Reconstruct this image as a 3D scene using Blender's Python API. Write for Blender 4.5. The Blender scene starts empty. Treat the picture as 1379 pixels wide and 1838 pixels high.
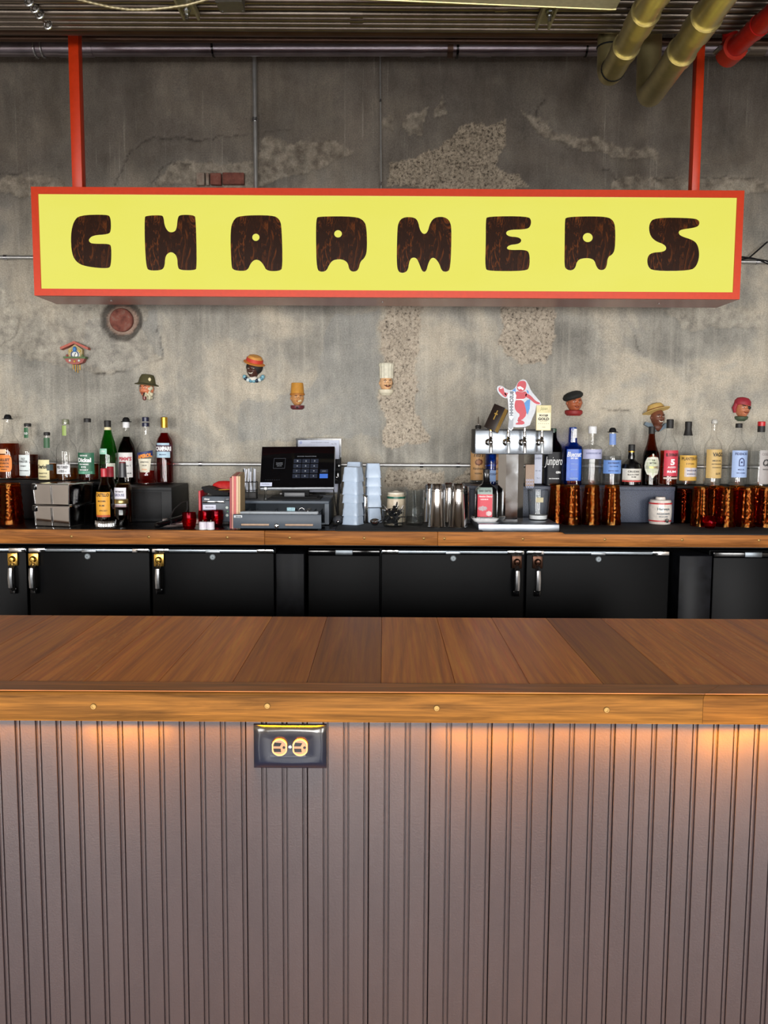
import bpy, bmesh, math, random
import numpy as np
from mathutils import Vector, Matrix, Euler
from mathutils.geometry import tessellate_polygon
random.seed(7)
PI = math.pi
SC = bpy.context.scene
COL = SC.collection

# ------------------------------------------------------------------ camera
F, CX, CY = 1500.0, 689.5, 919.0            # focal length and centre in pixels of the 1379 x 1838 frame
PITCH, ROLL = math.radians(5.48), math.radians(0.31)
EYE = Vector((0, 0, 1.53))
cam_d = bpy.data.cameras.new('camera')
cam_d.sensor_fit = 'VERTICAL'; cam_d.sensor_height = 36.0
cam_d.lens = F / 1838 * 36.0
cam_d.clip_start = 0.05
cam = bpy.data.objects.new('camera', cam_d); COL.objects.link(cam)
cam.matrix_world = Matrix.Translation(EYE) @ Matrix.Rotation(PI/2 - PITCH, 4, 'X') @ Matrix.Rotation(ROLL, 4, 'Z')
SC.camera = cam

# ------------------------------------------------------------------ world, lamps, exposure
SC.view_settings.view_transform = 'Standard'
SC.view_settings.look = 'None'
SC.view_settings.exposure = 0.0
SC.view_settings.gamma = 1.0
SC.view_settings.use_curve_mapping = False
w = bpy.data.worlds.new('sky'); SC.world = w; w.use_nodes = True
w.node_tree.nodes['Background'].inputs[0].default_value = (0.78, 0.88, 1.0, 1)
w.node_tree.nodes['Background'].inputs[1].default_value = 1.5
SC.cycles.max_bounces = 12
SC.cycles.transmission_bounces = 12
SC.cycles.transparent_max_bounces = 40
SC.cycles.glossy_bounces = 5
SC.cycles.diffuse_bounces = 3
SC.cycles.caustics_reflective = False
SC.cycles.caustics_refractive = False
SC.cycles.sample_clamp_indirect = 6.0

def area(name, loc, rot, sx, sy, power, color):
    l = bpy.data.lights.new(name, 'AREA'); l.shape = 'RECTANGLE'; l.size = sx; l.size_y = sy
    l.energy = power; l.color = color
    o = bpy.data.objects.new(name, l); COL.objects.link(o); o.location = loc; o.rotation_euler = rot
    return o
# daylight entering the three shop windows behind the camera
for i, x in enumerate((-3.0, 0.0, 3.0)):
    area('window_daylight', (x, -4.42, 1.50), (PI/2, 0, 0), 1.9, 2.2, 350, (1.0, 0.98, 0.95))

# ------------------------------------------------------------------ pixel helpers (a point at a real depth)
def ray(px, py):
    u = (px - CX)/F; v = -(py - CY)/F
    c, s = math.cos(ROLL), math.sin(ROLL)
    u, v = u*c - v*s, u*s + v*c
    return Vector((u, math.cos(PITCH) + math.sin(PITCH)*v, -math.sin(PITCH) + math.cos(PITCH)*v))
def D(px, py, Y):                      # the point of depth Y seen at a pixel
    d = ray(px, py); return EYE + d*(Y/d.y)
def G(px, py, Z):                      # the point of height Z seen at a pixel
    d = ray(px, py); return EYE + d*((Z - EYE.z)/d.z)
def K(Y, z=1.2):                       # metres per pixel at a depth
    return (Y*math.cos(PITCH) - (z - 1.53)*math.sin(PITCH))/F

# ------------------------------------------------------------------ materials
def S(r, g, b):
    f = lambda c: (c/255/12.92) if c <= 10.3 else ((c/255 + 0.055)/1.055)**2.4
    return (f(r), f(g), f(b), 1)
class NT:
    def __init__(s, name):
        s.m = bpy.data.materials.new(name); s.m.use_nodes = True
        s.t = s.m.node_tree; s.t.nodes.clear()
        s.out = s.n('ShaderNodeOutputMaterial')
    def n(s, typ, **kw):
        nd = s.t.nodes.new(typ)
        for k, v in kw.items(): setattr(nd, k, v)
        return nd
    def l(s, a, b): s.t.links.new(a, b)
    def coords(s, kind='Object', scale=(1, 1, 1), loc=(0, 0, 0)):
        tc = s.n('ShaderNodeTexCoord'); mp = s.n('ShaderNodeMapping')
        mp.inputs['Scale'].default_value = scale; mp.inputs['Location'].default_value = loc
        s.l(tc.outputs[kind], mp.inputs[0]); return mp.outputs[0]
    def noise(s, vec, scale=5, detail=4, rough=0.55, dist=0):
        nd = s.n('ShaderNodeTexNoise'); s.l(vec, nd.inputs['Vector'])
        nd.inputs['Scale'].default_value = scale; nd.inputs['Detail'].default_value = detail
        nd.inputs['Roughness'].default_value = rough; nd.inputs['Distortion'].default_value = dist
        return nd.outputs['Fac']
    def ramp(s, fac, stops):
        r = s.n('ShaderNodeValToRGB'); e = r.color_ramp.elements
        while len(e) < len(stops): e.new(0.5)
        for el, (p, c) in zip(e, stops): el.position = p; el.color = c if len(c) == 4 else (*c, 1)
        s.l(fac, r.inputs[0]); return r.outputs[0]
    def mix(s, fac, a, b, blend='MIX'):
        m = s.n('ShaderNodeMix', data_type='RGBA', blend_type=blend)
        for sock, v in ((m.inputs[0], fac), (m.inputs[6], a), (m.inputs[7], b)):
            if isinstance(v, (int, float)): sock.default_value = v
            elif isinstance(v, (tuple, list)): sock.default_value = v
            else: s.l(v, sock)
        return m.outputs[2]
    def math(s, op, a, b=0.0):
        m = s.n('ShaderNodeMath', operation=op)
        for sock, v in ((m.inputs[0], a), (m.inputs[1], b)):
            if isinstance(v, (int, float)): sock.default_value = v
            else: s.l(v, sock)
        return m.outputs[0]
    def bump(s, h, strength=0.3, dist=0.002):
        b = s.n('ShaderNodeBump'); b.inputs['Strength'].default_value = strength
        b.inputs['Distance'].default_value = dist; s.l(h, b.inputs['Height']); return b.outputs[0]
    def pbr(s, color=None, rough=0.5, metal=0.0, normal=None, **kw):
        p = s.n('ShaderNodeBsdfPrincipled')
        for key, v in (('Base Color', color), ('Roughness', rough), ('Metallic', metal), ('Normal', normal)):
            if v is None: continue
            if isinstance(v, (int, float, tuple)): p.inputs[key].default_value = v
            else: s.l(v, p.inputs[key])
        for k, v in kw.items():
            sk = p.inputs[k.replace('_', ' ')]
            if isinstance(v, (int, float, tuple)): sk.default_value = v
            else: s.l(v, sk)
        s.l(p.outputs[0], s.out.inputs[0]); return p
CACHE = {}
def paint(c, rough=0.5, metal=0.0, var=0.12, scale=60, bump=0.05, **kw):
    """plain coat with a little procedural unevenness"""
    key = (c, rough, metal, var, scale, bump, tuple(sorted(kw.items())))
    if key in CACHE: return CACHE[key]
    n = NT('coat'); v = n.coords()
    f = n.noise(v, scale, 3)
    lo = tuple(x*(1-var) for x in c[:3]) + (1,); hi = tuple(min(1, x*(1+var)) for x in c[:3]) + (1,)
    col = n.ramp(f, [(0.3, lo), (0.7, hi)])
    rg = n.math('ADD', n.math('MULTIPLY', f, 0.1), max(0.0, rough - 0.05))
    n.pbr(col, rg, metal, n.bump(f, bump, 0.001) if bump else None, **kw)
    CACHE[key] = n.m; return n.m
def thin_glass(tint=(1, 1, 1), edge=(0.16, 0.19, 0.19), rough=0.02):
    n = NT('clear_glass')
    lw = n.n('ShaderNodeLayerWeight'); lw.inputs[0].default_value = 0.25
    tr = n.n('ShaderNodeBsdfTransparent'); gl = n.n('ShaderNodeBsdfGlossy'); gl.inputs['Roughness'].default_value = rough
    w_ = n.noise(n.coords(), 30, 2)
    n.l(n.bump(w_, 0.08, 0.002), gl.inputs['Normal'])
    n.l(n.mix(n.math('POWER', lw.outputs['Facing'], 2.2), (*tint, 1), (*edge, 1)), tr.inputs[0])
    fr = n.n('ShaderNodeFresnel'); fr.inputs[0].default_value = 1.5
    ms = n.n('ShaderNodeMixShader'); geo = n.n('ShaderNodeNewGeometry'); n.l(n.math('MULTIPLY', fr.outputs[0], n.math('SUBTRACT', 1.0, geo.outputs['Backfacing'])), ms.inputs[0]); n.l(tr.outputs[0], ms.inputs[1]); n.l(gl.outputs[0], ms.inputs[2])
    n.l(ms.outputs[0], n.out.inputs[0]); return n.m
def liquid(c, rough=0.03, ior=1.33):
    n = NT('spirit'); f = n.noise(n.coords(), 25, 2)
    g = n.n('ShaderNodeBsdfGlass'); g.inputs['IOR'].default_value = ior; g.inputs['Roughness'].default_value = rough
    cc = n.mix(f, (*c, 1), (*[x*0.85 for x in c], 1)); n.l(cc, g.inputs[0])
    tr = n.n('ShaderNodeBsdfTransparent'); n.l(cc, tr.inputs[0])
    ms = n.n('ShaderNodeMixShader'); ms.inputs[0].default_value = 0.45 if ior < 1.4 else 0.6
    n.l(tr.outputs[0], ms.inputs[1]); n.l(g.outputs[0], ms.inputs[2])
    n.l(ms.outputs[0], n.out.inputs[0]); return n.m

M = {}
M['black'] = paint(S(18, 19, 21), 0.35); M['matte_black'] = paint(S(20, 20, 22), 0.65, Specular_IOR_Level=0.2)
M['gloss_black'] = paint(S(10, 10, 12), 0.12)
M['white'] = paint(S(225, 226, 228), 0.5); M['cream'] = paint(S(226, 214, 170), 0.55)
M['chrome'] = paint((0.78, 0.79, 0.8, 1), 0.13, 1.0, 0.04); M['steel'] = paint((0.58, 0.60, 0.63, 1), 0.27, 1.0, 0.08, 30)
M['brass'] = paint(S(214, 170, 84), 0.28, 1.0); M['gold'] = paint(S(204, 160, 60), 0.35, 0.9)
M['red'] = paint(S(190, 30, 36), 0.4); M['dark_red'] = paint(S(120, 20, 30), 0.35)
M['ink'] = paint(S(28, 26, 26), 0.6); M['ink_white'] = paint(S(235, 235, 235), 0.6)
M['glass'] = thin_glass(); M['thick_glass'] = thin_glass((0.97, 0.98, 0.98), (0.04, 0.05, 0.05)); M['green_glass'] = thin_glass((0.10, 0.55, 0.10), (0.01, 0.12, 0.02))
M['olive_glass'] = thin_glass((0.10, 0.11, 0.03), (0.01, 0.015, 0.005))
M['blue_glass'] = thin_glass((0.03, 0.22, 0.72), (0.005, 0.03, 0.3))
M['navy_glass'] = thin_glass((0.02, 0.035, 0.10), (0.005, 0.005, 0.02))
M['brown_glass'] = thin_glass((0.35, 0.10, 0.03), (0.05, 0.015, 0.01))
M['bourbon'] = liquid((0.60, 0.20, 0.07)); M['whisky'] = liquid((0.80, 0.46, 0.15)); M['dark_rum'] = liquid((0.03, 0.01, 0.008))
M['aperitif'] = liquid((0.85, 0.10, 0.05)); M['bitter'] = liquid((0.62, 0.05, 0.06)); M['clear_spirit'] = liquid((0.93, 0.95, 0.96))
M['rosy_rum'] = liquid((0.72, 0.22, 0.08))
M['amber'] = liquid((0.80, 0.41, 0.12), 0.0, 1.5)
M['ruby'] = liquid((0.92, 0.10, 0.17), 0.02, 1.5)
M['smoke_glass'] = liquid((0.16, 0.17, 0.19), 0.02, 1.5)

# ------------------------------------------------------------------ mesh building
class MB:
    def __init__(s): s.v = []; s.f = []
    def add(s, v, f, mat=None):
        o = len(s.v)
        s.v += [tuple(mat @ Vector(p)) if mat is not None else tuple(p) for p in v]
        s.f += [tuple(i + o for i in q) for q in f]; return s
    def box(s, x0, x1, y0, y1, z0, z1, bev=0.0, seg=2, mat=None):
        bm = bmesh.new()
        bmesh.ops.create_cube(bm, size=1.0)
        for v in bm.verts:
            v.co = Vector((x0 + (v.co.x+.5)*(x1-x0), y0 + (v.co.y+.5)*(y1-y0), z0 + (v.co.z+.5)*(z1-z0)))
        if bev > 0:
            bev = min(bev, 0.49*min(abs(x1-x0), abs(y1-y0), abs(z1-z0)))
            bmesh.ops.bevel(bm, geom=list(bm.edges), offset=bev, segments=seg, affect='EDGES', profile=0.5)
        bm.verts.index_update()
        v = [tuple(a.co) for a in bm.verts]; f = [tuple(a.index for a in q.verts) for q in bm.faces]; bm.free()
        return s.add(v, f, mat)
    def lathe(s, prof, seg=28, sq=2.0, flute=None, mat=None, close=False):
        """prof = [(r, z)...] bottom to top; sq > 2 squares the plan"""
        v = []; f = []
        for r, z in prof:
            for k in range(seg):
                a = 2*PI*k/seg
                q = (abs(math.cos(a))**sq + abs(math.sin(a))**sq)**(-1/sq) if sq != 2 else 1
                if flute: q *= flute(a, z)
                v.append((r*q*math.cos(a), r*q*math.sin(a), z))
        for j in range(len(prof)-1):
            for k in range(seg):
                k2 = (k+1) % seg
                f.append((j*seg+k, j*seg+k2, (j+1)*seg+k2, (j+1)*seg+k))
        if close:
            j = len(prof)-1
            for k in range(seg):
                k2 = (k+1) % seg; f.append((j*seg+k, j*seg+k2, k2, k))
        else:
            if prof[0][0] > 1e-6: f.append(tuple(range(seg-1, -1, -1)))
            if prof[-1][0] > 1e-6: f.append(tuple((len(prof)-1)*seg + k for k in range(seg)))
        return s.add(v, f, mat)
    def tube(s, pts, r, seg=12, cap=True):
        pts = [Vector(p) for p in pts]; n = len(pts); rs = r if isinstance(r, (list, tuple)) else [r]*n
        v = []; f = []; up = None
        for i, p in enumerate(pts):
            t = (pts[min(i+1, n-1)] - pts[max(i-1, 0)]).normalized()
            if up is None:
                up = Vector((0, 0, 1)) if abs(t.z) < 0.9 else Vector((0, 1, 0))
            a = t.cross(up).normalized(); b = a.cross(t).normalized(); up = b
            for k in range(seg):
                th = 2*PI*k/seg
                v.append(tuple(p + (a*math.cos(th) + b*math.sin(th))*rs[i]))
        for i in range(n-1):
            for k in range(seg):
                k2 = (k+1) % seg; f.append((i*seg+k, i*seg+k2, (i+1)*seg+k2, (i+1)*seg+k))
        if cap: f.append(tuple(range(seg-1, -1, -1))); f.append(tuple((n-1)*seg + k for k in range(seg)))
        return s.add(v, f)
    def ball(s, c, r, seg=16, ring=10):
        r = (r, r, r) if isinstance(r, (int, float)) else r
        v = []; f = []
        for j in range(ring+1):
            ph = PI*j/ring
            for k in range(seg):
                a = 2*PI*k/seg
                v.append((c[0]+r[0]*math.sin(ph)*math.cos(a), c[1]+r[1]*math.sin(ph)*math.sin(a), c[2]-r[2]*math.cos(ph)))
        for j in range(ring):
            for k in range(seg):
                k2 = (k+1) % seg; f.append((j*seg+k, j*seg+k2, (j+1)*seg+k2, (j+1)*seg+k))
        return s.add(v, f)
    def torus(s, c, R, r, axis='Z', seg=24, sub=8, arc=1.0):
        pts = []
        for k in range(seg+1):
            a = 2*PI*arc*k/seg
            x, y = R*math.cos(a), R*math.sin(a)
            pts.append({'Z': (c[0]+x, c[1]+y, c[2]), 'Y': (c[0]+x, c[1], c[2]+y), 'X': (c[0], c[1]+x, c[2]+y)}[axis])
        return s.tube(pts, r, sub, cap=arc < 1)
    def shape(s, loops, y0, y1, mat=None):
        """flat outline loops [(x, z)...] (holes after the first) given thickness from y0 (front) to y1"""
        flat = [p for lp in loops for p in lp]; n = len(flat)
        tri = tessellate_polygon([[Vector((x, z, 0)) for x, z in lp] for lp in loops])
        v = [(x, y0, z) for x, z in flat] + [(x, y1, z) for x, z in flat]
        f = []
        for t in tri:
            a, b, c = t
            (x1, z1), (x2, z2), (x3, z3) = flat[a], flat[b], flat[c]
            if (x2-x1)*(z3-z1) - (x3-x1)*(z2-z1) < 0: a, b, c = c, b, a
            f.append((a, b, c)); f.append((c+n, b+n, a+n))
        o = 0
        for lp in loops:
            k = len(lp)
            for i in range(k):
                f.append((o+i, o+i+n, o+(i+1) % k+n, o+(i+1) % k))
            o += k
        return s.add(v, f, mat)
    def build(s, name, mat, parent=None, loc=None, rot=None, smooth=True, angle=35):
        me = bpy.data.meshes.new(name); me.from_pydata(s.v, [], s.f)
        bm = bmesh.new(); bm.from_mesh(me); bmesh.ops.recalc_face_normals(bm, faces=bm.faces); bm.to_mesh(me); bm.free()
        if mat is not None: me.materials.append(M[mat] if isinstance(mat, str) else mat)
        if smooth:
            me.polygons.foreach_set('use_smooth', [True]*len(me.polygons))
            me.set_sharp_from_angle(angle=math.radians(angle))
        o = bpy.data.objects.new(name, me); COL.objects.link(o)
        if parent is not None: o.parent = parent
        if loc is not None: o.location = loc
        if rot is not None: o.rotation_euler = rot
        return o
def tag(o, label=None, cat=None, group=None, kind=None):
    if label: o['label'] = label
    if cat: o['category'] = cat
    if group: o['group'] = group
    if kind: o['kind'] = kind
    return o
def thing(name, label, cat, loc, rz=0, group=None):
    o = bpy.data.objects.new(name, None); COL.objects.link(o); o.empty_display_size = 0.02
    o.location = loc; o.rotation_euler = (0, 0, rz)
    return tag(o, label, cat, group)
def kids(o): return list(o.children)
def dup(o, loc=None, rz=None, label=None, parent=None):
    c = o.copy(); COL.objects.link(c)
    if parent is not None: c.parent = parent
    if loc is not None: c.location = loc
    if rz is not None: c.rotation_euler = (0, 0, rz)
    if label: c['label'] = label
    for ch in kids(o): dup(ch, parent=c)
    return c
def struct(o): o['kind'] = 'structure'; return o
def chaikin(p, n=2):
    for _ in range(n):
        q = []
        for i in range(len(p)):
            a, b = p[i], p[(i+1) % len(p)]
            q += [(a[0]*.75+b[0]*.25, a[1]*.75+b[1]*.25), (a[0]*.25+b[0]*.75, a[1]*.25+b[1]*.75)]
        p = q
    return p
def circle(cx, cz, r, n=20, rz=None): return [(cx + r*math.cos(2*PI*k/n), cz + (rz or r)*math.sin(2*PI*k/n)) for k in range(n)]

_txt = {}
def glyphs(body, bold=0.0, shear=0.0, res=2):
    key = (body, bold, shear)
    if key in _txt: return _txt[key]
    cu = bpy.data.curves.new('lettering', 'FONT'); cu.body = body; cu.resolution_u = res; cu.offset = bold; cu.shear = shear
    o = bpy.data.objects.new('lettering', cu); COL.objects.link(o)
    dg = bpy.context.evaluated_depsgraph_get(); me = o.evaluated_get(dg).to_mesh()
    v = [tuple(p.co) for p in me.vertices]; f = [tuple(p.vertices) for p in me.polygons]
    o.evaluated_get(dg).to_mesh_clear(); bpy.data.objects.remove(o); bpy.data.curves.remove(cu)
    if v:
        x0 = min(p[0] for p in v); x1 = max(p[0] for p in v); y0 = min(p[1] for p in v); y1 = max(p[1] for p in v)
        v = [((p[0]-x0)/(x1-x0)-.5, (p[1]-y0)/(y1-y0)-.5) for p in v]
    _txt[key] = (v, f); return v, f
def text_flat(mb, body, xc, y, zc, wd, ht, bold=0.02, shear=0.0, mat=None):
    """lettering in the XZ plane facing -Y"""
    v, f = glyphs(body, bold, shear)
    return mb.add([(xc + a*wd, y, zc + b*ht) for a, b in v], f, mat)

# ================================================================== SETTING
def vnoise(x, y, seed):
    xi = np.floor(x).astype(np.int64); yi = np.floor(y).astype(np.int64); xf = x-xi; yf = y-yi
    def h(a, b):
        n = (a*374761393 + b*668265263 + seed*974634541) & 0xffffffff
        n = ((n ^ (n >> 13))*1274126177) & 0xffffffff
        return ((n ^ (n >> 16)) & 0xffff)/65535.0
    u = xf*xf*(3-2*xf); v = yf*yf*(3-2*yf)
    return (h(xi, yi)*(1-u)+h(xi+1, yi)*u)*(1-v) + (h(xi, yi+1)*(1-u)+h(xi+1, yi+1)*u)*v
def fbm(x, y, sc, octv=4, seed=1):
    t = 0; a = 0.5; tot = 0
    for i in range(octv):
        t = t + a*vnoise(x*sc, y*sc, seed+i*17); tot += a; a *= 0.55; sc *= 2.03
    return t/tot
WY = 4.0                                # depth of the concrete wall behind the bar
def wpx(p): q = D(p[0], p[1], WY); return (q.x, q.z)
def inside(poly, X, Z):
    r = np.zeros(X.shape, bool); n = len(poly)
    for i in range(n):
        x1, z1 = poly[i]; x2, z2 = poly[(i+1) % n]
        if z1 == z2: continue
        c = ((z1 > Z) != (z2 > Z)) & (X < (x2-x1)*(Z-z1)/(z2-z1) + x1)
        r ^= c
    return r
def seg_dist(pl, X, Z):
    d = np.full(X.shape, 9.0)
    for (x1, z1), (x2, z2) in zip(pl[:-1], pl[1:]):
        dx, dz = x2-x1, z2-z1; L = dx*dx+dz*dz
        t = np.clip(((X-x1)*dx+(Z-z1)*dz)/L, 0, 1)
        d = np.minimum(d, np.hypot(X-x1-t*dx, Z-z1-t*dz))
    return d
def concrete_wall():
    xs = np.concatenate([[-4.5, -3.2], np.arange(-2.3, 2.3001, 0.0085), [3.2, 4.5]])
    zs = np.concatenate([[0.0, 0.6], np.arange(1.0, 3.45, 0.0085), [3.6]])
    X, Z = np.meshgrid(xs, zs)
    wob = 0.03
    Xw = X + (fbm(X, Z, 9, 4, 3)-.5)*wob*3; Zw = Z + (fbm(X, Z, 9, 4, 8)-.5)*wob*3
    P = lambda pts: inside([wpx(p) for p in pts], Xw, Zw)
    # places where the render has fallen off and the pebbly concrete shows
    agg = P([(686, 338), (698, 300), (750, 288), (792, 262), (826, 224), (872, 222), (906, 206), (908, 255), (892, 292), (930, 312), (950, 345)])
    agg |= P([(690, 540), (752, 540), (750, 640), (744, 700), (752, 760), (775, 800), (690, 800), (684, 700)])
    agg |= P([(700, 838), (790, 842), (800, 870), (745, 885), (690, 868)]) | P([(820, 850), (845, 835), (845, 880), (800, 885)])
    agg |= P([(900, 545), (985, 550), (1002, 610), (990, 655), (930, 662), (900, 620)])
    # thin skim coat chipped away: shallower steps
    chip = P([(270, 335), (300, 300), (345, 290), (445, 300), (470, 250), (600, 250), (640, 270), (610, 290), (560, 310), (450, 338)])
    chip |= P([(0, 330), (60, 318), (120, 322), (125, 345), (0, 360)]) | P([(940, 190), (965, 215), (1010, 240), (1080, 250), (1180, 280), (1178, 296), (1100, 285), (1040, 270), (960, 235)])
    chip |= P([(690, 215), (712, 205), (716, 238), (696, 240)]) | P([(730, 205), (765, 190), (758, 240), (730, 238)]) | P([(790, 170), (800, 195), (775, 215)])
    chip |= P([(1090, 330), (1140, 318), (1230, 325), (1330, 318), (1379, 335), (1379, 350), (1090, 350)])
    chip |= P([(0, 520), (60, 545), (130, 540), (270, 548), (262, 600), (285, 645), (200, 665), (130, 668), (60, 640), (0, 640)])
    chip |= P([(1190, 560), (1300, 548), (1379, 560), (1379, 600), (1220, 585)])
    grey = P([(150, 575), (285, 560), (300, 640), (230, 660), (160, 655)]) | P([(430, 730), (560, 700), (600, 560), (680, 560), (680, 780), (430, 790)])
    cracks = [[(272, 330), (290, 305), (305, 292), (340, 296)], [(283, 585), (288, 615), (293, 643), (240, 660), (226, 668), (170, 672)],
              [(1000, 250), (1030, 270)], [(1085, 300), (1100, 315), (1112, 322)], [(0, 312), (40, 308), (110, 320)], [(205, 332), (235, 270), (280, 245), (360, 252), (440, 240), (520, 232)], [(980, 175), (960, 200), (968, 222), (1020, 250), (1060, 262)], [(1175, 318), (1260, 322), (1330, 316), (1379, 330)], [(1140, 605), (1150, 630), (1160, 640)],
              [(940, 470), (900, 560)], [(40, 560), (25, 600), (0, 620)], [(1030, 720), (1075, 735), (1130, 738)]]
    crack = np.full(X.shape, 9.0)
    for c in cracks: crack = np.minimum(crack, seg_dist([wpx(p) for p in c], X + (fbm(X, Z, 30, 3, 4)-.5)*0.03, Z + (fbm(X, Z, 30, 3, 5)-.5)*0.03))
    cm = np.clip(1-crack/0.0055, 0, 1)*np.clip(fbm(X, Z, 6, 3, 51)*2.6-0.6, 0, 1)
    hx, hz = wpx((217, 574)); hr = np.hypot(X-hx, (Z-hz)) + (fbm(X, Z, 20, 3, 11)-.5)*0.02
    ring = np.exp(-((hr-0.082)/0.013)**4)
    bx0, bz1 = wpx((352, 306)); bx1, bz0 = wpx((440, 336))
    bricks = (X > bx0) & (X < bx1) & (Z > bz0) & (Z < bz1)
    Y = np.full(X.shape, WY)
    Y += (fbm(X, Z, 3, 4, 21)-.5)*0.004 + (fbm(X, Z, 16, 4, 77)-.5)*0.004
    peb = fbm(X, Z, 55, 3, 31)
    Y += np.where(agg, 0.006 + (peb-.5)*0.030, 0) + np.where(chip & ~agg, 0.006 + (fbm(X, Z, 25, 3, 9)-.5)*0.008, 0)
    Y += cm*0.009 + ring*0.012 + np.where(bricks, 0.022, 0) + np.where(hr < 0.072, 0.014, 0)
    grime_shade = np.clip((Z-2.2)/0.6 + (fbm(X, Z, 2.2, 4, 41)-.5)*0.8, 0, 1)      # grime plus the upper wall's shade, both put into the colour
    mask = np.stack([agg*1.0, chip*1.0, np.clip(np.maximum(cm, ring*1.25), 0, 1), np.ones(X.shape)], -1)
    mask2 = np.stack([grime_shade, grey*1.0, (hr < 0.075)*1.0, np.ones(X.shape)], -1)
    nz, nx = X.shape
    co = np.stack([X, Y, Z], -1).reshape(-1, 3)
    i = np.arange(nz*nx).reshape(nz, nx)
    q = np.stack([i[:-1, :-1], i[:-1, 1:], i[1:, 1:], i[1:, :-1]], -1).reshape(-1, 4)
    me = bpy.data.meshes.new('wall_back')
    me.vertices.add(len(co)); me.vertices.foreach_set('co', co.ravel())
    me.loops.add(q.size); me.loops.foreach_set('vertex_index', q.ravel().astype(np.int32))
    me.polygons.add(len(q)); me.polygons.foreach_set('loop_start', np.arange(0, q.size, 4, dtype=np.int32))
    me.polygons.foreach_set('loop_total', np.full(len(q), 4, np.int32))
    me.polygons.foreach_set('use_smooth', np.ones(len(q), bool))
    me.update(calc_edges=True)
    for nm, mk in (('surface', mask), ('soil_shade', mask2)):
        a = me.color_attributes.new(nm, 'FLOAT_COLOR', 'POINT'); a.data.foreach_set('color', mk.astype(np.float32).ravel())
    n = NT('old_concrete'); v = n.coords()
    at = n.n('ShaderNodeVertexColor', layer_name='surface'); at2 = n.n('ShaderNodeVertexColor', layer_name='soil_shade')
    sp = n.n('ShaderNodeSeparateColor'); n.l(at.outputs[0], sp.inputs[0]); sp2 = n.n('ShaderNodeSeparateColor'); n.l(at2.outputs[0], sp2.inputs[0])
    big = n.noise(n.coords(scale=(1, 1, 1)), 2.3, 6, 0.6, 0.4)
    c = n.ramp(big, [(0.3, S(116, 114, 108)), (0.46, S(150, 147, 138)), (0.6, S(184, 175, 158)), (0.75, S(146, 148, 145))])
    streak = n.noise(n.coords(scale=(26, 1, 0.9)), 1.0, 5, 0.6)
    c = n.mix(n.math('MULTIPLY', n.ramp(streak, [(0.5, (0, 0, 0)), (0.72, (1, 1, 1))]), 0.35), c, S(196, 190, 176))
    st2 = n.noise(n.coords(scale=(9, 1, 0.5), loc=(3, 0, 1)), 1.0, 5, 0.6)
    c = n.mix(n.math('MULTIPLY', n.ramp(st2, [(0.55, (0, 0, 0)), (0.75, (1, 1, 1))]), 0.4), c, S(96, 88, 78))
    c = n.mix(n.math('MULTIPLY', sp2.outputs[1], 0.45), c, S(138, 140, 138))
    c = n.mix(n.math('MULTIPLY', sp.outputs[1], n.math('ADD', 0.3, n.math('MULTIPLY', sp2.outputs[0], 0.5))), c, n.ramp(n.noise(v, 26, 4), [(0.35, S(112, 102, 90)), (0.5, S(176, 166, 148)), (0.68, S(208, 200, 182))]))
    peb = n.noise(v, 78, 4, 0.75)
    c = n.mix(n.math('MULTIPLY', sp.outputs[0], 0.95), c, n.ramp(peb, [(0.35, S(74, 66, 58)), (0.44, S(156, 145, 130)), (0.6, S(184, 173, 156)), (0.72, S(138, 127, 116))]))
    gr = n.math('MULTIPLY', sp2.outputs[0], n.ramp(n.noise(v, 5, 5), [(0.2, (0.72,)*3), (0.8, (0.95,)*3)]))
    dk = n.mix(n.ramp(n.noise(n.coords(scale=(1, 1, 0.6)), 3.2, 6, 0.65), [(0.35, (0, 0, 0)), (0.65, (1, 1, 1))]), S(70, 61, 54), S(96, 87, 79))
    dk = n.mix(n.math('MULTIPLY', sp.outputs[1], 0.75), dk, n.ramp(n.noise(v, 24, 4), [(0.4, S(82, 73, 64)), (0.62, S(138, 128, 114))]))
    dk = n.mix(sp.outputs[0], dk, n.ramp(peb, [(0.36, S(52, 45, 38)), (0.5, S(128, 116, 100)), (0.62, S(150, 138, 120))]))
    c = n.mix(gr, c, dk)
    st3 = n.noise(n.coords(scale=(60, 1, 1.6), loc=(1, 0, 7)), 1.0, 4, 0.6)
    c = n.mix(n.math('MULTIPLY', n.ramp(st3, [(0.60, (0, 0, 0)), (0.70, (1, 1, 1))]), n.math('MULTIPLY', n.ramp(n.noise(v, 2.1, 3), [(0.45, (0, 0, 0)), (0.6, (1, 1, 1))]), 0.28)), c, S(190, 184, 172))
    c = n.mix(sp2.outputs[2], c, S(150, 128, 114))
    c = n.mix(n.math('MULTIPLY', sp.outputs[2], 0.8), c, S(52, 46, 42))
    fine = n.noise(v, 170, 3, 0.7)
    c = n.mix(0.45, c, n.ramp(fine, [(0.3, (0.22,)*3), (0.7, (0.78,)*3)]), 'OVERLAY')
    c = n.mix(0.5, c, n.ramp(n.noise(n.coords(scale=(1, 1, 0.45)), 14, 7, 0.7, 0.3), [(0.3, (0.33,)*3), (0.7, (0.68,)*3)]), 'OVERLAY')
    pit = n.ramp(n.noise(v, 60, 2), [(0.20, (0, 0, 0)), (0.26, (1, 1, 1))])
    c = n.mix(0.7, c, pit, 'MULTIPLY')
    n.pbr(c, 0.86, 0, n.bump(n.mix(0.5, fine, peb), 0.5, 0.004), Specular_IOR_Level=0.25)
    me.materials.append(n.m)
    wall = struct(bpy.data.objects.new('wall_back', me)); COL.objects.link(wall)
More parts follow.
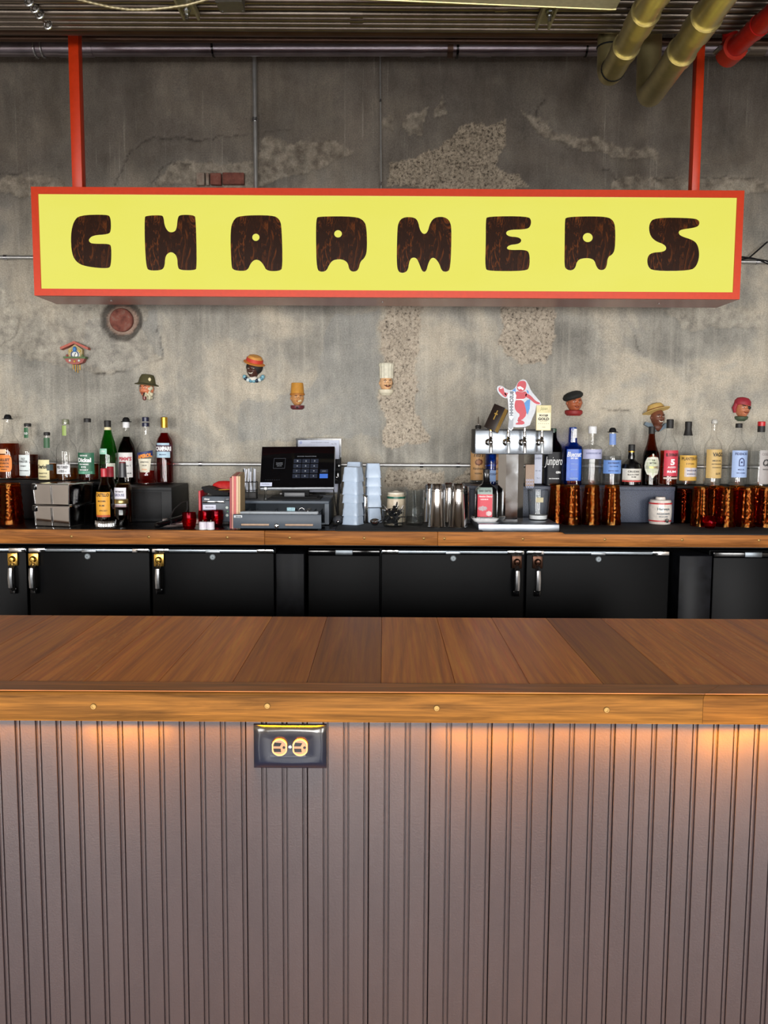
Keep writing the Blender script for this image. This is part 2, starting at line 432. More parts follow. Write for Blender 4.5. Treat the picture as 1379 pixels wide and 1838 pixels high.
    # old brickwork showing through
    n = NT('old_brick'); n.pbr(n.ramp(n.noise(n.coords(), 30, 4), [(0.3, S(90, 48, 40)), (0.55, S(126, 74, 62)), (0.75, S(128, 108, 96))]), 0.9, 0, n.bump(n.noise(n.coords(), 90, 4), 0.6, 0.003))
    bm_ = n.m
    n = NT('limed_brick'); n.pbr(n.ramp(n.noise(n.coords(), 30, 4), [(0.3, S(122, 96, 84)), (0.7, S(150, 140, 126))]), 0.9, 0, n.bump(n.noise(n.coords(), 90, 4), 0.6, 0.003))
    for k, (a, b, y0, y1) in enumerate(((352, 367, 309, 332), (369, 375, 309, 332), (377, 397, 310, 331), (399, 438, 309, 330))):
        p, q_ = wpx((a, y0)), wpx((b, y1))
        MB().box(p[0], q_[0], WY-0.001+0.002*(k % 2), WY+0.03, q_[1], p[1], 0.004).build('brick', bm_ if k > 1 else n.m, wall)
    MB().lathe([(0, 0), (0.052, 0), (0.055, 0.004), (0.055, 0.02)], 24, mat=Matrix.Translation((hx, WY+0.002, hz)) @ Matrix.Rotation(-PI/2, 4, 'X')).build('brick', bm_, wall)
    return wall
concrete_wall()

def plain(name, x0, x1, y0, y1, z0, z1, mat):
    return struct(MB().box(x0, x1, y0, y1, z0, z1).build(name, mat, smooth=False))
n = NT('floor_concrete'); v = n.coords()
n.pbr(n.ramp(n.noise(v, 1.6, 6), [(0.3, S(150, 148, 150)), (0.7, S(186, 183, 184))]), 0.35, 0, n.bump(n.noise(v, 40, 4), 0.1, 0.002))
plain('floor', -4.6, 4.6, -4.6, 4.1, -0.1, 0, n.m)
n = NT('ceiling_deck'); v = n.coords()
n.pbr(n.ramp(n.noise(v, 2, 5), [(0.3, S(52, 44, 38)), (0.7, S(84, 72, 62))]), 0.8, 0, n.bump(n.noise(v, 30, 4), 0.3, 0.003))
plain('ceiling', -4.6, 4.6, -4.6, 4.1, 3.4, 3.5, n.m)
n = NT('painted_plaster'); v = n.coords()
n.pbr(n.ramp(n.noise(v, 2, 5), [(0.3, S(150, 138, 126)), (0.7, S(176, 164, 150))]), 0.8, 0, n.bump(n.noise(v, 30, 4), 0.2, 0.003))
M['plaster'] = n.m
plain('wall_left', -4.7, -4.5, -4.6, 4.1, 0, 3.4, 'plaster'); plain('wall_right', 4.5, 4.7, -4.6, 4.1, 0, 3.4, 'plaster')
# street wall behind the camera with three shop windows
wf = struct(bpy.data.objects.new('wall_front', None)); COL.objects.link(wf); wf.location = (0, -4.4, 0)
for a, b, c, d in ((-4.6, 4.6, 2.62, 3.4), (-4.6, 4.6, 0, 0.38), (-4.6, -3.99, 0.38, 2.62), (3.99, 4.6, 0.38, 2.62), (-2.01, -0.99, 0.38, 2.62), (0.99, 2.01, 0.38, 2.62)):
    MB().box(a, b, -0.2, 0, c, d).build('panel', 'plaster', wf, smooth=False)
for i, x in enumerate((-3.0, 0, 3.0)):
    wn = MB()
    for a, b, c, d in ((-0.99, 0.99, 0, 0.05), (-0.99, 0.99, 2.19, 2.24), (-0.99, -0.94, 0.05, 2.19), (0.94, 0.99, 0.05, 2.19), (-0.02, 0.02, 0.05, 2.19), (-0.94, -0.02, 1.5, 1.53), (0.02, 0.94, 1.5, 1.53)):
        wn.box(a, b, 0.0, 0.05, c, d, 0.004)
    struct(wn.build('window_%d' % (i+1), 'black', loc=(x, -4.39, 0.38)))
# unseen bulkhead added behind the camera: keeps daylight off the top of the wall
plain('added_bulkhead', -4.5, 4.5, -0.75, -0.45, 2.05, 3.4, 'plaster')

# ================================================================== FRONT BAR
def wood(name, axis, light, dark, rough=0.3, grain=1.0, tone=True, coat=0.3, spec=0.5):
    n = NT(name); info = n.n('ShaderNodeObjectInfo')
    sc = {'X': (2.0, 30, 30), 'Y': (30, 1.6, 30), 'Z': (30, 30, 2)}[axis]
    tc = n.n('ShaderNodeTexCoord'); off = n.n('ShaderNodeVectorMath', operation='MULTIPLY_ADD')
    off.inputs[1].default_value = (1, 1, 1)
    cb = n.n('ShaderNodeCombineXYZ')
    for k in range(3): n.l(n.math('MULTIPLY', info.outputs['Random'], 7.0+k*3), cb.inputs[k])
    n.l(tc.outputs['Object'], off.inputs[0]); n.l(cb.outputs[0], off.inputs[2])
    mp = n.n('ShaderNodeMapping'); mp.inputs['Scale'].default_value = sc; n.l(off.outputs[0], mp.inputs[0])
    g1 = n.noise(mp.outputs[0], 1.0*grain, 5, 0.6, 0.8)
    mp2 = n.n('ShaderNodeMapping'); mp2.inputs['Scale'].default_value = tuple(x*5 if x > 5 else x*2 for x in sc); n.l(off.outputs[0], mp2.inputs[0])
    g2 = n.noise(mp2.outputs[0], 1.0*grain, 4, 0.65)
    c = n.ramp(g1, [(0.28, dark), (0.5, tuple((a+b)/2 for a, b in zip(light, dark))), (0.72, light)])
    c = n.mix(0.55, c, n.ramp(g2, [(0.35, (0.25,)*3), (0.65, (0.72,)*3)]), 'OVERLAY')
    if axis == 'Y':       # quarter-sawn flecks on some boards
        mp3 = n.n('ShaderNodeMapping'); mp3.inputs['Scale'].default_value = (70, 22, 70); n.l(off.outputs[0], mp3.inputs[0])
        fk = n.ramp(n.noise(mp3.outputs[0], 1.0, 2, 0.5, 1.5), [(0.60, (0, 0, 0)), (0.66, (1, 1, 1))])
        c = n.mix(n.math('MULTIPLY', fk, n.math('MULTIPLY', n.math('GREATER_THAN', info.outputs['Random'], 0.55), 0.30)), c, S(236, 170, 96))
    if tone: c = n.mix(1.0, c, info.outputs['Color'], 'MULTIPLY')
    n.pbr(c, n.math('ADD', n.math('MULTIPLY', g2, 0.12), rough-0.06), 0, n.bump(n.mix(0.5, g1, g2), 0.12, 0.001), Coat_Weight=coat, Coat_Roughness=0.22, Specular_IOR_Level=spec)
    return n.m
M['bar_oak'] = wood('stained_oak', 'Y', S(246, 150, 62), S(190, 102, 40), 0.42, coat=0.05, spec=0.3)
M['edge_oak'] = wood('edge_oak', 'X', S(154, 102, 42), S(74, 46, 17), 0.5, 1.6, coat=0.0, spec=0.06)
M['back_oak'] = wood('back_oak', 'X', S(186, 122, 60), S(110, 66, 28), 0.45, 1.5, coat=0.0, spec=0.12)
n = NT('brown_gloss_paint'); v = n.coords()
f1 = n.noise(v, 260, 3, 0.6); f2 = n.noise(n.coords(scale=(1, 1, 0.6)), 7, 4)
c = n.ramp(f2, [(0.3, S(52, 45, 48)), (0.7, S(62, 53, 55))])
sc_ = n.ramp(n.noise(n.coords(scale=(1, 1, 1), loc=(0.3, 0, 0.2)), 55, 1), [(0.80, (0, 0, 0)), (0.83, (1, 1, 1))])
c = n.mix(n.math('MULTIPLY', sc_, 0.7), c, S(190, 184, 180))
n.pbr(c, 0.30, 0, n.bump(f1, 0.22, 0.0012), Coat_Weight=0.25, Coat_Roughness=0.12)
M['bead_paint'] = n.m

bar = thing('bar_counter', 'long wooden front bar with oak plank top over brown beadboard', 'bar counter', (0, 1.473, 0))
BW = 2.3
# beadboard: one tongue-and-groove board = three beads
PER = 0.03732
bead0 = D(31, 1296, 1.473).x
def board_mesh():
    mb = MB(); pr = [(0.0, 0.007)]
    pr += [(0.0005, 0.0008), (0.0012, 0.0)]
    for k in range(3):
        c = PER*(k+1) - 0.0042
        pr += [(c-0.0056, 0), (c-0.0045, 0.0042), (c-0.0034, 0.0042), (c-0.0026, 0.0008), (c, 0.0001), (c+0.0026, 0.0008)]
        if k < 2: pr += [(c+0.0034, 0.0042), (c+0.0045, 0.0042), (c+0.0056, 0)]
        else: pr += [(c+0.0034, 0.0045), (3*PER-0.0004, 0.007)]
    pr += [(3*PER-0.0004, 0.014), (0, 0.014)]
    nP = len(pr); z0, z1 = 0.02, 1.016
    v = [(x, y, z0) for x, y in pr] + [(x, y, z1) for x, y in pr]
    f = [(i, (i+1) % nP, (i+1) % nP + nP, i+nP) for i in range(nP)]
    return mb.add(v, f)
b0 = None
k0 = -14
for k in range(k0, 15):
    x = bead0 + 0.0042 + PER*(2 + 3*k + 9)
    if abs(x) > BW: continue
    if b0 is None:
        b0 = board_mesh().build('bead_board', 'bead_paint', bar, (x, 0, 0), angle=25)
    else:
        b = b0.copy(); COL.objects.link(b); b.parent = bar; b.location = (x, 0, 0)
xl = min(c.location.x for c in bar.children); xr = max(c.location.x for c in bar.children) + 3*PER
MB().box(xl, xr, 0.0142, 0.50, 0.0, 1.04).build('core', 'matte_black', bar, smooth=False)
# plank top: each board runs from the drinkers' side to the back edge
SP = 0.1367
tones = {-5: 1.08, -4: 1.12, -3: 1.05, -2: 0.80, -1: 0.62, 0: 0.95, 1: 1.03, 2: 1.0, 3: 0.60, 4: 0.98, 5: 1.02, 6: 0.9}
px0 = G(684, 1229, 1.07).x
for k in range(-17, 18):
    x = px0 + SP*k
    if x < xl or x + SP > xr: continue
    t = tones.get(k, random.uniform(0.8, 1.1))
    o = MB().box(0.0003, SP-0.0003, 1.4975-1.473, 2.05-1.473, -0.032, 0, 0.0008, 1).build('plank', 'bar_oak', bar, (x, 0, 1.07))
    o.color = (t, t*(0.98 if t > 0.9 else 0.94), t*(0.98 if t > 0.9 else 0.92), 1)
def nosing(xa, xb, fa, fb):
    """front edge piece between xa..xb on its back edge, fa..fb on its front"""
    pr = [(1.440, 1.017), (1.4395, 1.062), (1.4425, 1.0675), (1.448, 1.0702), (1.497, 1.0702), (1.497, 1.038), (1.472, 1.038), (1.472, 1.017)]
    lx = lambda y, b, f: f + (b-f)*(y-1.44)/0.057
    v = [(lx(y, xa, fa), y-1.473, z) for y, z in pr] + [(lx(y, xb, fb), y-1.473, z) for y, z in pr]
    nP = len(pr)
    f = [(i, (i+1) % nP, (i+1) % nP+nP, i+nP) for i in range(nP)] + [tuple(range(nP)), tuple(range(2*nP-1, nP-1, -1))]
    return MB().add(v, f)
jb, jf = G(1298, 1234, 1.07).x, D(1262, 1275, 1.44).x
o = nosing(xl, jb-0.0004, xl, jf-0.0004).build('edge_board', 'edge_oak', bar); o.color = (1, 1, 1, 1)
o = nosing(jb+0.0004, xr, jf+0.0004, xr).build('edge_board', 'edge_oak', bar); o.color = (1.0, 0.92, 0.85, 1)
M['cap_oak'] = wood('cap_oak', 'X', S(206, 122, 58), S(140, 78, 34), 0.4, 1.4, coat=0.1, spec=0.3)
def cap_strip(xa, xb, fa, fb):
    pr = [(1.4448, 0), (1.4973, 0)]
    lx = lambda y, b, f: f + (b-f)*(y-1.44)/0.057
    v = []
    for z in (1.0695, 1.0709): v += [(lx(1.4448, xa, fa), 1.4448-1.473, z), (lx(1.4448, xb, fb), 1.4448-1.473, z), (lx(1.4973, xb, fb), 1.4973-1.473, z), (lx(1.4973, xa, fa), 1.4973-1.473, z)]
    return MB().add(v, [(3, 2, 1, 0), (4, 5, 6, 7), (0, 1, 5, 4), (1, 2, 6, 5), (2, 3, 7, 6), (3, 0, 4, 7)])
for a_ in ((xl, jb-0.0004, xl, jf-0.0004), (jb+0.0004, xr, jf+0.0004, xr)):
    o = cap_strip(*a_).build('edge_cap', 'cap_oak', bar, smooth=False); o.color = (1, 1, 1, 1)
M['old_brass'] = paint(S(150, 118, 66), 0.4, 0.7)
bolt = None
for k, (px, py) in enumerate(((-140, 1267), (168, 1268), (480, 1267), (784, 1271), (1089, 1274), (1392, 1277))):
    p = D(px, py, 1.4395)
    if bolt is None:
        m_ = Matrix.Rotation(PI/2, 4, 'X')
        bolt = MB().lathe([(0.0055, -0.002), (0.0055, 0.001), (0.0045, 0.002), (0.003, 0.002), (0.0028, 0.0005), (0, 0.0005)], 18, mat=m_).build('bolt_head', 'old_brass', bar, (p.x, p.y-1.473, p.z))
    else:
        b = bolt.copy(); COL.objects.link(b); b.parent = bar; b.location = (p.x, p.y-1.473, p.z)
# warm light strip tucked under the overhang
n = NT('lit_diffuser'); e = n.n('ShaderNodeEmission'); e.inputs[1].default_value = 1.2
n.l(n.mix(n.noise(n.coords(), 20), S(255, 150, 40), S(255, 156, 46)), e.inputs[0]); n.l(e.outputs[0], n.out.inputs[0]); M['led'] = n.m
led = thing('led_strip', 'warm light strip hidden under the front bar edge', 'light strip', (0, 1.457, 1.017))
MB().box(-2.2, 2.2, -0.006, 0.006, -0.0045, -0.0005, 0.001).build('diffuser', 'led', led)
for px, ln, pw in ((-260, 0.45, 0.25), (225, 0.16, 0.22), (520, 1.6, 1.0), (870, 0.16, 0.24), (1080, 0.5, 0.46), (1345, 0.16, 0.40), (1800, 0.5, 0.35)):
    p = D(px, 1297, 1.457)
    l = area('led_light', (p.x, -0.001, -0.006), (math.radians(-7), 0, 0), ln, 0.008, pw*7.5, (1.0, 0.38, 0.004)); l.parent = led; l.data.spread = math.radians(125)

# power outlet on the beadboard
p = D(521.5, 1338, 1.473)
out = thing('power_outlet', 'black horizontal double power outlet on the beadboard below the bar edge', 'outlet', p)
kk = K(1.465, 0.97)
W2, H2 = 65.5*kk, 40.5*kk
pl = MB()
def ringrect(w_, h_, y, bulge, n_=8):
    pts = []
    for i in range(n_): t = i/n_; pts.append((-w_ + 2*w_*t, y, h_ + bulge*math.sin(PI*t)))
    for i in range(n_): t = i/n_; pts.append((w_ + bulge*math.sin(PI*t), y, h_ - 2*h_*t))
    for i in range(n_): t = i/n_; pts.append((w_ - 2*w_*t, y, -h_ - bulge*math.sin(PI*t)))
    for i in range(n_): t = i/n_; pts.append((-w_ - bulge*math.sin(PI*t), y, -h_ + 2*h_*t))
    return pts
rings = [ringrect(W2, H2, 0.0, 0), ringrect(W2, H2, -0.004, 0), ringrect(W2-0.001, H2-0.001, -0.0055, 0), ringrect(W2-0.010, H2-0.011, -0.0085, 0.003), ringrect(W2-0.014, H2-0.015, -0.0095, 0.003), ringrect(W2-0.030, H2-0.024, -0.0065, 0.001)]
v = [q for r in rings for q in r]; nr = 32
f = [(j*nr+i, j*nr+(i+1) % nr, (j+1)*nr+(i+1) % nr, (j+1)*nr+i) for j in range(len(rings)-1) for i in range(nr)] + [tuple((len(rings)-1)*nr+i for i in range(nr))]
MB().add(v, f).build('cover_plate', paint(S(14, 21, 40), 0.16, bump=0.02), out, angle=60)
sock_mat = paint(S(158, 118, 92), 0.4)
for sx in (-18.5, 18.5):
    ox = sx*kk
    lp = []
    for k in range(32):
        a = 2*PI*k/32; x, z = 0.0150*math.cos(a), 0.0158*math.sin(a)
        lp.append((ox + max(-0.0135, min(0.0135, x)), z))
    so = MB().shape([lp], -0.0100, -0.006).build('socket', sock_mat, out)
    inner = [(ox + (x-ox)*0.86, z*0.86) for x, z in lp]
    MB().shape([lp, inner], -0.0112, -0.0095).build('rim', paint(S(208, 160, 116), 0.35), so)
    bl = MB()
    bl.shape([[(ox-0.011, 0.0022), (ox+0.001, 0.0022), (ox+0.004, 0.0082), (ox-0.009, 0.0092)]], -0.0104, -0.0098)
    bl.shape([[(ox-0.010, -0.0085), (ox+0.003, -0.0085), (ox+0.002, -0.0020), (ox-0.011, -0.0020)]], -0.0104, -0.0098)
    bl.shape([circle(ox+0.0080, 0.0000, 0.0026, 10)], -0.0104, -0.0098)
    bl.build('slots', 'gloss_black', so)
MB().lathe([(0.0032, 0), (0.0030, 0.0015), (0, 0.0018)], 14, mat=Matrix.Translation((0, -0.0066, 0)) @ Matrix.Rotation(PI/2, 4, 'X')).build('screw', 'chrome', out)

# ================================================================== BACK BAR: counter, coolers
CT = 1.13                                       # counter height
CF = 3.35                                       # counter front
bc = thing('back_counter', 'black back counter with oak edge board along the concrete wall', 'counter', (0, CF, CT))
n = NT('black_counter'); v = n.coords()
n.pbr(n.ramp(n.noise(v, 30, 4), [(0.3, S(12, 12, 14)), (0.7, S(22, 22, 24))]), 0.2, 0, n.bump(n.noise(v, 90, 3), 0.05, 0.001)); M['counter'] = n.m
MB().box(-2.4, 2.4, 0.026, WY-CF-0.006, -0.03, -0.001, 0.001).build('top', 'counter', bc)
edges = [-2.4, D(475, 965, CF).x, D(786, 965, CF).x, 2.4]
for a, b in zip(edges[:-1], edges[1:]):
    o = MB().box(a+0.0003, b-0.0003, 0, 0.0255, -0.058, 0, 0.003).build('edge_board', 'back_oak', bc)
    o.color = random.choice([(1, 0.95, 0.9, 1), (0.95, 0.9, 0.85, 1)])
sc0 = None
for px in (128, 267, 408, 520, 654, 761, 798, 939, 1086, 1225, 1363):
    p = D(px, 966 + (px-690)*0.0055, CF)
    if sc0 is None: sc0 = MB().lathe([(0.0055, -0.001), (0.0055, 0.001), (0.004, 0.002), (0, 0.0022)], 14, mat=Matrix.Rotation(PI/2, 4, 'X')).build('screw', 'old_brass', bc, (p.x, 0, p.z-CT))
    else:
        b = sc0.copy(); COL.objects.link(b); b.parent = bc; b.location = (p.x, 0, p.z-CT)
MB().box(-2.4, 2.4, 0.05, 0.07, -0.066, -0.031).build('apron', paint(S(24, 30, 34), 0.5), bc)

DY = 3.43
n = NT('cooler_black'); v = n.coords()
n.pbr(n.ramp(n.noise(v, 4, 4), [(0.3, S(5, 6, 8)), (0.7, S(9, 10, 13))]), 0.42, 0, n.bump(n.noise(v, 400, 2), 0.25, 0.0006), Specular_IOR_Level=0.09); M['cooler'] = n.m
def dx(px, py=1000, Y=DY): return D(px, py, Y).x
ZT = D(689, 991, DY).z
def cooler(label, x0, x1, doors, panel=None):
    c = thing('back_bar_cooler', label, 'refrigerator', ((x0+x1)/2, DY, 0)); ox = (x0+x1)/2
    MB().box(x0-ox, x1-ox, 0.022, 0.5, 0.06, ZT+0.012, 0.003).build('body', 'cooler', c)
    for (a, b, hx, br, lock) in doors:
        d = MB().box(a-ox, b-ox, -0.022, 0.020, 0.16, ZT-0.004, 0.004).build('door', 'cooler', c)
        MB().box(a-ox, b-ox, -0.020, 0.019, ZT-0.003, ZT+0.010, 0.002).build('top_strip', paint((0.22, 0.25, 0.28, 1), 0.35, 1.0, 0.3, 8), d)
        for hxp, s1 in ((a, 1), (b, -1)):
            MB().box(hxp-ox + (0.003 if s1 > 0 else -0.07), hxp-ox + (0.07 if s1 > 0 else -0.003), -0.026, 0.0, ZT-0.004, ZT+0.013, 0.002).build('hinge', 'chrome', d)
        MB().box((a+b)/2-ox-0.03, (a+b)/2-ox+0.03, -0.024, 0.0, ZT-0.005, ZT+0.006, 0.002).build('strike_plate', paint((0.30, 0.33, 0.36, 1), 0.35, 1.0), d)
        if lock is not None:
            lz = D(689, 1000, DY).z
            MB().lathe([(0.012, 0), (0.012, 0.004), (0.009, 0.007), (0.003, 0.007), (0.002, 0.003), (0, 0.003)], 18, mat=Matrix.Translation((lock-ox, -0.022, lz)) @ Matrix.Rotation(PI/2, 4, 'X')).build('lock', paint(S(150, 160, 166), 0.4, 0.2), d)
        if hx is not None:
            s_ = K(DY, 1.0); zt = D(689, 993, DY).z; x = hx-ox
            m1 = 'brass' if br else paint(S(70, 46, 34), 0.3, 0.8)
            MB().box(x-9*s_, x+9*s_, -0.036, -0.022, zt-24*s_, zt-1*s_, 0.003).lathe([(0.014, 0), (0.013, 0.006), (0.008, 0.011), (0, 0.012)], 16, mat=Matrix.Translation((x, -0.036, zt-12*s_)) @ Matrix.Rotation(PI/2, 4, 'X')).build('latch', m1, d)
            MB().tube([(x, -0.034, zt-22*s_), (x, -0.056, zt-28*s_), (x, -0.060, zt-44*s_), (x, -0.056, zt-60*s_), (x, -0.038, zt-66*s_)], [0.010, 0.0105, 0.0115, 0.0115, 0.010], 8).build('handle', paint((0.62, 0.64, 0.67, 1), 0.3, 1.0), d)
            MB().box(x-6*s_, x+6*s_, -0.042, -0.022, zt-74*s_, zt-63*s_, 0.003).build('handle_foot', 'gloss_black', d)
    if panel:
        a, b = panel
        d = MB().box(a-ox, b-ox, -0.020, 0.020, 0.16, ZT-0.012, 0.004).build('vent_panel', 'cooler', c)
        MB().box(a-ox, b-ox, -0.018, 0.019, ZT-0.010, ZT+0.010, 0.003).build('top_strip', 'gloss_black', d)
        MB().box((a+b)/2-ox-0.036, (a+b)/2-ox+0.036, -0.022, 0.0, ZT-0.011, ZT+0.011, 0.003).build('strike_plate', paint((0.16, 0.18, 0.20, 1), 0.4, 1.0), d)
    return c
cooler('black cooler below the left counter with three brass latches', dx(-330), dx(494), [(dx(-200), dx(51), dx(29), True, None), (dx(55), dx(271), dx(66), True, dx(161)), (dx(275), dx(493), dx(289), True, dx(384))])
cooler('black cooler below the beer taps with steel handles side by side', dx(553), dx(1200), [(dx(685), dx(940), dx(926), False, dx(813)), (dx(944), dx(1199), dx(963), False, dx(1072))], (dx(554), dx(682)))
cooler('black cooler with a plain front panel at the right end', dx(1277), dx(1700), [(dx(1423), dx(1690), dx(1660), False, None)], (dx(1278), dx(1420)))
for a, b, lb in ((497, 547, 'scuffed black filler post between the left and middle coolers'), (1216, 1274, 'black filler post beside the right end cooler')):
    po = MB().box(-(dx(b)-dx(a))/2, (dx(b)-dx(a))/2, -0.03, 0.3, 0, 1.03, 0.003).build('filler_post', paint(S(22, 23, 27), 0.35, var=0.5, scale=25, bump=0.2, Specular_IOR_Level=0.08), loc=((dx(a)+dx(b))/2, DY, 0))
    tag(po, lb, 'post')

# ================================================================== PIPES AND CONDUITS
M['galv'] = paint(S(128, 118, 108), 0.36, 0.9, 0.15, 14, 0.1); M['dark_pipe'] = paint(S(150, 142, 150), 0.30, 0.92, 0.2, 9, 0.1)
M['bronze_pipe'] = paint(S(92, 70, 58), 0.4, 0.7, 0.2, 9, 0.1); M['pale_pipe'] = paint(S(196, 184, 132), 0.33, 0.8, 0.15, 12, 0.08)
M['conduit'] = paint(S(190, 190, 188), 0.35, 0.8, 0.1, 20)
CZ = 2.985
def run(name, label, cat, Y, z, r, mat, x0=-2.6, x1=2.6, couplings=(), group=None):
    t = thing(name, label, cat, (0, Y, z), group=group)
    MB().tube([(x0, 0, 0), (x1, 0, 0)], r, 16).build('tube', mat, t)
    for cx_ in couplings:
        MB().tube([(cx_-0.022, 0, 0), (cx_+0.022, 0, 0)], r*1.22, 16).build('coupling', mat, t)
    return t
rows = [2.90, 2.945, 2.985, 3.03, 3.07, 3.105, 3.14, 3.175]
names = ['nearest the camera', 'second from the camera', 'third from the camera', 'fourth from the camera', 'fifth from the camera', 'sixth from the camera', 'seventh from the camera', 'nearest the wall']
for i, Y in enumerate(rows):
    cps = [D(px, 30, Y).x for px in {1: (717,), 2: (430,), 4: (640,), 5: (640,), 3: (900,)}.get(i, ())]
    run('conduit', 'thin steel conduit in the ceiling row, ' + names[i], 'conduit', Y, CZ + random.uniform(-.003, .003), 0.0125 if i not in (2, 5) else 0.015, 'galv', couplings=cps, group='conduits under the ceiling')
run('bronze_pipe', 'dull brown pipe behind the row of ceiling conduits', 'pipe', 3.245, 3.015, 0.030, 'bronze_pipe', x1=0.78)
run('bronze_pipe', 'slim brown pipe between the ceiling conduits and thick grey drain pipe', 'pipe', 3.61, 3.135, 0.014, 'bronze_pipe')
# big drain pipe along the wall
PY = 3.78
pz = D(689, 85.5, PY).z; prr = 14.2*K(PY, pz)
t = thing('drain_pipe', 'thick grey metal pipe running along the wall above the sign', 'pipe', (0, PY, pz))
slope = (D(1300, 82, PY).z - D(100, 85, PY).z)/1200/K(PY, pz)
sl = 0.004
MB().tube([(-2.6, 0, 2.6*-0.006), (2.6, 0, 2.6*0.006)], prr, 24).build('tube', 'dark_pipe', t)
def ringat(px, w_, r_, mat, nm):
    x = D(px, 85, PY).x
    MB().tube([(x-w_, 0, x*.006), (x+w_, 0, x*.006)], prr*r_, 24).build(nm, mat, t)
for px in (383, 1052): ringat(px, 0.004, 1.12, 'gloss_black', 'joint_band')
for px in (118, 155, 750, 870): ringat(px, 0.03, 1.08, 'dark_pipe', 'sleeve')
ringat(808, 0.012, 1.25, 'bronze_pipe', 'clamp'); ringat(821, 0.005, 1.3, 'gloss_black', 'clamp')
ringat(1352, 0.05, 1.06, 'galv', 'sleeve')
for px in (60, 820):
    x = D(px, 85, PY).x
    MB().tube([(x, 0, x*.006), (x, 0, 3.4-pz)], 0.006, 8).build('hanger_rod', 'dark_pipe', t)
x = D(65, 85, PY).x
hg = MB()
for q in (0, 0.03): hg.torus((x+q, 0, x*.006), prr*1.1, 0.004, 'X', 24, 6)
hg.build('hanger_ring', 'steel', t)
# conduits on the wall
def wallpipe(label, pts, r, Y=WY-0.022, mat='conduit', clips=()):
    ps = [D(a, b, Y) for a, b in pts]
    t = thing('wall_conduit', label, 'conduit', ps[0])
    MB().tube([p - ps[0] for p in ps], r, 12).build('tube', mat, t)
    for a, b in clips:
        c_ = D(a, b, Y) - ps[0]
        d_ = (ps[1]-ps[0]).normalized()
        MB().tube([c_ - d_*0.008, c_ + d_*0.008], r*1.35, 12).build('clip', 'steel', t)
        MB().tube([c_, c_ + Vector((0, 0.024, 0))], 0.005, 8).build('stud', 'steel', t)
    return t
wallpipe('vertical steel conduit down the wall behind the sign, left of centre', [(456.5, 95), (459.5, 340), (462, 548)], 0.0105, clips=[(457.5, 215), (461, 500)])
wallpipe('thin wire rod straight down the wall at the centre above the sign', [(682.5, 100), (684.5, 345)], 0.0035, clips=[(683, 180), (684, 330)])
wallpipe('steel conduit crossing the wall level behind the yellow sign', [(-300, 460), (690, 466), (1700, 472)], 0.0095, clips=[(10, 462), (1360, 470)])
wallpipe('low steel conduit along the wall just above the bottles and register', [(-300, 829.5), (690, 834.5), (1700, 840)], 0.0095, Y=WY-0.02, clips=[(757, 835), (822, 835), (360, 832.5)])
# strut channels carrying the conduits, ends towards the wall
def strut(label, pa, pb, ln=1.3, clamp=()):
    a, b = G(*pa, 2.945), G(*pb, 2.945)
    c_ = (a+b)/2; wd = (b-a).length
    t = thing('strut_channel', label, 'strut', c_)
    m_ = MB()
    for s1 in (-1, 1):
        m_.box(s1*wd/2-0.004, s1*wd/2+0.004, -ln, 0, 0, 0.024, 0.001)
    m_.box(-wd/2, wd/2, -ln, 0, 0.020, 0.024)
    m_.build('channel', paint(S(176, 172, 140), 0.4, 0.3), t)
    for yy, hh in clamp:
        MB().tube([(0, yy, 0.45), (0, yy, -0.03)], 0.006, 8).build('threaded_rod', 'steel', t)
        MB().lathe([(0.011, 0), (0.011, 0.012)], 6, mat=Matrix.Translation((0, yy, -0.014))).lathe([(0.014, 0), (0.014, 0.004)], 16, mat=Matrix.Translation((0, yy, -0.001))).build('nut', 'steel', t)
    return t
strut('open metal strut carrying conduits above the left half of the sign', (331, 37), (357, 37), clamp=[(-0.07, 0)])
strut('open metal strut end beside the pale ceiling panel at right', (963, 54), (985, 54), clamp=[(-0.13, 0)])
# row of pipe clamps on a strut, left end
t = thing('clamp_strut', 'row of round pipe clamps across the ceiling conduits at far left', 'clamp', G(88, 46, CZ-0.02))
for k, (px, py) in enumerate(((52, 3), (62, 15), (71, 26), (86, 45))):
    q = G(px, py, CZ-0.018) - t.location
    MB().torus((q.x, q.y, q.z), 0.0125, 0.0045, 'Y', 20, 8).build('clamp_ring', 'steel', t)
    MB().lathe([(0.006, 0), (0.006, 0.012), (0, 0.013)], 8, mat=Matrix.Translation((q.x+0.004, q.y, q.z-0.004)) @ Matrix.Rotation(PI/2, 4, 'X')).build('bolt', 'conduit', t)
q0, q1 = G(48, -2, CZ-0.01) - t.location, G(90, 50, CZ-0.01) - t.location
MB().tube([q0, q1], 0.007, 8).build('strut', 'galv', t)
# flexible armoured cable
t = thing('armoured_cable', 'pale ribbed flexible cable sagging under the ceiling at left', 'cable', D(225, 17, 2.86))
pts = [D(*p, 2.86) - t.location for p in ((90, -14), (130, -4), (165, 5), (200, 13), (232, 17), (265, 17), (300, 14), (335, 9), (365, 1), (400, -12))]
fine = []
for a, b in zip(pts[:-1], pts[1:]):
    for k in range(14): fine.append(a.lerp(b, k/14))
MB().tube(fine, [0.0052 if (i//2) % 2 else 0.0042 for i in range(len(fine))], 8).build('sheath', paint(S(180, 168, 132), 0.4, 0.5), t)
t = thing('black_cable', 'thin black cables hanging straight by the pale pipes', 'cable', D(1133, 30, 3.0))
MB().tube([(0, 0, 0.42), (0.002, 0, -0.02), (0.012, 0.02, -0.028), (0.06, 0.06, -0.02)], 0.006, 8).build('cord', 'matte_black', t)
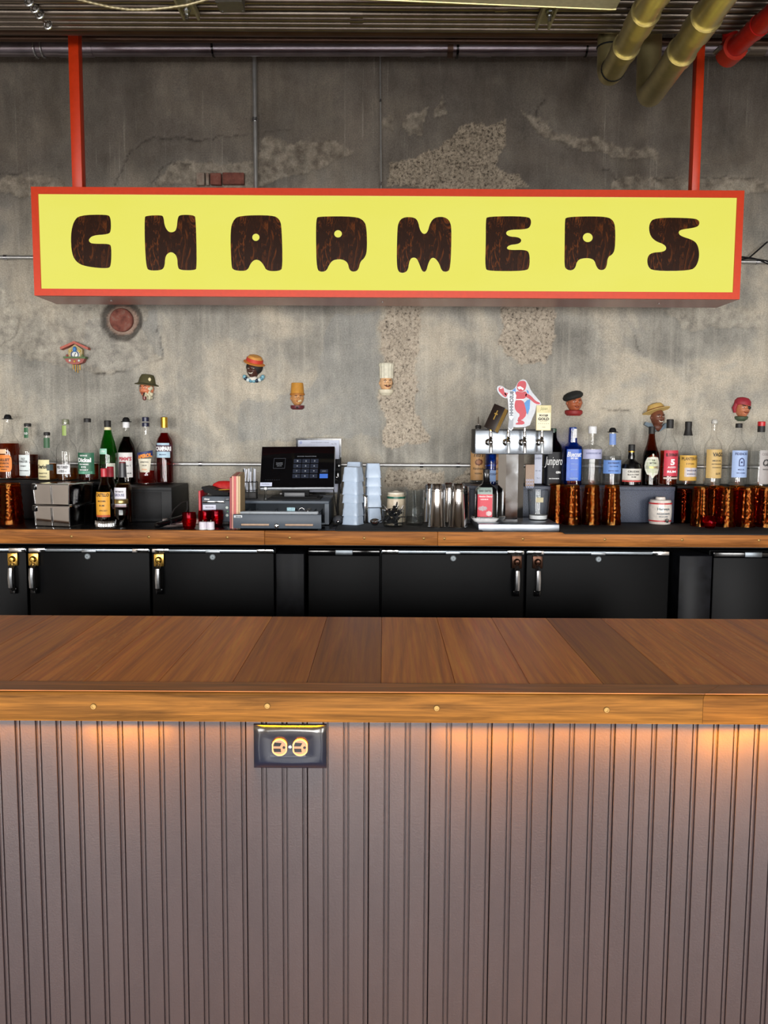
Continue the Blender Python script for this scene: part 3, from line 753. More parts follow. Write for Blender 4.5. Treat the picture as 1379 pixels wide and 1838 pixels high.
# junction box and flat pale panel
t = thing('junction_box', 'flat grey junction box among the ceiling conduits', 'box', G(415, 12, 2.918))
q = [G(x, y, 2.918) - t.location for x, y in ((386, 4), (434, 3), (440, 22), (397, 23))]
bx = MB(); v = [(p.x, p.y, 0) for p in q] + [(p.x, p.y, 0.042) for p in q]
bx.add(v, [(0, 1, 2, 3), (7, 6, 5, 4), (0, 4, 5, 1), (1, 5, 6, 2), (2, 6, 7, 3), (3, 7, 4, 0)])
bx.build('cover', paint(S(96, 92, 84), 0.5, 0.3), t, smooth=False)
for p in q: MB().lathe([(0.004, -0.002), (0.004, 0)], 8, mat=Matrix.Translation((p.x*0.85, p.y*0.85, 0))).build('screw', 'steel', t)
t = thing('ceiling_panel', 'wide pale metal tray hung flat under the ceiling conduits', 'panel', G(960, 5, 2.90))
q = [G(x, y, 2.90) - t.location for x, y in ((560, -40), (1135, -40), (1104, 16), (630, -5))]
q[2:] = [G(1106, 16, 2.9) - t.location, G(1098, 16.5, 2.9) - t.location, G(632, -3, 2.9) - t.location]
m_ = MB(); nq = len(q)
v = [(p.x, p.y, 0) for p in q] + [(p.x, p.y, 0.03) for p in q]
m_.add(v, [tuple(range(nq)), tuple(range(2*nq-1, nq-1, -1))] + [(i, (i+1) % nq, (i+1) % nq+nq, i+nq) for i in range(nq)])
m_.build('tray', paint(S(196, 192, 168), 0.45, 0.2), t, smooth=False)
lip = MB().tube([q[2]+Vector((0, 0, -.001)), q[3]+Vector((0, 0, -.001)), q[4]+Vector((0, 0, -.001))], 0.004, 8).build('rim', 'pale_pipe', t)
for xx in (0.1, 0.5):
    MB().tube([(q[0].x*(1-xx)+q[1].x*xx, q[0].y, 0.03), (q[0].x*(1-xx)+q[1].x*xx, q[0].y, 0.5)], 0.005, 8).build('hanger_rod', 'steel', t)

def elbow(p0, corner, p1, r=0.06, n=8):
    a = (p0-corner).normalized(); b = (p1-corner).normalized()
    out_ = [p0]
    for k in range(n+1):
        t_ = k/n
        out_.append(corner + a*r*(1-t_)**2 + b*r*t_**2)
    return out_ + [p1]
def big_pipe(label, tip, front, r, sleeves, ztop=3.4, zc=2.86):
    e_ = G(*tip, zc); d0 = G(*front, zc)
    t = thing('pale_pipe', label, 'pipe', e_)
    o0 = Vector((d0.x-e_.x, d0.y-e_.y, 0)); out_ = o0*1.8
    pts = elbow(out_, Vector((0, 0, 0)), Vector((0, 0, ztop-zc)), r*1.4)
    MB().tube(pts, r, 22).build('tube', 'pale_pipe', t)
    for f_, w_ in sleeves:
        c_ = o0*f_; d_ = o0.normalized()
        MB().tube([c_-d_*w_, c_+d_*w_], r*1.10, 22).build('sleeve', 'pale_pipe', t)
        MB().tube([c_+d_*w_, c_+d_*(w_+0.006)], r*1.13, 22).build('bead_ring', 'pale_pipe', t)
    return t, o0
rA = 0.043
tA, oA = big_pipe('pale metal pipe bending up right of the ceiling panel, the smaller one', (1092, 140), (1172, 0), rA, [(0.42, 0.02), (0.78, 0.05), (1.15, 0.04)])
tB, oB = big_pipe('pale metal pipe bending up beside the right hanger of the sign', (1163, 178), (1290, 0), 0.047, [(0.52, 0.02), (0.80, 0.05), (1.2, 0.04)])
for tt, o0, r_, fs in ((tA, oA, rA, (0.14,)), ):
    for f_ in fs:
        c_ = o0*f_; d_ = o0.normalized()
        MB().tube([c_-d_*0.003, c_+d_*0.003], r_*1.06, 22).build('cable_tie', 'matte_black', tt)
MB().torus((0, 0, 0.11), rA*1.02, 0.003, 'Z', 22, 6).build('cable_tie', 'matte_black', tA)
M['pipe_red'] = paint(S(176, 24, 18), 0.38)
e_ = G(1313, 92, 2.92); d0 = G(1400, 12, 2.92); d0 = Vector((d0.x-e_.x, d0.y-e_.y, 0))
t = thing('sprinkler_pipe', 'red sprinkler pipe with bolted coupling at the top right', 'pipe', e_)
MB().tube(elbow(d0*2.2, Vector((0, 0, 0)), Vector((0, 0, 0.48)), 0.05), 0.034, 20).build('tube', 'pipe_red', t)
dn = d0.normalized()
cpl = MB().tube([dn*-0.028, dn*0.034], 0.046, 20).build('coupling', paint(S(168, 42, 24), 0.45), t)
for s1 in (-1, 1):
    sd = Vector((dn.y, -dn.x, 0))*s1*0.052
    MB().tube([sd + dn*-0.02, sd + dn*0.025], 0.009, 8).build('bolt', 'steel', cpl)
MB().tube([dn*0.16, dn*0.20], 0.037, 20).build('sleeve', 'pipe_red', t)
fo_ = D(1334, 30, 3.23) - t.location
fm = Matrix.Translation((fo_.x, fo_.y, fo_.z))
MB().lathe([(0.012, -0.01), (0.014, 0.03), (0.020, 0.03), (0.022, 0.08), (0.016, 0.09), (0.014, 0.3)], 14, mat=fm).build('fitting', 'pipe_red', t)
MB().lathe([(0.018, -0.022), (0.018, -0.018)], 12, mat=fm).lathe([(0.003, -0.02), (0.003, 0)], 8, mat=fm).build('deflector', 'steel', t)

# ================================================================== SIGN
SY = 3.40
SD = 0.23
tl, tr_ = D(55, 337, SY), D(1336, 340, SY)
bl_, br_ = D(62, 531, SY), D(1329, 536.5, SY)
sx0, sx1 = (tl.x+bl_.x)/2, (tr_.x+br_.x)/2
sz0, sz1 = (bl_.z+br_.z)/2, (tl.z+tr_.z)/2
M['sign_red'] = paint(S(208, 54, 4), 0.4, 0, 0.05); M['sign_red_dark'] = paint(S(150, 52, 30), 0.22)
sign = thing('hanging_sign', 'long yellow lit sign reading CHARMERS in a red metal box frame', 'sign', ((sx0+sx1)/2, SY, sz0))
hw = (sx1-sx0)/2; hh = sz1-sz0
ft = 0.027
case = MB()
case.box(-hw, hw, 0.02, SD, 0, 0.004); case.box(-hw, hw, 0.02, SD, hh-0.004, hh)
case.box(-hw, -hw+0.004, 0.02, SD, 0.004, hh-0.004); case.box(hw-0.004, hw, 0.02, SD, 0.004, hh-0.004)
case.box(-hw+0.004, hw-0.004, SD-0.004, SD, 0.004, hh-0.004)
case.build('case', 'sign_red_dark', sign, smooth=False)
def bar4(a, b, nm='frame_bar'):
    # mitred bar along an edge of the frame, (x, z) outer ends a, b and inner ends
    (ox0, oz0, ix0, iz0), (ox1, oz1, ix1, iz1) = a, b
    return MB().shape([[(ox0, oz0), (ox1, oz1), (ix1, iz1), (ix0, iz0)]], 0, 0.02).build(nm, 'sign_red', sign, smooth=False)
cs = [(-hw, 0, -hw+ft, ft), (hw, 0, hw-ft, ft), (hw, hh, hw-ft, hh-ft), (-hw, hh, -hw+ft, hh-ft)]
for i in range(4): bar4(cs[i], cs[(i+1) % 4])
n = NT('lit_yellow_acrylic'); v = n.coords()
col = n.mix(n.noise(n.coords(scale=(1, 1, 2)), 2.0, 3), S(236, 232, 96), S(240, 238, 118))
n.pbr(S(80, 76, 24), 0.06, 0, None, Emission_Color=col, Emission_Strength=0.90, Coat_Weight=0.3, Coat_Roughness=0.02)
MB().box(-hw+ft, hw-ft, 0.006, 0.012, ft, hh-ft).build('face', n.m, sign, smooth=False)
n = NT('brushed_brown_paint'); info = n.n('ShaderNodeObjectInfo')
st = n.noise(n.coords(scale=(34, 1, 9)), 1.0, 5, 0.65, 2.4)
st2 = n.noise(n.coords(scale=(8, 1, 5), loc=(2, 0, 5)), 1.0, 3, 0.5, 1.0)
thin = n.math('MULTIPLY', n.ramp(st, [(0.50, (0, 0, 0)), (0.66, (1, 1, 1))]), n.ramp(st2, [(0.34, (0.15,)*3), (0.65, (1, 1, 1))]))
c = n.mix(thin, S(42, 21, 11), S(104, 54, 22))
n.pbr(c, 0.22, 0, n.bump(st, 0.3, 0.001), Emission_Color=S(190, 98, 30), Emission_Strength=n.math('MULTIPLY', thin, 0.25))
M['letter'] = n.m
def zc(pts, s_, ox, oy): return [(x/s_+ox, y/s_+oy) for x, y in pts]
z5 = (2.758, 40, 330); z6 = (2.873, 520, 330); z7 = (3.141, 940, 330)
LET = [
 ('c', z5, [(285,155),(420,152),(438,165),(440,235),(425,250),(350,255),(328,275),(335,292),(355,297),(430,297),(442,310),(440,405),(425,420),(330,412),(275,395),(245,350),(240,250),(255,185)], None),
 ('h', z5, [(612,158),(690,155),(700,165),(705,210),(725,240),(750,240),(765,225),(770,165),(785,153),(850,155),(860,170),(865,415),(855,428),(785,428),(770,415),(768,360),(745,338),(725,340),(708,360),(705,410),(690,428),(630,430),(615,415),(607,300),(606,170)], None),
 ('a', z5, [(1075,157),(1240,155),(1275,175),(1285,215),(1290,415),(1275,432),(1210,432),(1195,400),(1175,378),(1150,375),(1130,395),(1118,425),(1095,432),(1045,428),(1035,405),(1030,230),(1045,180)], (1157,265,18,18)),
 ('a', z6, [(150,168),(340,168),(385,190),(398,230),(400,350),(385,385),(365,400),(355,445),(330,455),(308,445),(300,405),(270,388),(225,392),(205,415),(190,450),(160,455),(140,440),(136,300),(137,180)], (250,258,20,19)),
 ('m', z6, [(560,200),(585,172),(640,172),(662,190),(672,240),(692,262),(712,250),(725,200),(750,172),(800,170),(830,195),(836,250),(830,440),(810,455),(785,450),(772,410),(750,382),(730,382),(715,410),(705,452),(685,455),(668,410),(655,382),(630,380),(617,400),(610,450),(580,462),(558,450),(552,400),(555,250)], None),
 ('e', z6, [(1020,168),(1230,167),(1248,190),(1240,225),(1215,235),(1130,237),(1113,255),(1130,272),(1180,275),(1198,290),(1185,310),(1135,315),(1118,330),(1130,342),(1215,340),(1238,355),(1238,430),(1220,450),(1025,450),(1008,435),(1012,300),(1012,185)], None),
 ('r', z7, [(240,188),(360,183),(470,186),(505,205),(518,245),(516,370),(500,400),(475,412),(468,470),(450,487),(425,485),(410,465),(400,430),(370,418),(320,422),(300,440),(292,475),(270,490),(240,482),(230,460),(232,330),(233,205)], (362,303,28,26)),
 ('s', z7, [(740,190),(960,193),(992,208),(990,235),(965,248),(885,258),(872,275),(885,295),(960,318),(985,350),(992,410),(975,465),(940,490),(730,492),(700,465),(697,415),(720,388),(790,384),(808,365),(795,342),(740,322),(710,285),(707,225)], None)]
for nm, z_, pts, hole in LET:
    def loc_(p): q = D(p[0], p[1], SY+0.006) - sign.location; return (q.x, q.z)
    lp = chaikin([loc_(p) for p in zc(pts, *z_)], 2)
    loops = [lp]
    if hole:
        hx_, hy_, ra, rb = hole
        loops.append([loc_(p) for p in zc(circle(hx_, hy_, ra, 16, rb), *z_)])
    cxm = sum(p[0] for p in lp)/len(lp)
    MB().shape([[(x-cxm, z) for x, z in l_] for l_ in loops], -0.0012, 0.0).build('letter', 'letter', sign, loc=(cxm, 0.006, 0), smooth=False)
for pxa, pxb, yy in ((127, 149, 330), (1237, 1255, 330)):
    a, b = D(pxa+4, yy, 3.5).x - sign.location.x, D(pxb, yy, 3.5).x - sign.location.x
    MB().box(a, b, 0.09, 0.135, hh, 3.4-sz0, 0.002).build('hanging_post', 'sign_red', sign)
for px in (687, 1183, 200):
    q = D(px, 541, SY+0.12) - sign.location
    MB().lathe([(0.005, -0.003), (0.004, -0.001), (0.004, 0.0)], 10, mat=Matrix.Translation((q.x, 0.12, 0))).build('screw', 'conduit', sign)
t = thing('black_cable', 'thin black cable tied to the wall conduit right of the sign', 'cable', D(1345, 465, WY-0.03))
for ps in (((1325, 468), (1345, 463), (1360, 450), (1378, 434)), ((1320, 459), (1345, 463), (1375, 468), (1400, 478)), ((1345, 462), (1362, 466), (1379, 474))):
    MB().tube([D(a, b, WY-0.034) - t.location for a, b in ps], 0.0035, 8).build('cord', 'matte_black', t)

# ================================================================== PLASTER HEADS AND CLOCK ON THE WALL
WM = WY + 0.001
KW = K(WM, 1.65)                          # metres per pixel on the wall
def face_mesh(hpx, yaw, wide=0.78, grin=0.3, lean=0.0):
    """face relief: front is -Y, the back is cut flat on the wall"""
    R = hpx*KW; seg, ring = 40, 30
    v = []; f = []
    g = lambda t, s_: math.exp(-(t/s_)**2)
    for j in range(ring+1):
        ph = PI*j/ring
        for k in range(seg):
            a = 2*PI*k/seg
            x = wide*math.sin(ph)*math.cos(a); y = 0.86*math.sin(ph)*math.sin(a); z = -math.cos(ph)
            jaw = 1 - 0.26*max(0, -z)**1.3
            x *= jaw
            if y < 0:
                y -= 0.30*g(x, 0.12)*max(0, 1-abs((z+0.06)/0.24)) * (1.25 if z < -0.02 else 0.8)
                y -= 0.10*g(abs(x)-0.11, 0.07)*g(z+0.17, 0.07)
                y -= 0.08*g(z-0.27, 0.09)*g(abs(x)-0.26, 0.2)
                y += 0.15*g(abs(x)-0.28, 0.13)*g(z-0.12, 0.09)
                y -= 0.08*g(abs(x)-0.40, 0.16)*g(z+0.16, 0.16)
                y += 0.07*g(z+0.42-grin*0.5*x*x, 0.035)*g(x, 0.26)
                y -= 0.08*g(z+0.36, 0.04)*g(x, 0.2) + 0.09*g(z+0.50, 0.05)*g(x, 0.2)
                y -= 0.12*g(z+0.74, 0.14)*g(x, 0.2)
            v.append((x*R, y*R, z*R))
    for j in range(ring):
        for k in range(seg):
            k2 = (k+1) % seg; f.append((j*seg+k, j*seg+k2, (j+1)*seg+k2, (j+1)*seg+k))
    mb = MB(); rot = Matrix.Rotation(yaw, 4, 'Z')
    for s1 in (-1, 1):
        mb.ball((s1*wide*0.98*R, -0.02*R, 0.0), (0.10*R, 0.14*R, 0.2*R), 12, 8)
    mb.add(v, f)
    mb.v = [tuple(rot @ Vector(p)) for p in mb.v]
    mb.v = [(p[0], min(p[1], 0.0), p[2]) for p in mb.v]
    return mb, R, rot
def flat_back(mb): mb.v = [(p[0], min(p[1], 0.0), p[2]) for p in mb.v]; return mb
def head(label, cx, cy, hpx, yaw, skin, dark=False, grin=0.3, wide=0.78, eyes=True, brow=S(60, 40, 30), teeth=False, patch=None, mouth=S(120, 48, 40)):
    t = thing('plaster_head', label, 'wall figure', D(cx, cy, WM), group='painted plaster heads on the concrete wall')
    mb, R, rot = face_mesh(hpx, yaw, wide, grin)
    fc = mb.build('face', paint(skin, 0.45, var=0.16, scale=90), t, angle=80)
    for s1 in (-1, 1):
        if patch == s1: continue
        e_ = MB().ball((s1*0.28*R, -0.70*R, 0.12*R), (0.12*R, 0.10*R, 0.065*R), 12, 8); e_.v = [tuple(rot @ Vector(p)) for p in e_.v]
        eo = e_.build('eye', paint(S(222, 214, 200), 0.3), fc)
        p_ = MB().ball((s1*0.28*R, -0.765*R, 0.12*R), (0.06*R, 0.05*R, 0.055*R), 10, 6); p_.v = [tuple(rot @ Vector(p)) for p in p_.v]
        p_.build('pupil', 'ink', fc)
        b_ = MB().tube([(s1*0.13*R, -0.87*R, 0.27*R), (s1*0.30*R, -0.86*R, 0.33*R), (s1*0.46*R, -0.72*R, 0.28*R)], [0.03*R, 0.05*R, 0.02*R], 8); b_.v = [tuple(rot @ Vector(p)) for p in b_.v]
        b_.build('eyebrow', paint(brow, 0.7), fc)
    m_ = MB().tube([(-0.26*R, -0.76*R, -0.37*R+grin*0.1*R), (-0.12*R, -0.88*R, -0.42*R), (0.12*R, -0.88*R, -0.42*R), (0.26*R, -0.76*R, -0.37*R+grin*0.1*R)], [0.02*R, 0.055*R, 0.055*R, 0.02*R], 8)
    m_.v = [tuple(rot @ Vector(p)) for p in m_.v]
    m_.build('mouth', paint(S(232, 226, 210), 0.4) if teeth else paint(mouth, 0.4), fc)
    return t, fc, R, rot
def xf(mb, M4): mb.v = [tuple(M4 @ Vector(p)) for p in mb.v]; return mb
TILT = lambda a: Matrix.Rotation(a, 4, 'Y')

# man with a green felt hat, white beard and pipe
t, fc, R, rot = head('bearded plaster head in a green felt hat smoking a pipe', 264, 699, 17, math.radians(-18), S(206, 124, 86), wide=0.72)
hat = MB().lathe([(1.28*R, 0), (1.22*R, 0.10*R), (0.92*R, 0.22*R), (0.80*R, 0.75*R), (0.62*R, 1.1*R), (0.35*R, 1.16*R), (0, 1.05*R)], 28)
flat_back(xf(hat, Matrix.Translation((0, 0, 0.42*R)) @ TILT(math.radians(6)))).build('hat', paint(S(74, 70, 40), 0.8, scale=120, bump=0.3), t)
bd = MB()
random.seed(3)
for k in range(26):
    a = random.uniform(-0.2, 1.0); z = random.uniform(-1.05, 0.15)
    bd.ball((a*0.62*R, -0.55*R - random.random()*0.2*R + abs(a)*0.3*R, z*0.95*R), random.uniform(0.14, 0.22)*R, 8, 6)
flat_back(bd).build('beard', paint(S(206, 200, 172), 0.7, scale=150, bump=0.5), t, angle=80)
MB().tube([(-0.02*R, -0.95*R, -0.40*R), (-0.12*R, -1.1*R, -0.75*R), (0.0, -1.15*R, -1.0*R)], 0.06*R, 8).build('pipe_stem', 'ink', t)
MB().lathe([(0.08*R, -0.2*R), (0.2*R, -0.1*R), (0.2*R, 0.2*R), (0.12*R, 0.2*R), (0.1*R, 0.05*R), (0, 0.05*R)], 12, mat=Matrix.Translation((0.04*R, -1.15*R, -0.98*R))).build('pipe_bowl', paint(S(110, 44, 34), 0.3), t)
MB().ball((0.5*R, -0.75*R, 1.0*R), (0.16*R, 0.06*R, 0.2*R), 10, 6).build('hat_badge', 'cream', t)
# red and yellow hat, blue beads
t, fc, R, rot = head('smiling plaster head in a red and yellow hat with a blue bead collar', 455, 664, 16, math.radians(-14), S(74, 42, 32), grin=0.8, teeth=True, wide=0.72, brow=S(24, 18, 16))
hr_ = MB().ball((0.15*R, -0.1*R, 0.3*R), (0.95*R, 0.7*R, 0.85*R), 20, 12)
flat_back(hr_).build('hair', paint(S(26, 20, 18), 0.7), t)
hat = MB().lathe([(1.2*R, 0.0), (1.22*R, 0.08*R), (0.92*R, 0.2*R)], 28)
flat_back(xf(hat, Matrix.Translation((0.12*R, -0.12*R, 0.72*R)) @ TILT(math.radians(14)) @ Matrix.Rotation(math.radians(16), 4, 'X'))).build('hat_brim', paint(S(206, 132, 56), 0.6), t)
hat = MB().lathe([(0.93*R, 0.15*R), (0.92*R, 0.3*R), (0.86*R, 0.55*R), (0.7*R, 0.8*R), (0.4*R, 0.92*R), (0, 0.95*R)], 28)
flat_back(xf(hat, Matrix.Translation((0.12*R, -0.12*R, 0.72*R)) @ TILT(math.radians(14)) @ Matrix.Rotation(math.radians(16), 4, 'X'))).build('hat_crown', paint(S(214, 152, 74), 0.6), t)
hat = MB().lathe([(0.955*R, 0.16*R), (0.945*R, 0.42*R), (0.90*R, 0.56*R), (0.85*R, 0.56*R)], 28)
flat_back(xf(hat, Matrix.Translation((0.12*R, -0.12*R, 0.72*R)) @ TILT(math.radians(14)) @ Matrix.Rotation(math.radians(16), 4, 'X'))).build('hat_band', paint(S(200, 60, 40), 0.6), t)
cl = [S(120, 170, 186), S(26, 44, 62), S(206, 222, 224), S(90, 140, 160)]
for k in range(9):
    a = PI*(1.08 + 0.84*k/8)
    MB().ball((0.08*R + 1.05*R*math.cos(a), -0.35*R, -0.62*R + 0.62*R*math.sin(a)), 0.23*R, 10, 8).build('bead', paint(cl[k % 4], 0.35), t)
flat_back(MB().ball((0, -0.2*R, -1.0*R), (0.5*R, 0.4*R, 0.35*R), 14, 8)).build('neck', paint(S(228, 222, 210), 0.5), t)
# fez
t, fc, R, rot = head('plaster head in a tall tan fez biting a cigar', 534, 715, 14.5, math.radians(14), S(190, 136, 84), wide=0.82)
flat_back(MB().lathe([(0.86*R, 0), (0.84*R, 0.05*R), (0.74*R, 1.42*R), (0.70*R, 1.5*R), (0, 1.52*R)], 28, mat=Matrix.Translation((0, 0, 0.38*R)))).build('fez', paint(S(196, 138, 52), 0.6), t)
flat_back(MB().lathe([(0.90*R, 0), (0.92*R, 0.12*R), (0.88*R, 0.26*R), (0.86*R, 0.26*R)], 28, mat=Matrix.Translation((0, 0, 0.36*R)))).build('fez_band', paint(S(164, 104, 34), 0.6), t)
MB().tube([(0.2*R, -0.85*R, -0.40*R), (0.55*R, -1.05*R, -0.30*R)], [0.11*R, 0.13*R], 10).build('cigar', paint(S(228, 206, 160), 0.6), t)
flat_back(MB().lathe([(0.62*R, -0.4*R), (0.85*R, -0.22*R), (0.86*R, 0.1*R)], 20, mat=Matrix.Translation((0, 0, -0.98*R)))).build('coat', paint(S(96, 30, 40), 0.5), t)
flat_back(MB().ball((0.02*R, -0.55*R, -1.12*R), (0.48*R, 0.25*R, 0.2*R), 12, 8)).build('collar', 'white', t)
MB().ball((0.05*R, -0.80*R, -1.14*R), (0.17*R, 0.12*R, 0.12*R), 10, 6).build('bow_tie', 'ink', t)
# chef
t, fc, R, rot = head('plaster head of a moustached cook in a tall white toque', 693, 688, 15.5, math.radians(14), S(222, 176, 130), wide=0.76)
flt = lambda a, z: 1 + 0.035*math.cos(14*a)
flat_back(MB().lathe([(0.80*R, 0), (0.78*R, 0.3*R), (0.80*R, 1.2*R), (0.88*R, 1.55*R), (0.80*R, 1.72*R), (0, 1.74*R)], 56, flute=flt, mat=Matrix.Translation((0.04*R, 0, 0.55*R)))).build('toque', paint(S(220, 216, 196), 0.7), t)
mu = MB()
for s1 in (-1, 1): mu.tube([(0.1*R*s1, -0.98*R, -0.27*R), (0.26*R*s1, -0.9*R, -0.32*R), (0.42*R*s1, -0.75*R, -0.22*R)], [0.08*R, 0.07*R, 0.02*R], 8)
xf(mu, rot).build('moustache', paint(S(96, 68, 48), 0.7), t)
flat_back(MB().lathe([(0.5*R, -0.35*R), (0.84*R, -0.05*R), (0.9*R, 0.3*R), (0.8*R, 0.35*R)], 22, mat=Matrix.Translation((0, 0, -1.05*R)))).build('collar', paint(S(222, 214, 190), 0.6), t)
# beret
t, fc, R, rot = head('smiling plaster head in a black beret and red scarf', 1031, 724, 17, math.radians(10), S(172, 96, 62), grin=0.7, wide=0.82)
flat_back(xf(MB().lathe([(0.86*R, 0), (1.06*R, 0.16*R), (1.10*R, 0.38*R), (0.9*R, 0.66*R), (0.5*R, 0.82*R), (0, 0.86*R)], 28), Matrix.Translation((-0.08*R, 0, 0.42*R)) @ TILT(math.radians(-16)))).build('beret', paint(S(30, 32, 30), 0.85), t)
flat_back(MB().lathe([(0.70*R, -0.3*R), (0.92*R, -0.1*R), (0.95*R, 0.2*R), (0.8*R, 0.3*R)], 24, mat=Matrix.Translation((-0.05*R, 0, -1.0*R)))).build('scarf', paint(S(150, 40, 40), 0.6), t)
# straw hat
t, fc, R, rot = head('grinning plaster head in a straw hat above the brown bottle', 1180, 750, 16.5, math.radians(14), S(112, 66, 48), grin=0.9, teeth=True, wide=0.74, brow=S(40, 24, 18))
tm = Matrix.Translation((-0.15*R, -0.1*R, 0.62*R)) @ TILT(math.radians(-14)) @ Matrix.Rotation(math.radians(-12), 4, 'X')
flat_back(xf(MB().lathe([(1.5*R, 0.1*R), (1.52*R, 0.15*R), (1.2*R, 0.12*R), (0.9*R, 0.2*R)], 30), tm)).build('hat_brim', paint(S(204, 172, 104), 0.7, scale=200, bump=0.4), t)
flat_back(xf(MB().lathe([(0.95*R, 0.15*R), (0.92*R, 0.5*R), (0.75*R, 0.82*R), (0.4*R, 0.95*R), (0, 0.97*R)], 30), tm)).build('hat_crown', paint(S(196, 162, 92), 0.7, scale=200, bump=0.4), t)
flat_back(xf(MB().lathe([(0.975*R, 0.18*R), (0.965*R, 0.36*R), (0.93*R, 0.38*R)], 30), tm)).build('hat_band', paint(S(150, 104, 52), 0.7), t)
for s1 in (-1, 1):
    flat_back(MB().shape([[(s1*0.1*R, -1.5*R), (s1*1.5*R, -0.75*R), (s1*1.35*R, -0.45*R), (s1*0.7*R, -0.62*R)]], -0.45*R, -0.05*R)).build('collar', paint(S(96, 112, 124), 0.6), t)
flat_back(MB().ball((0, -0.2*R, -1.0*R), (0.55*R, 0.4*R, 0.45*R), 14, 8)).build('neck', paint(S(104, 60, 44), 0.5), t)
# pirate
t, fc, R, rot = head('plaster pirate head with a red bandana and black eye patch', 1332, 734, 17, math.radians(12), S(180, 112, 78), grin=0.6, wide=0.76, patch=1)
flat_back(xf(MB().lathe([(0.84*R, -0.05*R), (0.90*R, 0.1*R), (0.86*R, 0.45*R), (0.66*R, 0.72*R), (0.3*R, 0.84*R), (0, 0.85*R)], 28), Matrix.Translation((-0.02*R, 0, 0.36*R)) @ TILT(math.radians(8)) @ Matrix.Rotation(math.radians(-8), 4, 'X'))).build('bandana', paint(S(150, 36, 50), 0.6), t)
flat_back(MB().tube([(-0.72*R, -0.25*R, 0.55*R), (-0.9*R, -0.22*R, 0.1*R), (-0.82*R, -0.2*R, -0.4*R)], [0.2*R, 0.24*R, 0.12*R], 10)).build('bandana_tail', paint(S(150, 36, 50), 0.6), t)
xf(MB().ball((0.30*R, -0.80*R, 0.10*R), (0.22*R, 0.12*R, 0.19*R), 14, 8), rot).build('eye_patch', 'ink', t)
xf(MB().tube([(-0.5*R, -0.72*R, 0.42*R), (0.1*R, -0.90*R, 0.28*R), (0.3*R, -0.84*R, 0.16*R), (0.62*R, -0.55*R, 0.2*R)], 0.025*R, 6), rot).build('patch_strap', 'ink', t)
flat_back(MB().lathe([(0.35*R, -0.42*R), (0.66*R, -0.2*R), (0.72*R, 0.02*R), (0.6*R, 0.1*R)], 22, mat=Matrix.Translation((-0.04*R, 0, -0.86*R)))).build('collar', paint(S(70, 84, 62), 0.6), t)

# cuckoo clock
t = thing('cuckoo_clock', 'small painted chalet clock hanging on the wall at far left', 'clock', D(138, 634, WM))
u = KW
P_ = lambda *a: [(x*u, -y*u) for x, y in a]
MB().shape([P_((-13, -6), (0, -15), (13, -6), (12, 12), (-12, 12))], -0.022, 0).build('body', paint(S(168, 150, 104), 0.6, var=0.3, scale=200), t)
for s1 in (-1, 1):
    MB().shape([P_((0, -20), (s1*25, -9), (s1*24, -5), (0, -15.5))], -0.036, 0).build('roof_board', paint(S(176, 92, 76), 0.6), t)
MB().shape([P_((-18, 10), (18, 10), (14, 17), (5, 20.5), (-5, 20.5), (-14, 17))], -0.032, 0).build('balcony', paint(S(156, 82, 74), 0.6), t)
MB().shape([P_((-20, 7), (20, 7), (19, 10.5), (-19, 10.5))], -0.036, -0.002).build('rail', paint(S(82, 104, 62), 0.6), t)
MB().lathe([(8*u, 0), (8*u, 0.004), (6.5*u, 0.006), (0, 0.006)], 24, mat=Matrix.Translation((0, -0.020, -3.5*u)) @ Matrix.Rotation(PI/2, 4, 'X')).build('dial', paint(S(226, 228, 222), 0.4), t)
MB().torus((0, -0.028, -3.5*u), 6.3*u, 0.9*u, 'Y', 24, 8).build('dial_ring', paint(S(60, 72, 110), 0.5), t)
MB().tube([(0, -0.028, -3.5*u), (2*u, -0.028, 0)], 0.5*u, 6).tube([(0, -0.028, -3.5*u), (-1*u, -0.028, -7*u)], 0.5*u, 6).build('hands', 'ink', t)
MB().ball((0, -0.026, 6*u), (3.4*u, 0.012, 5*u), 12, 8).build('bird_door', paint(S(70, 130, 196), 0.5), t)
for k, (x, y, c) in enumerate(((-8, 14, S(216, 224, 216)), (0, 15.5, S(214, 164, 80)), (8, 14, S(206, 222, 216)), (-14, 5, S(150, 74, 66)), (13, 5, S(92, 110, 70)), (-8, -3, S(216, 190, 90)), (8, -3, S(216, 190, 90)))):
    MB().ball((x*u, -0.034 if y > 10 else -0.024, -y*u), (2.2*u, 0.006, 2.2*u), 10, 6).build('flower', paint(c, 0.5), t)
for x, ln in ((-6, 28), (-2, 32), (2, 34), (6, 29)):
    c_ = MB()
    for k in range(8): c_.ball((x*u, -0.008, (-21 - (ln-21)*k/7)*u), (0.8*u, 0.8*u, 1.0*u), 6, 4)
    c_.build('chain', 'gold', t)

# ================================================================== RISERS AND MATS ON THE BACK COUNTER
ZL, ZR, ZM = 1.30, 1.283, 1.292
def riser(label, xa, xb, Yf, Yb, z, mat, panel=True, cat='riser'):
    a, b = D(xa, 878, Yf).x, D(xb, 878, Yf).x
    t = thing('bottle_riser', label, cat, ((a+b)/2, Yf, CT)); h = z-CT; hw_ = (b-a)/2
    MB().box(-hw_, hw_, 0, Yb-Yf, 0, h, 0.003).build('box', mat, t)
    MB().box(-hw_, hw_, -0.003, 0.0, h-0.017, h-0.001, 0.001).build('lip', mat, t)
    if panel: MB().box(-hw_+0.012, hw_-0.045, -0.0025, 0.0, 0.015, h-0.022, 0.001).build('front_panel', paint(S(18, 18, 20), 0.5, var=0.4, scale=200, bump=0.3, Specular_IOR_Level=0.15), t)
    return t
riser('tall black box shelf under the far left whiskey bottles', -220, 183, 3.76, WY-0.03, ZL, 'matte_black', False)
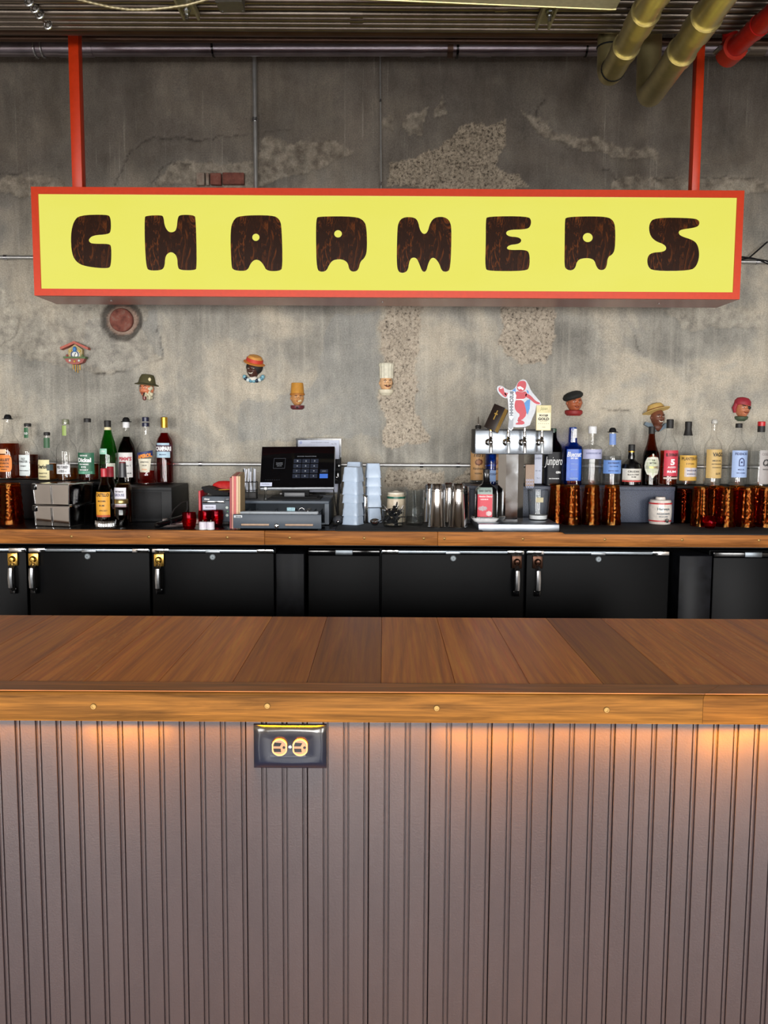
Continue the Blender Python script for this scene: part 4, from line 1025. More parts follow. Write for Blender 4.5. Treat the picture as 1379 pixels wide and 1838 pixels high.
riser('black box shelf beneath the red aperitif bottles', 186, 308, 3.66, WY-0.03, ZR, paint(S(22, 23, 25), 0.5, var=0.3, scale=120, bump=0.3, Specular_IOR_Level=0.2))
riser('blue grey speckled box shelf below the gin and rum bottles', 838, 1212, 3.73, WY-0.03, ZM, paint(S(66, 72, 88), 0.5, var=0.5, scale=260, bump=0.3), False)
riser('black box shelf behind the right hand amber tumblers', 1216, 1640, 3.80, WY-0.03, ZM, 'matte_black', False)
def mat_(label, xa, xb, ya, yb):
    p, q = G(xa, ya, CT+0.004), G(xb, yb, CT+0.004)
    t = MB().box(-(q.x-p.x)/2, (q.x-p.x)/2, 0, q.y-p.y, 0, 0.005, 0.002).build('bar_mat', paint(S(20, 20, 21), 0.75, var=0.3, scale=300, bump=0.4), loc=((p.x+q.x)/2, p.y, CT))
    return tag(t, label, 'mat')
mat_('black rubber bar mat under the shaker tins and mixing glass', 602, 852, 952, 938)
mat_('wide black rubber bar mat under the right hand amber tumblers', 1014, 1480, 957, 941)
mat_('small black rubber mat behind the steel pans', 112, 172, 941, 930)

# ================================================================== BOTTLES
def paper(c, rough=0.55): return paint(c, rough, var=0.05, scale=150, bump=0.03)
def interp(prof, h):
    for (h0, r0), (h1, r1) in zip(prof[:-1], prof[1:]):
        if h0 <= h <= h1 and h1 > h0: return r0 + (r1-r0)*(h-h0)/(h1-h0)
    return prof[-1][1]
def bottle(name, label, cx, yb, z, prof, glass='glass', liq=None, caps=(), labels=(), sq=2.0, flute=None, Y=None, seg=36, group=None, cat='bottle', rib=None):
    """prof: (height, radius) in photo pixels at the bottle's own depth"""
    rmax = max(r for h, r in prof)
    if Y is None:
        Yf = G(cx, yb, z).y; Yc = Yf + rmax*K(Yf)
        if z in (ZL, ZR, ZM): Yc = min(max(Yc, 3.845), WY-0.035-rmax*K(WY))
    else: Yc = Y
    k = K(Yc, z+0.1); base = D(cx, yb, Yc); base.z = z
    t = thing(name, label, cat, base, group=group)
    pr = [(r*k, h*k) for h, r in prof]
    pr = [(0, 0.004), (pr[0][0]*0.7, 0.002), (pr[0][0]*0.93, 0)] + [(pr[0][0], 0.003)] + pr[1:] + [(0, pr[-1][1])]
    MB().lathe(pr, seg, sq, flute).build('glass_body', glass, t)
    if liq:
        lm, lv = liq
        lp = [(max(0.001, (prof[0][1]*k-0.003)*0.9), 0.006)]
        for h, r in prof[1:]:
            if h < lv: lp.append((r*k-0.0028, max(h*k, 0.009)))
        lp.append((interp(prof, lv)*k-0.0028, lv*k)); lp = [(0, 0.006)] + lp + [(0, lv*k)]
        MB().lathe(lp, seg, sq).build('spirit', lm, t)
    for cap in caps:
        nm, mt, cp = cap
        MB().lathe([(0, cp[0][0]*k)] + [(r*k, h*k) for h, r in cp] + [(0, cp[-1][0]*k)], 24).build(nm, mt, t)
    def surf(x, h, off):
        r = interp(prof, h)*k + off; x = max(-r*0.999, min(r*0.999, x))
        return (x, -(max(0, r**sq - abs(x)**sq))**(1/sq), h*k)
    for lb in labels:
        x0, x1, h0, h1, lm = lb[:5]; texts = lb[5] if len(lb) > 5 else (); shp = lb[6] if len(lb) > 6 else None
        nx, nz = 12, 6
        mb = MB(); v = []
        for j in range(nz+1):
            for i in range(nx+1):
                fx, fz = i/nx, j/nz
                xx = x0 + (x1-x0)*fx; hh_ = h0 + (h1-h0)*fz
                if shp == 'oval':
                    c_ = (x0+x1)/2; wv = math.sqrt(max(0.0, 1-(2*fz-1)**2)); xx = c_ + (xx-c_)*max(wv, 0.03)
                elif shp == 'octo':
                    c_ = (x0+x1)/2; wv = 1-0.22*max(0, abs(2*fz-1)-0.6)/0.4; xx = c_ + (xx-c_)*wv
                elif shp == 'shield':
                    c_ = (x0+x1)/2; xx = c_ + (xx-c_)*(0.72+0.28*fz)
                elif shp == 'slant': hh_ += (xx-x0)/(x1-x0)*(h1-h0)*0.5
                v.append(surf(xx*k, hh_, 0.0007))
        f = [(j*(nx+1)+i, j*(nx+1)+i+1, (j+1)*(nx+1)+i+1, (j+1)*(nx+1)+i) for j in range(nz) for i in range(nx)]
        lo = mb.add(v, f).build('label', lm, t)
        groups = {}
        for tx in texts:
            body, xc, hc, wd, ht, tm = tx[:6]; bold = tx[6] if len(tx) > 6 else 0.03; sh = tx[7] if len(tx) > 7 else 0
            gv, gf = glyphs(body, bold, sh)
            rise = (0.5*(h1-h0)/(x1-x0)) if shp == 'slant' else 0
            m_ = groups.setdefault(tm if isinstance(tm, str) else tm.name, [MB(), tm])[0]
            m_.add([surf((xc+a*wd)*k, hc+b*ht + rise*(a*wd), 0.0014) for a, b in gv], gf)
        for m_, tm in groups.values():
            if m_.v: m_.build('lettering', tm, lo, smooth=False)
    return t
def lines(xc, h0, n_, step, wd, mat='ink', ht=1.3):
    return [('MADE WITH CARE'[:11+(i % 2)*3] if False else '- - - - -', xc, h0-i*step, wd, 0.35, mat, 0.05) for i in range(n_)]
def std(r, h_sh, h_nk, rn, h_top, soft=0.55):
    """round-shouldered bottle profile"""
    d = h_nk-h_sh
    return [(0, r), (2, r), (h_sh, r), (h_sh+d*0.3, r-(r-rn)*0.10), (h_sh+d*0.55, r-(r-rn)*0.38), (h_sh+d*0.8, r-(r-rn)*0.78), (h_nk, rn), (h_top, rn*0.92)]
bowler = lambda h: [(h, 6), (h, 9.2), (h+1.2, 9.2), (h+1.6, 6.4), (h+4.5, 6.2), (h+7.5, 4.6), (h+8.6, 2.5)]
screw = lambda h, r, ln: [(h, r), (h+ln-1, r), (h+ln, r*0.85)]
bl = S(40, 60, 130)
T_ = lambda c: paper(c)
# ---- left riser, back row
bottle('whiskey_bottle', 'whiskey bottle with orange eight sided label and black bowler cap, first from left', 18, 861, ZL,
       [(0, 18.2), (2, 18.2), (60, 18.2), (68, 16.8), (74, 12.5), (80, 9), (104, 6.8), (108, 7)], 'glass', ('bourbon', 64),
       [('pourer_cap', 'matte_black', bowler(107))],
       [(-15, 11, 14, 44, T_(S(226, 130, 52)), [('BULLEIT', -2, 35, 20, 5, 'ink', .04), ('BOURBON', -2, 29, 17, 4, 'ink', .03), ('FRONTIER', -2, 23, 18, 3.4, 'ink'), ('WHISKEY', -2, 18, 12, 2.6, 'ink')], 'octo'),
        (-11, 3, 46, 54, T_(S(230, 190, 150)))])
bottle('whiskey_bottle', 'whiskey bottle with tall white label and green neck strip, second from left', 53, 861, ZL,
       std(16.2, 50, 72, 6.5, 97), 'glass', ('bourbon', 44), [('cap', 'ink', screw(94, 6.2, 6))],
       [(-15.5, 7, 7, 44, T_(S(214, 222, 222)), [('OLD', -4, 37, 8, 4, 'ink'), ('FORESTER', -4, 32, 17, 4, 'ink'), ('WHISKY', -4, 24, 12, 2.6, 'ink'), ('STRAIGHT BOURBON', -4, 16, 18, 2, bl and 'ink')]),
        (-6, 3, 74, 92, T_(S(46, 96, 62)), [('OLD', -1.5, 82, 7, 4, 'ink_white')])])
bottle('whiskey_bottle', 'short whiskey bottle with cream script label and dark green neck seal', 87, 864, ZL,
       std(16.3, 32, 54, 6, 82), 'glass', ('whisky', 30), [('cap', 'ink', screw(80, 5.6, 6))],
       [(-16, 8, 2, 37, T_(S(222, 212, 164)), [('Overholt', -4, 25, 19, 8, 'ink', .04, .3), ('STRAIGHT RYE', -4, 13, 17, 2.6, 'ink'), ('WHISKEY', -4, 7, 15, 2.6, 'ink')]),
        (4, 13, 18, 29, T_(S(44, 62, 66))), (-5.5, 5.5, 58, 76, T_(S(60, 96, 68)))])
ribs = lambda a, z: 1 + 0.018*math.cos(22*a)
bottle('whiskey_bottle', 'ribbed clear whiskey bottle with low white label, fourth from left', 121, 863, ZL,
       std(17.5, 52, 74, 7, 104), 'glass', ('whisky', 22), [('cap', paint(S(120, 124, 100), 0.4), screw(100, 6.2, 9))],
       [(-15, 10, 12, 29, T_(S(222, 222, 224)), [('WILD TURKEY', -2.5, 24, 22, 5, 'ink', .04), ('-101-', -2.5, 17, 15, 4.6, 'ink', .04)]),
        (-5, 3, 80, 98, T_(S(150, 172, 96)))], flute=ribs, seg=88)
bottle('whiskey_bottle', 'whiskey bottle with dark green label and white lettering', 160, 866, ZL,
       [(0, 17.5), (2, 17.5), (50, 17.5), (60, 15), (68, 9.5), (76, 6.8), (106, 5.6)], 'glass', ('bourbon', 30), [('cap', 'ink', screw(104, 6.3, 7))],
       [(-16.5, 14, 12, 50, T_(S(40, 98, 72)), [('GEORGE', -3, 45, 14, 2.6, 'ink_white'), ('Dickel', -2, 37, 24, 8, 'ink_white', .05), ('TENNESSEE', -3, 29.5, 18, 2.6, 'ink_white'), ('RYE', -3, 24.5, 9, 3.4, 'ink_white'), ('WHISKY', -3, 19.5, 17, 3, 'ink_white')]),
        (-15, 12, 12.5, 17, T_(S(112, 178, 150)))])
bottle('vermouth_bottle', 'tall green glass bottle with a black cap', 196, 870, ZR,
       [(0, 15.5), (2, 15.5), (48, 15.5), (62, 14.4), (76, 11.5), (88, 8), (98, 5.8), (108, 5)], 'green_glass', ('clear_spirit', 96), [('collar', 'cream', [(97, 6.2), (103, 5.6)]), ('cap', 'ink', screw(102, 6, 12))],
       [(-13, 2, 54, 64, T_(S(150, 206, 184)), [('Dry', -5, 59, 8, 5, 'ink_white', .03, .3)]), (2, 14, 10, 38, T_(S(208, 210, 196)))])
bottle('liqueur_bottle', 'dark bottle with white label, red letters and black bowler cap', 229, 869, ZR,
       [(0, 16.2), (2, 16.2), (58, 16.2), (70, 13.5), (78, 9), (84, 6.4), (98, 5.4), (106, 5.8)], 'glass', ('dark_rum', 84), [('spout', 'white', [(100, 6), (107, 6.2), (112, 5)]), ('pourer_cap', 'matte_black', bowler(110))],
       [(-14.5, 13, 12, 56, T_(S(214, 212, 210)), [("PIMM'S", 1, 45, 22, 7, paper(S(170, 40, 60)), .04, .1), ('No 1', 6, 33, 8, 3.4, 'ink'), ('LIQUEUR', 5, 19, 13, 2.6, 'ink')])])
org = paper(S(238, 142, 44)); navy = paper(S(34, 46, 96))
bottle('aperitif_bottle', 'aperitif bottle with navy slanted banner and dark blue cap', 264, 870, ZR,
       [(0, 17.2), (3, 17.2), (12, 15), (22, 14.3), (38, 15), (54, 16.4), (60, 16.4), (68, 14.5), (76, 8.5), (82, 6.6), (90, 6.2), (106, 6)], 'glass', ('aperitif', 24), [('cap', paint(S(26, 30, 58), 0.35), screw(112, 6.2, 8)), ('collar', paint(S(26, 30, 58), 0.35), screw(103, 6.6, 7))],
       [(-14, 14, 46, 56, navy, [('APEROL', 0.5, 51, 25, 7, org, .06)], 'slant'), (-11.5, 11.5, 22, 46, T_(S(222, 216, 196)), [('APERITIVO', 0, 40, 15, 2.4, 'ink'), ('1919', 0, 34, 8, 2.6, 'ink'), ('ITALIA', 0, 27, 9, 2.2, org)], 'shield')])
lblue = paper(S(176, 204, 222))
bottle('bitter_bottle', 'red bitter bottle with pale blue label and gold cap', 297, 869, ZR,
       [(0, 15.2), (2, 15.2), (72, 15.2), (80, 13), (86, 9.2), (92, 6.6), (106, 5.6)], 'glass', ('bitter', 91), [('cap', 'gold', screw(100, 6, 19))],
       [(-14.3, 14, 57, 70, T_(S(66, 28, 52)), [('CAMPARI', 0, 63, 27, 8, 'ink_white', .07)]), (-12, 12, 47, 58, lblue, [('MILANO', 0, 52.5, 12, 2.4, navy)]), (-11, 11, 69, 73, lblue)])
# ---- left, front row
def coaster(label, cx, yb, r, h):
    Yf = G(cx, yb, CT).y; k = K(Yf); p = D(cx, yb, Yf + r*k); p.z = CT
    fl = lambda a, z: 1 + 0.02*math.cos(40*a)
    o = MB().lathe([(0, 0), (r*k, 0), (r*k, h*k*0.9), (r*k*0.96, h*k), (r*k*0.93, h*k*0.9), (r*k*0.93, 0.003), (0, 0.003)], 120, flute=fl).build('bottle_coaster', 'chrome', loc=p)
    return tag(o, label, 'coaster')
red_cap = [('capsule', paint(S(176, 40, 52), 0.4), [(72, 6.6), (74, 6.2), (96, 6.0), (101, 6.2), (102, 5.4)])]
rumprof = [(0, 15), (2, 15), (54, 15), (62, 13.5), (70, 9.5), (78, 6.6), (98, 5.4)]
rumlab = lambda: [(-13.5, 12, 19, 60, T_(S(224, 160, 50)), [('CASTILLO', -0.5, 55, 23, 6, 'ink', .03), ('MACADAMIA', -1, 44, 14, 3, 'ink'), ('RUM', -1, 36, 9, 3.2, 'ink'), ('SPICED', 1, 27, 14, 2.6, 'ink', .02, .3)]), (-13.5, 12, 15.6, 19.4, T_(S(190, 84, 44)))]
coaster('fluted silver bottle coaster under the front rum bottle', 192, 946, 20, 11)
bottle('rum_bottle', 'dark rum bottle with yellow label and red capsule standing in silver coaster', 189, 920, CT+0.0035, rumprof, 'olive_glass', ('dark_rum', 66), red_cap, rumlab(), Y=D(192, 946, G(192, 946, CT).y).y + 20*K(3.5))
bottle('rum_bottle', 'second dark bottle with red capsule just behind the yellow labelled rum', 200, 916, CT, [(h*1.01, r*0.95) for h, r in rumprof], 'olive_glass', ('dark_rum', 66), [('capsule', paint(S(150, 34, 48), 0.4), [(72, 6.4), (74, 6), (101, 6), (102, 5.4)])], (), Y=3.59)
bottle('scotch_bottle', 'whisky bottle with white label picturing a red bird, dark capsule', 222, 918, CT,
       [(0, 15.5), (2, 15.5), (62, 15.5), (72, 14), (80, 9), (88, 6.2), (104, 5.4)], 'glass', ('whisky', 74), [('capsule', paint(S(52, 52, 56), 0.4), [(86, 7.2), (92, 6.6), (106, 6.2), (112, 6)]), ('cap_top', 'dark_red', [(111, 6.1), (113.5, 5.6)])],
       [(-14.5, 9, 32, 68, T_(S(222, 218, 226)), [('THE FAMOUS', -3, 61, 16, 2.8, 'ink'), ('GROUSE', -3, 55, 19, 5, paper(S(90, 92, 128)), .03)]), (-14.5, 9, 30, 37, T_(S(214, 160, 166)))], Y=3.53)
# red bird on the label
jar_lid_mat = paint(S(150, 132, 86), 0.3, 0.8)
bird = [(-8, 33.5), (-11, 37), (-9, 40), (-5, 41), (-3, 44), (-3.2, 48), (-1.6, 47), (-1.2, 43), (-1.0, 39), (-3.5, 35), (-6.5, 34)]
bt = [o for o in SC.objects if o.get('label', '').startswith('whisky bottle with white label picturing')][0]
kb = K(3.53, 1.25)
MB().shape([[(x*kb - 0.0, h*kb*1.0 + 0.006) for x, h in bird]], 0, 0.0008).build('bird_emblem', paint(S(150, 44, 50), 0.5), bt, loc=(0.0, -math.sqrt((15.5*kb)**2-(6*kb)**2) - 0.0030, 0), rot=(0, 0, math.radians(-19)), smooth=False)
def jar(label, cx, yb, r, h, lid_mat, fill, lid_h=8, Y=None):
    Yf = G(cx, yb, CT).y; Yc = Yf + r*K(Yf); k = K(Yc); p = D(cx, yb, Yc); p.z = CT
    t = thing('glass_jar', label, 'jar', p)
    MB().lathe([(0, 0), (r*k*0.95, 0), (r*k, 0.003), (r*k, (h-12)*k), (r*k*0.86, (h-lid_h)*k), (0, (h-lid_h)*k)], 28).build('glass_body', 'glass', t)
    MB().lathe([(0, 0.004), (r*k-0.003, 0.005), (r*k-0.003, (h-15)*k), (0, (h-15)*k)], 24).build('contents', fill, t)
    MB().lathe([(0, (h-lid_h)*k), (r*k*0.93, (h-lid_h)*k), (r*k*0.95, (h-lid_h+1)*k), (r*k*0.95, (h-1)*k), (r*k*0.9, h*k), (0, h*k)], 28, flute=lambda a, z: 1+0.008*math.cos(36*a)).build('lid', lid_mat, t)
    return t
jar('dark jar with a gold screw lid in front of the bird labelled bottle', 219, 946, 13, 49, jar_lid_mat, 'dark_rum')

# ---- amber tumblers, upside down
def tumbler(label, cx, yb, rb=17, rt=12.5, h=72, mat='amber', z=CT, rz=0, Y=None, proto=[]):
    Yf = G(cx, yb, z).y; Yc = Y or min(Yf + rb*K(Yf), 3.682 if cx < 1200 else 3.75); k = K(Yc); p = D(cx, yb, Yc); p.z = z
    key = (rb, rt, h, mat); hit = [o for kk_, o in proto if kk_ == key]
    if hit: return dup(hit[0], p, rz, label)
    step = 2*PI/(13*k)
    def fl(a, z_): return 1 + 0.030*math.cos(12*a)*(1 if 0.1 < z_/(h*k) < 0.96 else 0.3) + 0.034*math.cos(z_*step)*math.cos(6*a)*(1 if 0.1 < z_/(h*k) < 0.9 else 0)
    th = 0.0035
    inn = [(0, h*k-0.009), (rt*k*0.8-th, h*k-0.010)]; n_ = 10
    inn += [((rt+(rb-rt)*j/n_)*k - th, h*k-0.012 - (h*k-0.012)*j/n_) for j in range(n_+1)]
    m_ = 26
    outp = [((rb+(rt-rb)*j/m_)*k, h*k*j/m_) for j in range(m_+1)]
    v = MB().lathe(inn, 48)
    o2 = MB().lathe(outp + [(rt*k*0.9, h*k+0.002), (0, h*k+0.002)], 96, flute=fl)
    # join rims: one closed thick wall
    bmv = MB(); bmv.lathe([(max(0.0, r), z_) for r, z_ in inn] + outp + [(rt*k*0.9, h*k+0.002), (0, h*k+0.002)], 72, flute=fl)
    o = bmv.build('tumbler', mat, loc=p, rot=(0, 0, rz), angle=14)
    tag(o, label, 'glass', 'amber tumblers turned upside down' if mat == 'amber' else None)
    proto.append((key, o)); return o
tumbler('large amber tumbler upside down beside the steel pans, right one', 20, 942, 22, 17.5, 72)
tumbler('large amber tumbler upside down at the far left end of the counter', -31, 942, 22, 17.5, 72, rz=0.2)
tumbler('amber tumbler upside down below the blue gin bottle, next to the beer taps', 1026, 944, Y=3.61)
tumbler('amber tumbler upside down below the white capped gin bottle', 1061, 944, rz=0.15, Y=3.61)
tumbler('amber tumbler upside down below the bowler capped gin bottle', 1097, 944.5, rz=0.3, Y=3.61)
tumbler('amber tumbler upside down behind the front three, half hidden by the beer tower', 1000, 937, rz=0.1, Y=3.68)
tumbler('amber tumbler upside down behind the red glass ball, left end of its group', 1256, 947, 16.5, Y=3.57, rz=0.22)
tumbler('amber tumbler upside down in the front row beneath the tan and pale blue labels', 1302, 950, 16.5, Y=3.55, rz=0.05)
tumbler('amber tumbler upside down second from the right edge in front row', 1338, 951, 16.5, Y=3.55, rz=0.12)
tumbler('amber tumbler upside down at the right edge of the front row', 1374, 952, 16.5, Y=3.55, rz=0.3)
tumbler('amber tumbler upside down second row, beneath the tan labelled bottle', 1284, 940, 16.5, Y=3.64, rz=0.2)
tumbler('amber tumbler upside down second row, beneath the pale blue labelled bottle', 1320, 941, 16.5, Y=3.64, rz=0.11)
tumbler('amber tumbler upside down second row, beneath the red capped bottle', 1356, 941.5, 16.5, Y=3.64, rz=0.4)
tumbler('smoky black ribbed tumbler upside down behind the steel pans, left one', 150, 938, 14, 12, 62, 'smoke_glass', Y=3.70)
tumbler('smoky black ribbed tumbler upside down behind the steel pans, right one', 180, 939, 14, 12, 62, 'smoke_glass', rz=0.2, Y=3.70)
o = tumbler('clear brown tinted tumbler upside down right of the ceramic barrel', 1226, 938, 16, 13, 60, 'rosy_rum')
if 'group' in o: del o['group']

# ---- right hand bottles
bottle('gin_bottle', 'black square shouldered bottle with large white handwritten script', 991, 872, ZM,
       [(0, 17), (2, 17), (62, 17), (72, 14), (80, 8), (86, 6), (96, 5.5)], 'navy_glass', ('dark_rum', 60), [('cap', paint(S(46, 72, 60), 0.4), screw(94, 6, 8))],
       [(-16.8, 16.8, 2, 60, paint(S(12, 13, 20), 0.4, Specular_IOR_Level=0.15), [('Junipero', -1, 42, 31, 20, 'ink_white', -.005, .25), ('GIN', 7, 24, 8, 4, 'ink_white'), ('SAN FRANCISCO', 0, 13, 18, 2, 'ink_white')])], sq=4, Y=3.80)
bottle('gin_bottle', 'cobalt blue square gin bottle with white script lettering', 1026, 871, ZM,
       [(0, 16.3), (2, 16.3), (62, 16.3), (69, 15.2), (73, 10), (76, 7.5), (101, 6.6)], 'blue_glass', ('clear_spirit', 64), [('stopper', paint(S(30, 70, 150), 0.3), screw(97, 7, 6))],
       [(-13, 13, 8, 64, paint(S(22, 84, 186), 0.3, Specular_IOR_Level=0.3), [('Bluecoat', 0, 55, 25, 9, 'ink_white', .02, .3), ('DRY GIN', 0, 48, 12, 3, 'ink_white'), ('AMERICAN', 0, 38, 12, 1.4, lblue, -.01), ('DISTILLED', 0, 28, 12, 1.4, lblue, -.01), ('PHILADELPHIA', 0, 12, 14, 3, lblue, 0)]),
        (0, 6, 84, 100, 'white')], sq=4.5)
cob = lambda a, z: 1 + 0.012*math.cos(30*a)
bottle('gin_bottle', 'clear ribbed gin bottle with white cap and lavender top label', 1061, 872, ZM,
       [(0, 17), (2, 17), (62, 17.5), (67, 17), (70, 12), (72, 7), (84, 6.2), (94, 6.6)], 'glass', ('clear_spirit', 58), [('cap', 'white', screw(92, 7.4, 13))],
       [(-17, 17, 47, 64, T_(S(176, 178, 208)), [('LONDON DRY GIN', 0, 57, 26, 3, paper(S(90, 96, 140)))])], flute=cob, seg=90)
hay = T_(S(104, 142, 206))
bottle('gin_bottle', 'clear gin bottle with sky blue label and black bowler cap', 1097, 872, ZM,
       [(0, 16), (2, 16), (54, 16.6), (60, 15.4), (65, 11), (69, 6.6), (90, 6), (94, 6)], 'glass', ('clear_spirit', 52), [('pourer_cap', 'matte_black', bowler(94))],
       [(-16, 15, 21, 45, hay, [("HAYMAN'S", 0, 40, 20, 3.6, navy), ('OLD TOM GIN', 0, 34, 15, 2.4, navy), ('ESTD 1863', 0, 26, 18, 2.2, navy)]), (-6, 6, 72, 92, T_(S(118, 146, 204)))])
bottle('rum_bottle', 'squat black rum bottle with white label and red stripe', 1132, 873, ZM,
       [(0, 17.6), (2, 17.6), (30, 17.6), (38, 16), (43, 10), (47, 6), (52, 6.2), (56, 5.4), (62, 5.6)], 'gloss_black', None, [('cap', 'ink', screw(61, 5.8, 12)), ('ring', 'gold', [(59, 6), (61, 6)])],
       [(-17, 16, 9, 30, T_(S(208, 204, 194)), [('CRUZAN', 0, 25, 20, 3.6, 'ink'), ('BLACK STRAP', 0, 19.5, 20, 2.6, 'ink'), ('RUM', 0, 15.4, 8, 2.4, 'ink')]), (-17, 16, 6.5, 10, T_(S(196, 78, 72)))])
bottle('beer_bottle', 'brown glass bottle with green and white oval label', 1167, 872, ZM,
       [(0, 14.2), (2, 14.2), (52, 14.2), (62, 12), (72, 8.6), (84, 6.2), (96, 5)], 'brown_glass', ('dark_rum', 62), [('cap', 'ink', screw(92, 5.8, 13))],
       [(-13, 12.5, 13, 57, T_(S(214, 214, 200)), (), 'oval'), (-11, 10.5, 17, 53, T_(S(182, 190, 158)), [('THE', 0, 45, 6, 2.6, 'ink'), ('BITTER', 0, 40, 12, 3, 'ink')], 'oval'), (-11.5, 11, 30, 35, T_(S(38, 36, 30)), [('TRUTH', 0, 32.5, 14, 3, 'gold')])])
ed = T_(S(196, 54, 72))
bottle('rum_bottle', 'rum bottle with crimson label and a big white number 5', 1199, 872, ZM,
       [(0, 15.6), (2, 15.6), (66, 15.6), (74, 14), (82, 9), (88, 6.6), (106, 5.8)], 'glass', ('rosy_rum', 62), [('cap', 'ink', screw(102, 6.2, 16))],
       [(-12, 14, 17, 63, ed, [('EL DORADO', 1.5, 55, 22, 5.5, 'ink', .05), ('5', 2, 42, 8, 11, 'ink_white', .05), ('AGED', 1, 33, 15, 3, 'ink_white'), ('RUM', 1, 25, 16, 4, 'ink_white', .05)]), (-12, 14, 12, 15, T_(S(210, 190, 180)))])
pl_ = T_(S(208, 164, 74))
bottle('rum_bottle', 'rum bottle with golden label and black flip pourer cap', 1232, 871, ZM,
       [(0, 17), (2, 17), (48, 17), (58, 15.5), (66, 11.5), (72, 9), (82, 8.2), (88, 6.6)], 'glass', ('clear_spirit', 46), [('pourer_cap', 'ink', [(88, 8.2), (92, 7), (100, 5.6), (106, 6), (112, 6), (113, 5)])],
       [(-15.5, 15, 8, 53, pl_, [('PLANTERAY', 0, 47, 27, 5.6, paper(S(96, 70, 30)), .03), ('3 STARS', 0, 38, 14, 3, paper(S(96, 70, 30)))]), (-9, 15, 15, 31, T_(S(196, 200, 216)), [('WHITE RUM', 3, 26, 18, 2.6, navy), ('BARBADOS', 3, 20, 16, 2.2, navy)])])
bottle('mezcal_bottle', 'clear bottle with tall tan label and bare cork top', 1278, 869, ZM,
       [(0, 15.2), (2, 15.2), (62, 15.2), (72, 14.4), (80, 11.5), (86, 6.5), (90, 5.3), (110, 4.8), (114, 5.4)], 'glass', ('clear_spirit', 60), [('stopper', paint(S(190, 188, 182), 0.4), [(112, 5), (116, 5.6), (119, 4), (120, 2)])],
       [(-14, 15, 15, 66, T_(S(196, 164, 102)), [('VAGO', 4, 57, 20, 7.5, 'ink', .04), ('MEZCAL', 2, 46, 16, 2.6, 'ink'), ('ARTESANAL', 2, 40, 19, 2.2, 'ink'), ('OAXACA', 2, 34, 16, 2.2, 'ink'), ('ELOTE', 5, 23, 9, 3.6, 'ink')])], Y=3.80)
bottle('mezcal_bottle', 'clear bottle with pale blue label showing a small arch emblem', 1322, 871, ZM,
       [(0, 16.2), (2, 16.2), (64, 16.2), (72, 14.4), (79, 9.5), (85, 6), (106, 5.2)], 'glass', ('clear_spirit', 60), [('cap', 'ink', screw(104, 5.9, 8))],
       [(-13.5, 15, 16, 64, T_(S(158, 180, 220)), [('FIDENCIO', 1, 58, 22, 4.6, navy), ('MEZCAL', 1, 30, 12, 2.6, navy), ('SIN HUMO', 1, 24, 16, 2.2, navy)])], Y=3.82)
arch_t = [o for o in SC.objects if o.get('label', '').startswith('clear bottle with pale blue label')][0]
ka = K(3.82, 1.35)
ao = [(-5, 36)] + [(5*math.cos(PI-PI*i/10), 44+7*math.sin(PI-PI*i/10)) for i in range(11)] + [(5, 36)]
ai = [(-3.4, 37.2)] + [(3.4*math.cos(PI-PI*i/10), 44+5*math.sin(PI-PI*i/10)) for i in range(11)] + [(3.4, 37.2)]
em = MB().shape([[((x+1)*ka, h*ka) for x, h in ao], [((x+1)*ka, h*ka) for x, h in ai]], 0, 0.0008).shape([[((x+1)*ka, h*ka) for x, h in circle(0, 43, 1.8, 10)]], 0, 0.0008)
em.build('arch_emblem', navy, arch_t, loc=(0, -16.2*ka-0.0012, 0), smooth=False)
bottle('mezcal_bottle', 'clear bottle with grey label and red topped cap at right edge', 1362, 873, ZM,
       [(0, 17), (2, 17), (66, 17), (74, 14.5), (80, 9.5), (86, 6.5), (98, 5.8)], 'glass', ('clear_spirit', 62), [('cap', 'ink', screw(96, 6.4, 12)), ('cap_top', 'red', [(107, 6.6), (114, 6.6), (115, 5.8)])],
       [(-7, 16.5, 4, 64, T_(S(164, 158, 156)), [('COLIMA', 5, 57, 18, 4.6, paper(S(120, 114, 112))), ('CR', 6, 42, 16, 13, 'ink', .04, .2), ('RAICILLA', 5, 30, 13, 2.4, 'ink')])])
# ---- middle bottles
bottle('vodka_bottle', 'bottle with brown paper label behind the beer tower left side, steel pourer', 857, 868, ZM,
       [(0, 13.2), (2, 13.2), (62, 13.2), (72, 11.5), (80, 7), (88, 5.4), (98, 5.2)], 'glass', ('clear_spirit', 60), [('pourer', 'ink', [(96, 5), (103, 5.4), (104, 3)]), ('pourer_tip', 'chrome', [(103, 2.4), (112, 1.8), (119, 0.6)])],
       [(-13, 13, 6, 58, T_(S(196, 150, 98)), [("Tito's", 0, 51, 18, 7, 'ink', .02, .2), ('Handmade', 0, 27, 19, 5, 'ink', .01, .2), ('VODKA', 0, 18, 13, 3, 'ink')]), (-6, 8, 31, 45, T_(S(96, 46, 30)), (), 'oval'), (-4, 5, 34, 43, T_(S(176, 120, 84)), (), 'oval')])
bottle('vodka_bottle', 'deep blue bottle with pale blue label behind the beer tower', 883, 868, ZM,
       [(0, 11.5), (2, 11.5), (62, 11.5), (72, 9), (80, 5.4), (94, 5)], 'blue_glass', ('clear_spirit', 60), [('cap', paint(S(30, 60, 140), 0.3), screw(92, 5.4, 8))],
       [(-9.5, 9.5, 6, 26, T_(S(140, 170, 216)), [('VODKA', 0, 19, 13, 4, navy)])], Y=3.83)
wt = thing('tray', 'small white tray beneath the dark bottle with the red label', 'tray', (D(870, 935, 3.49).x, 3.49, D(925, 941, 3.375).z + 0.0005))
MB().lathe([(0, 0), (0.046, 0), (0.054, 0.010), (0.056, 0.016), (0.053, 0.016), (0.045, 0.006), (0, 0.006)], 36, sq=5).build('dish', 'white', wt)
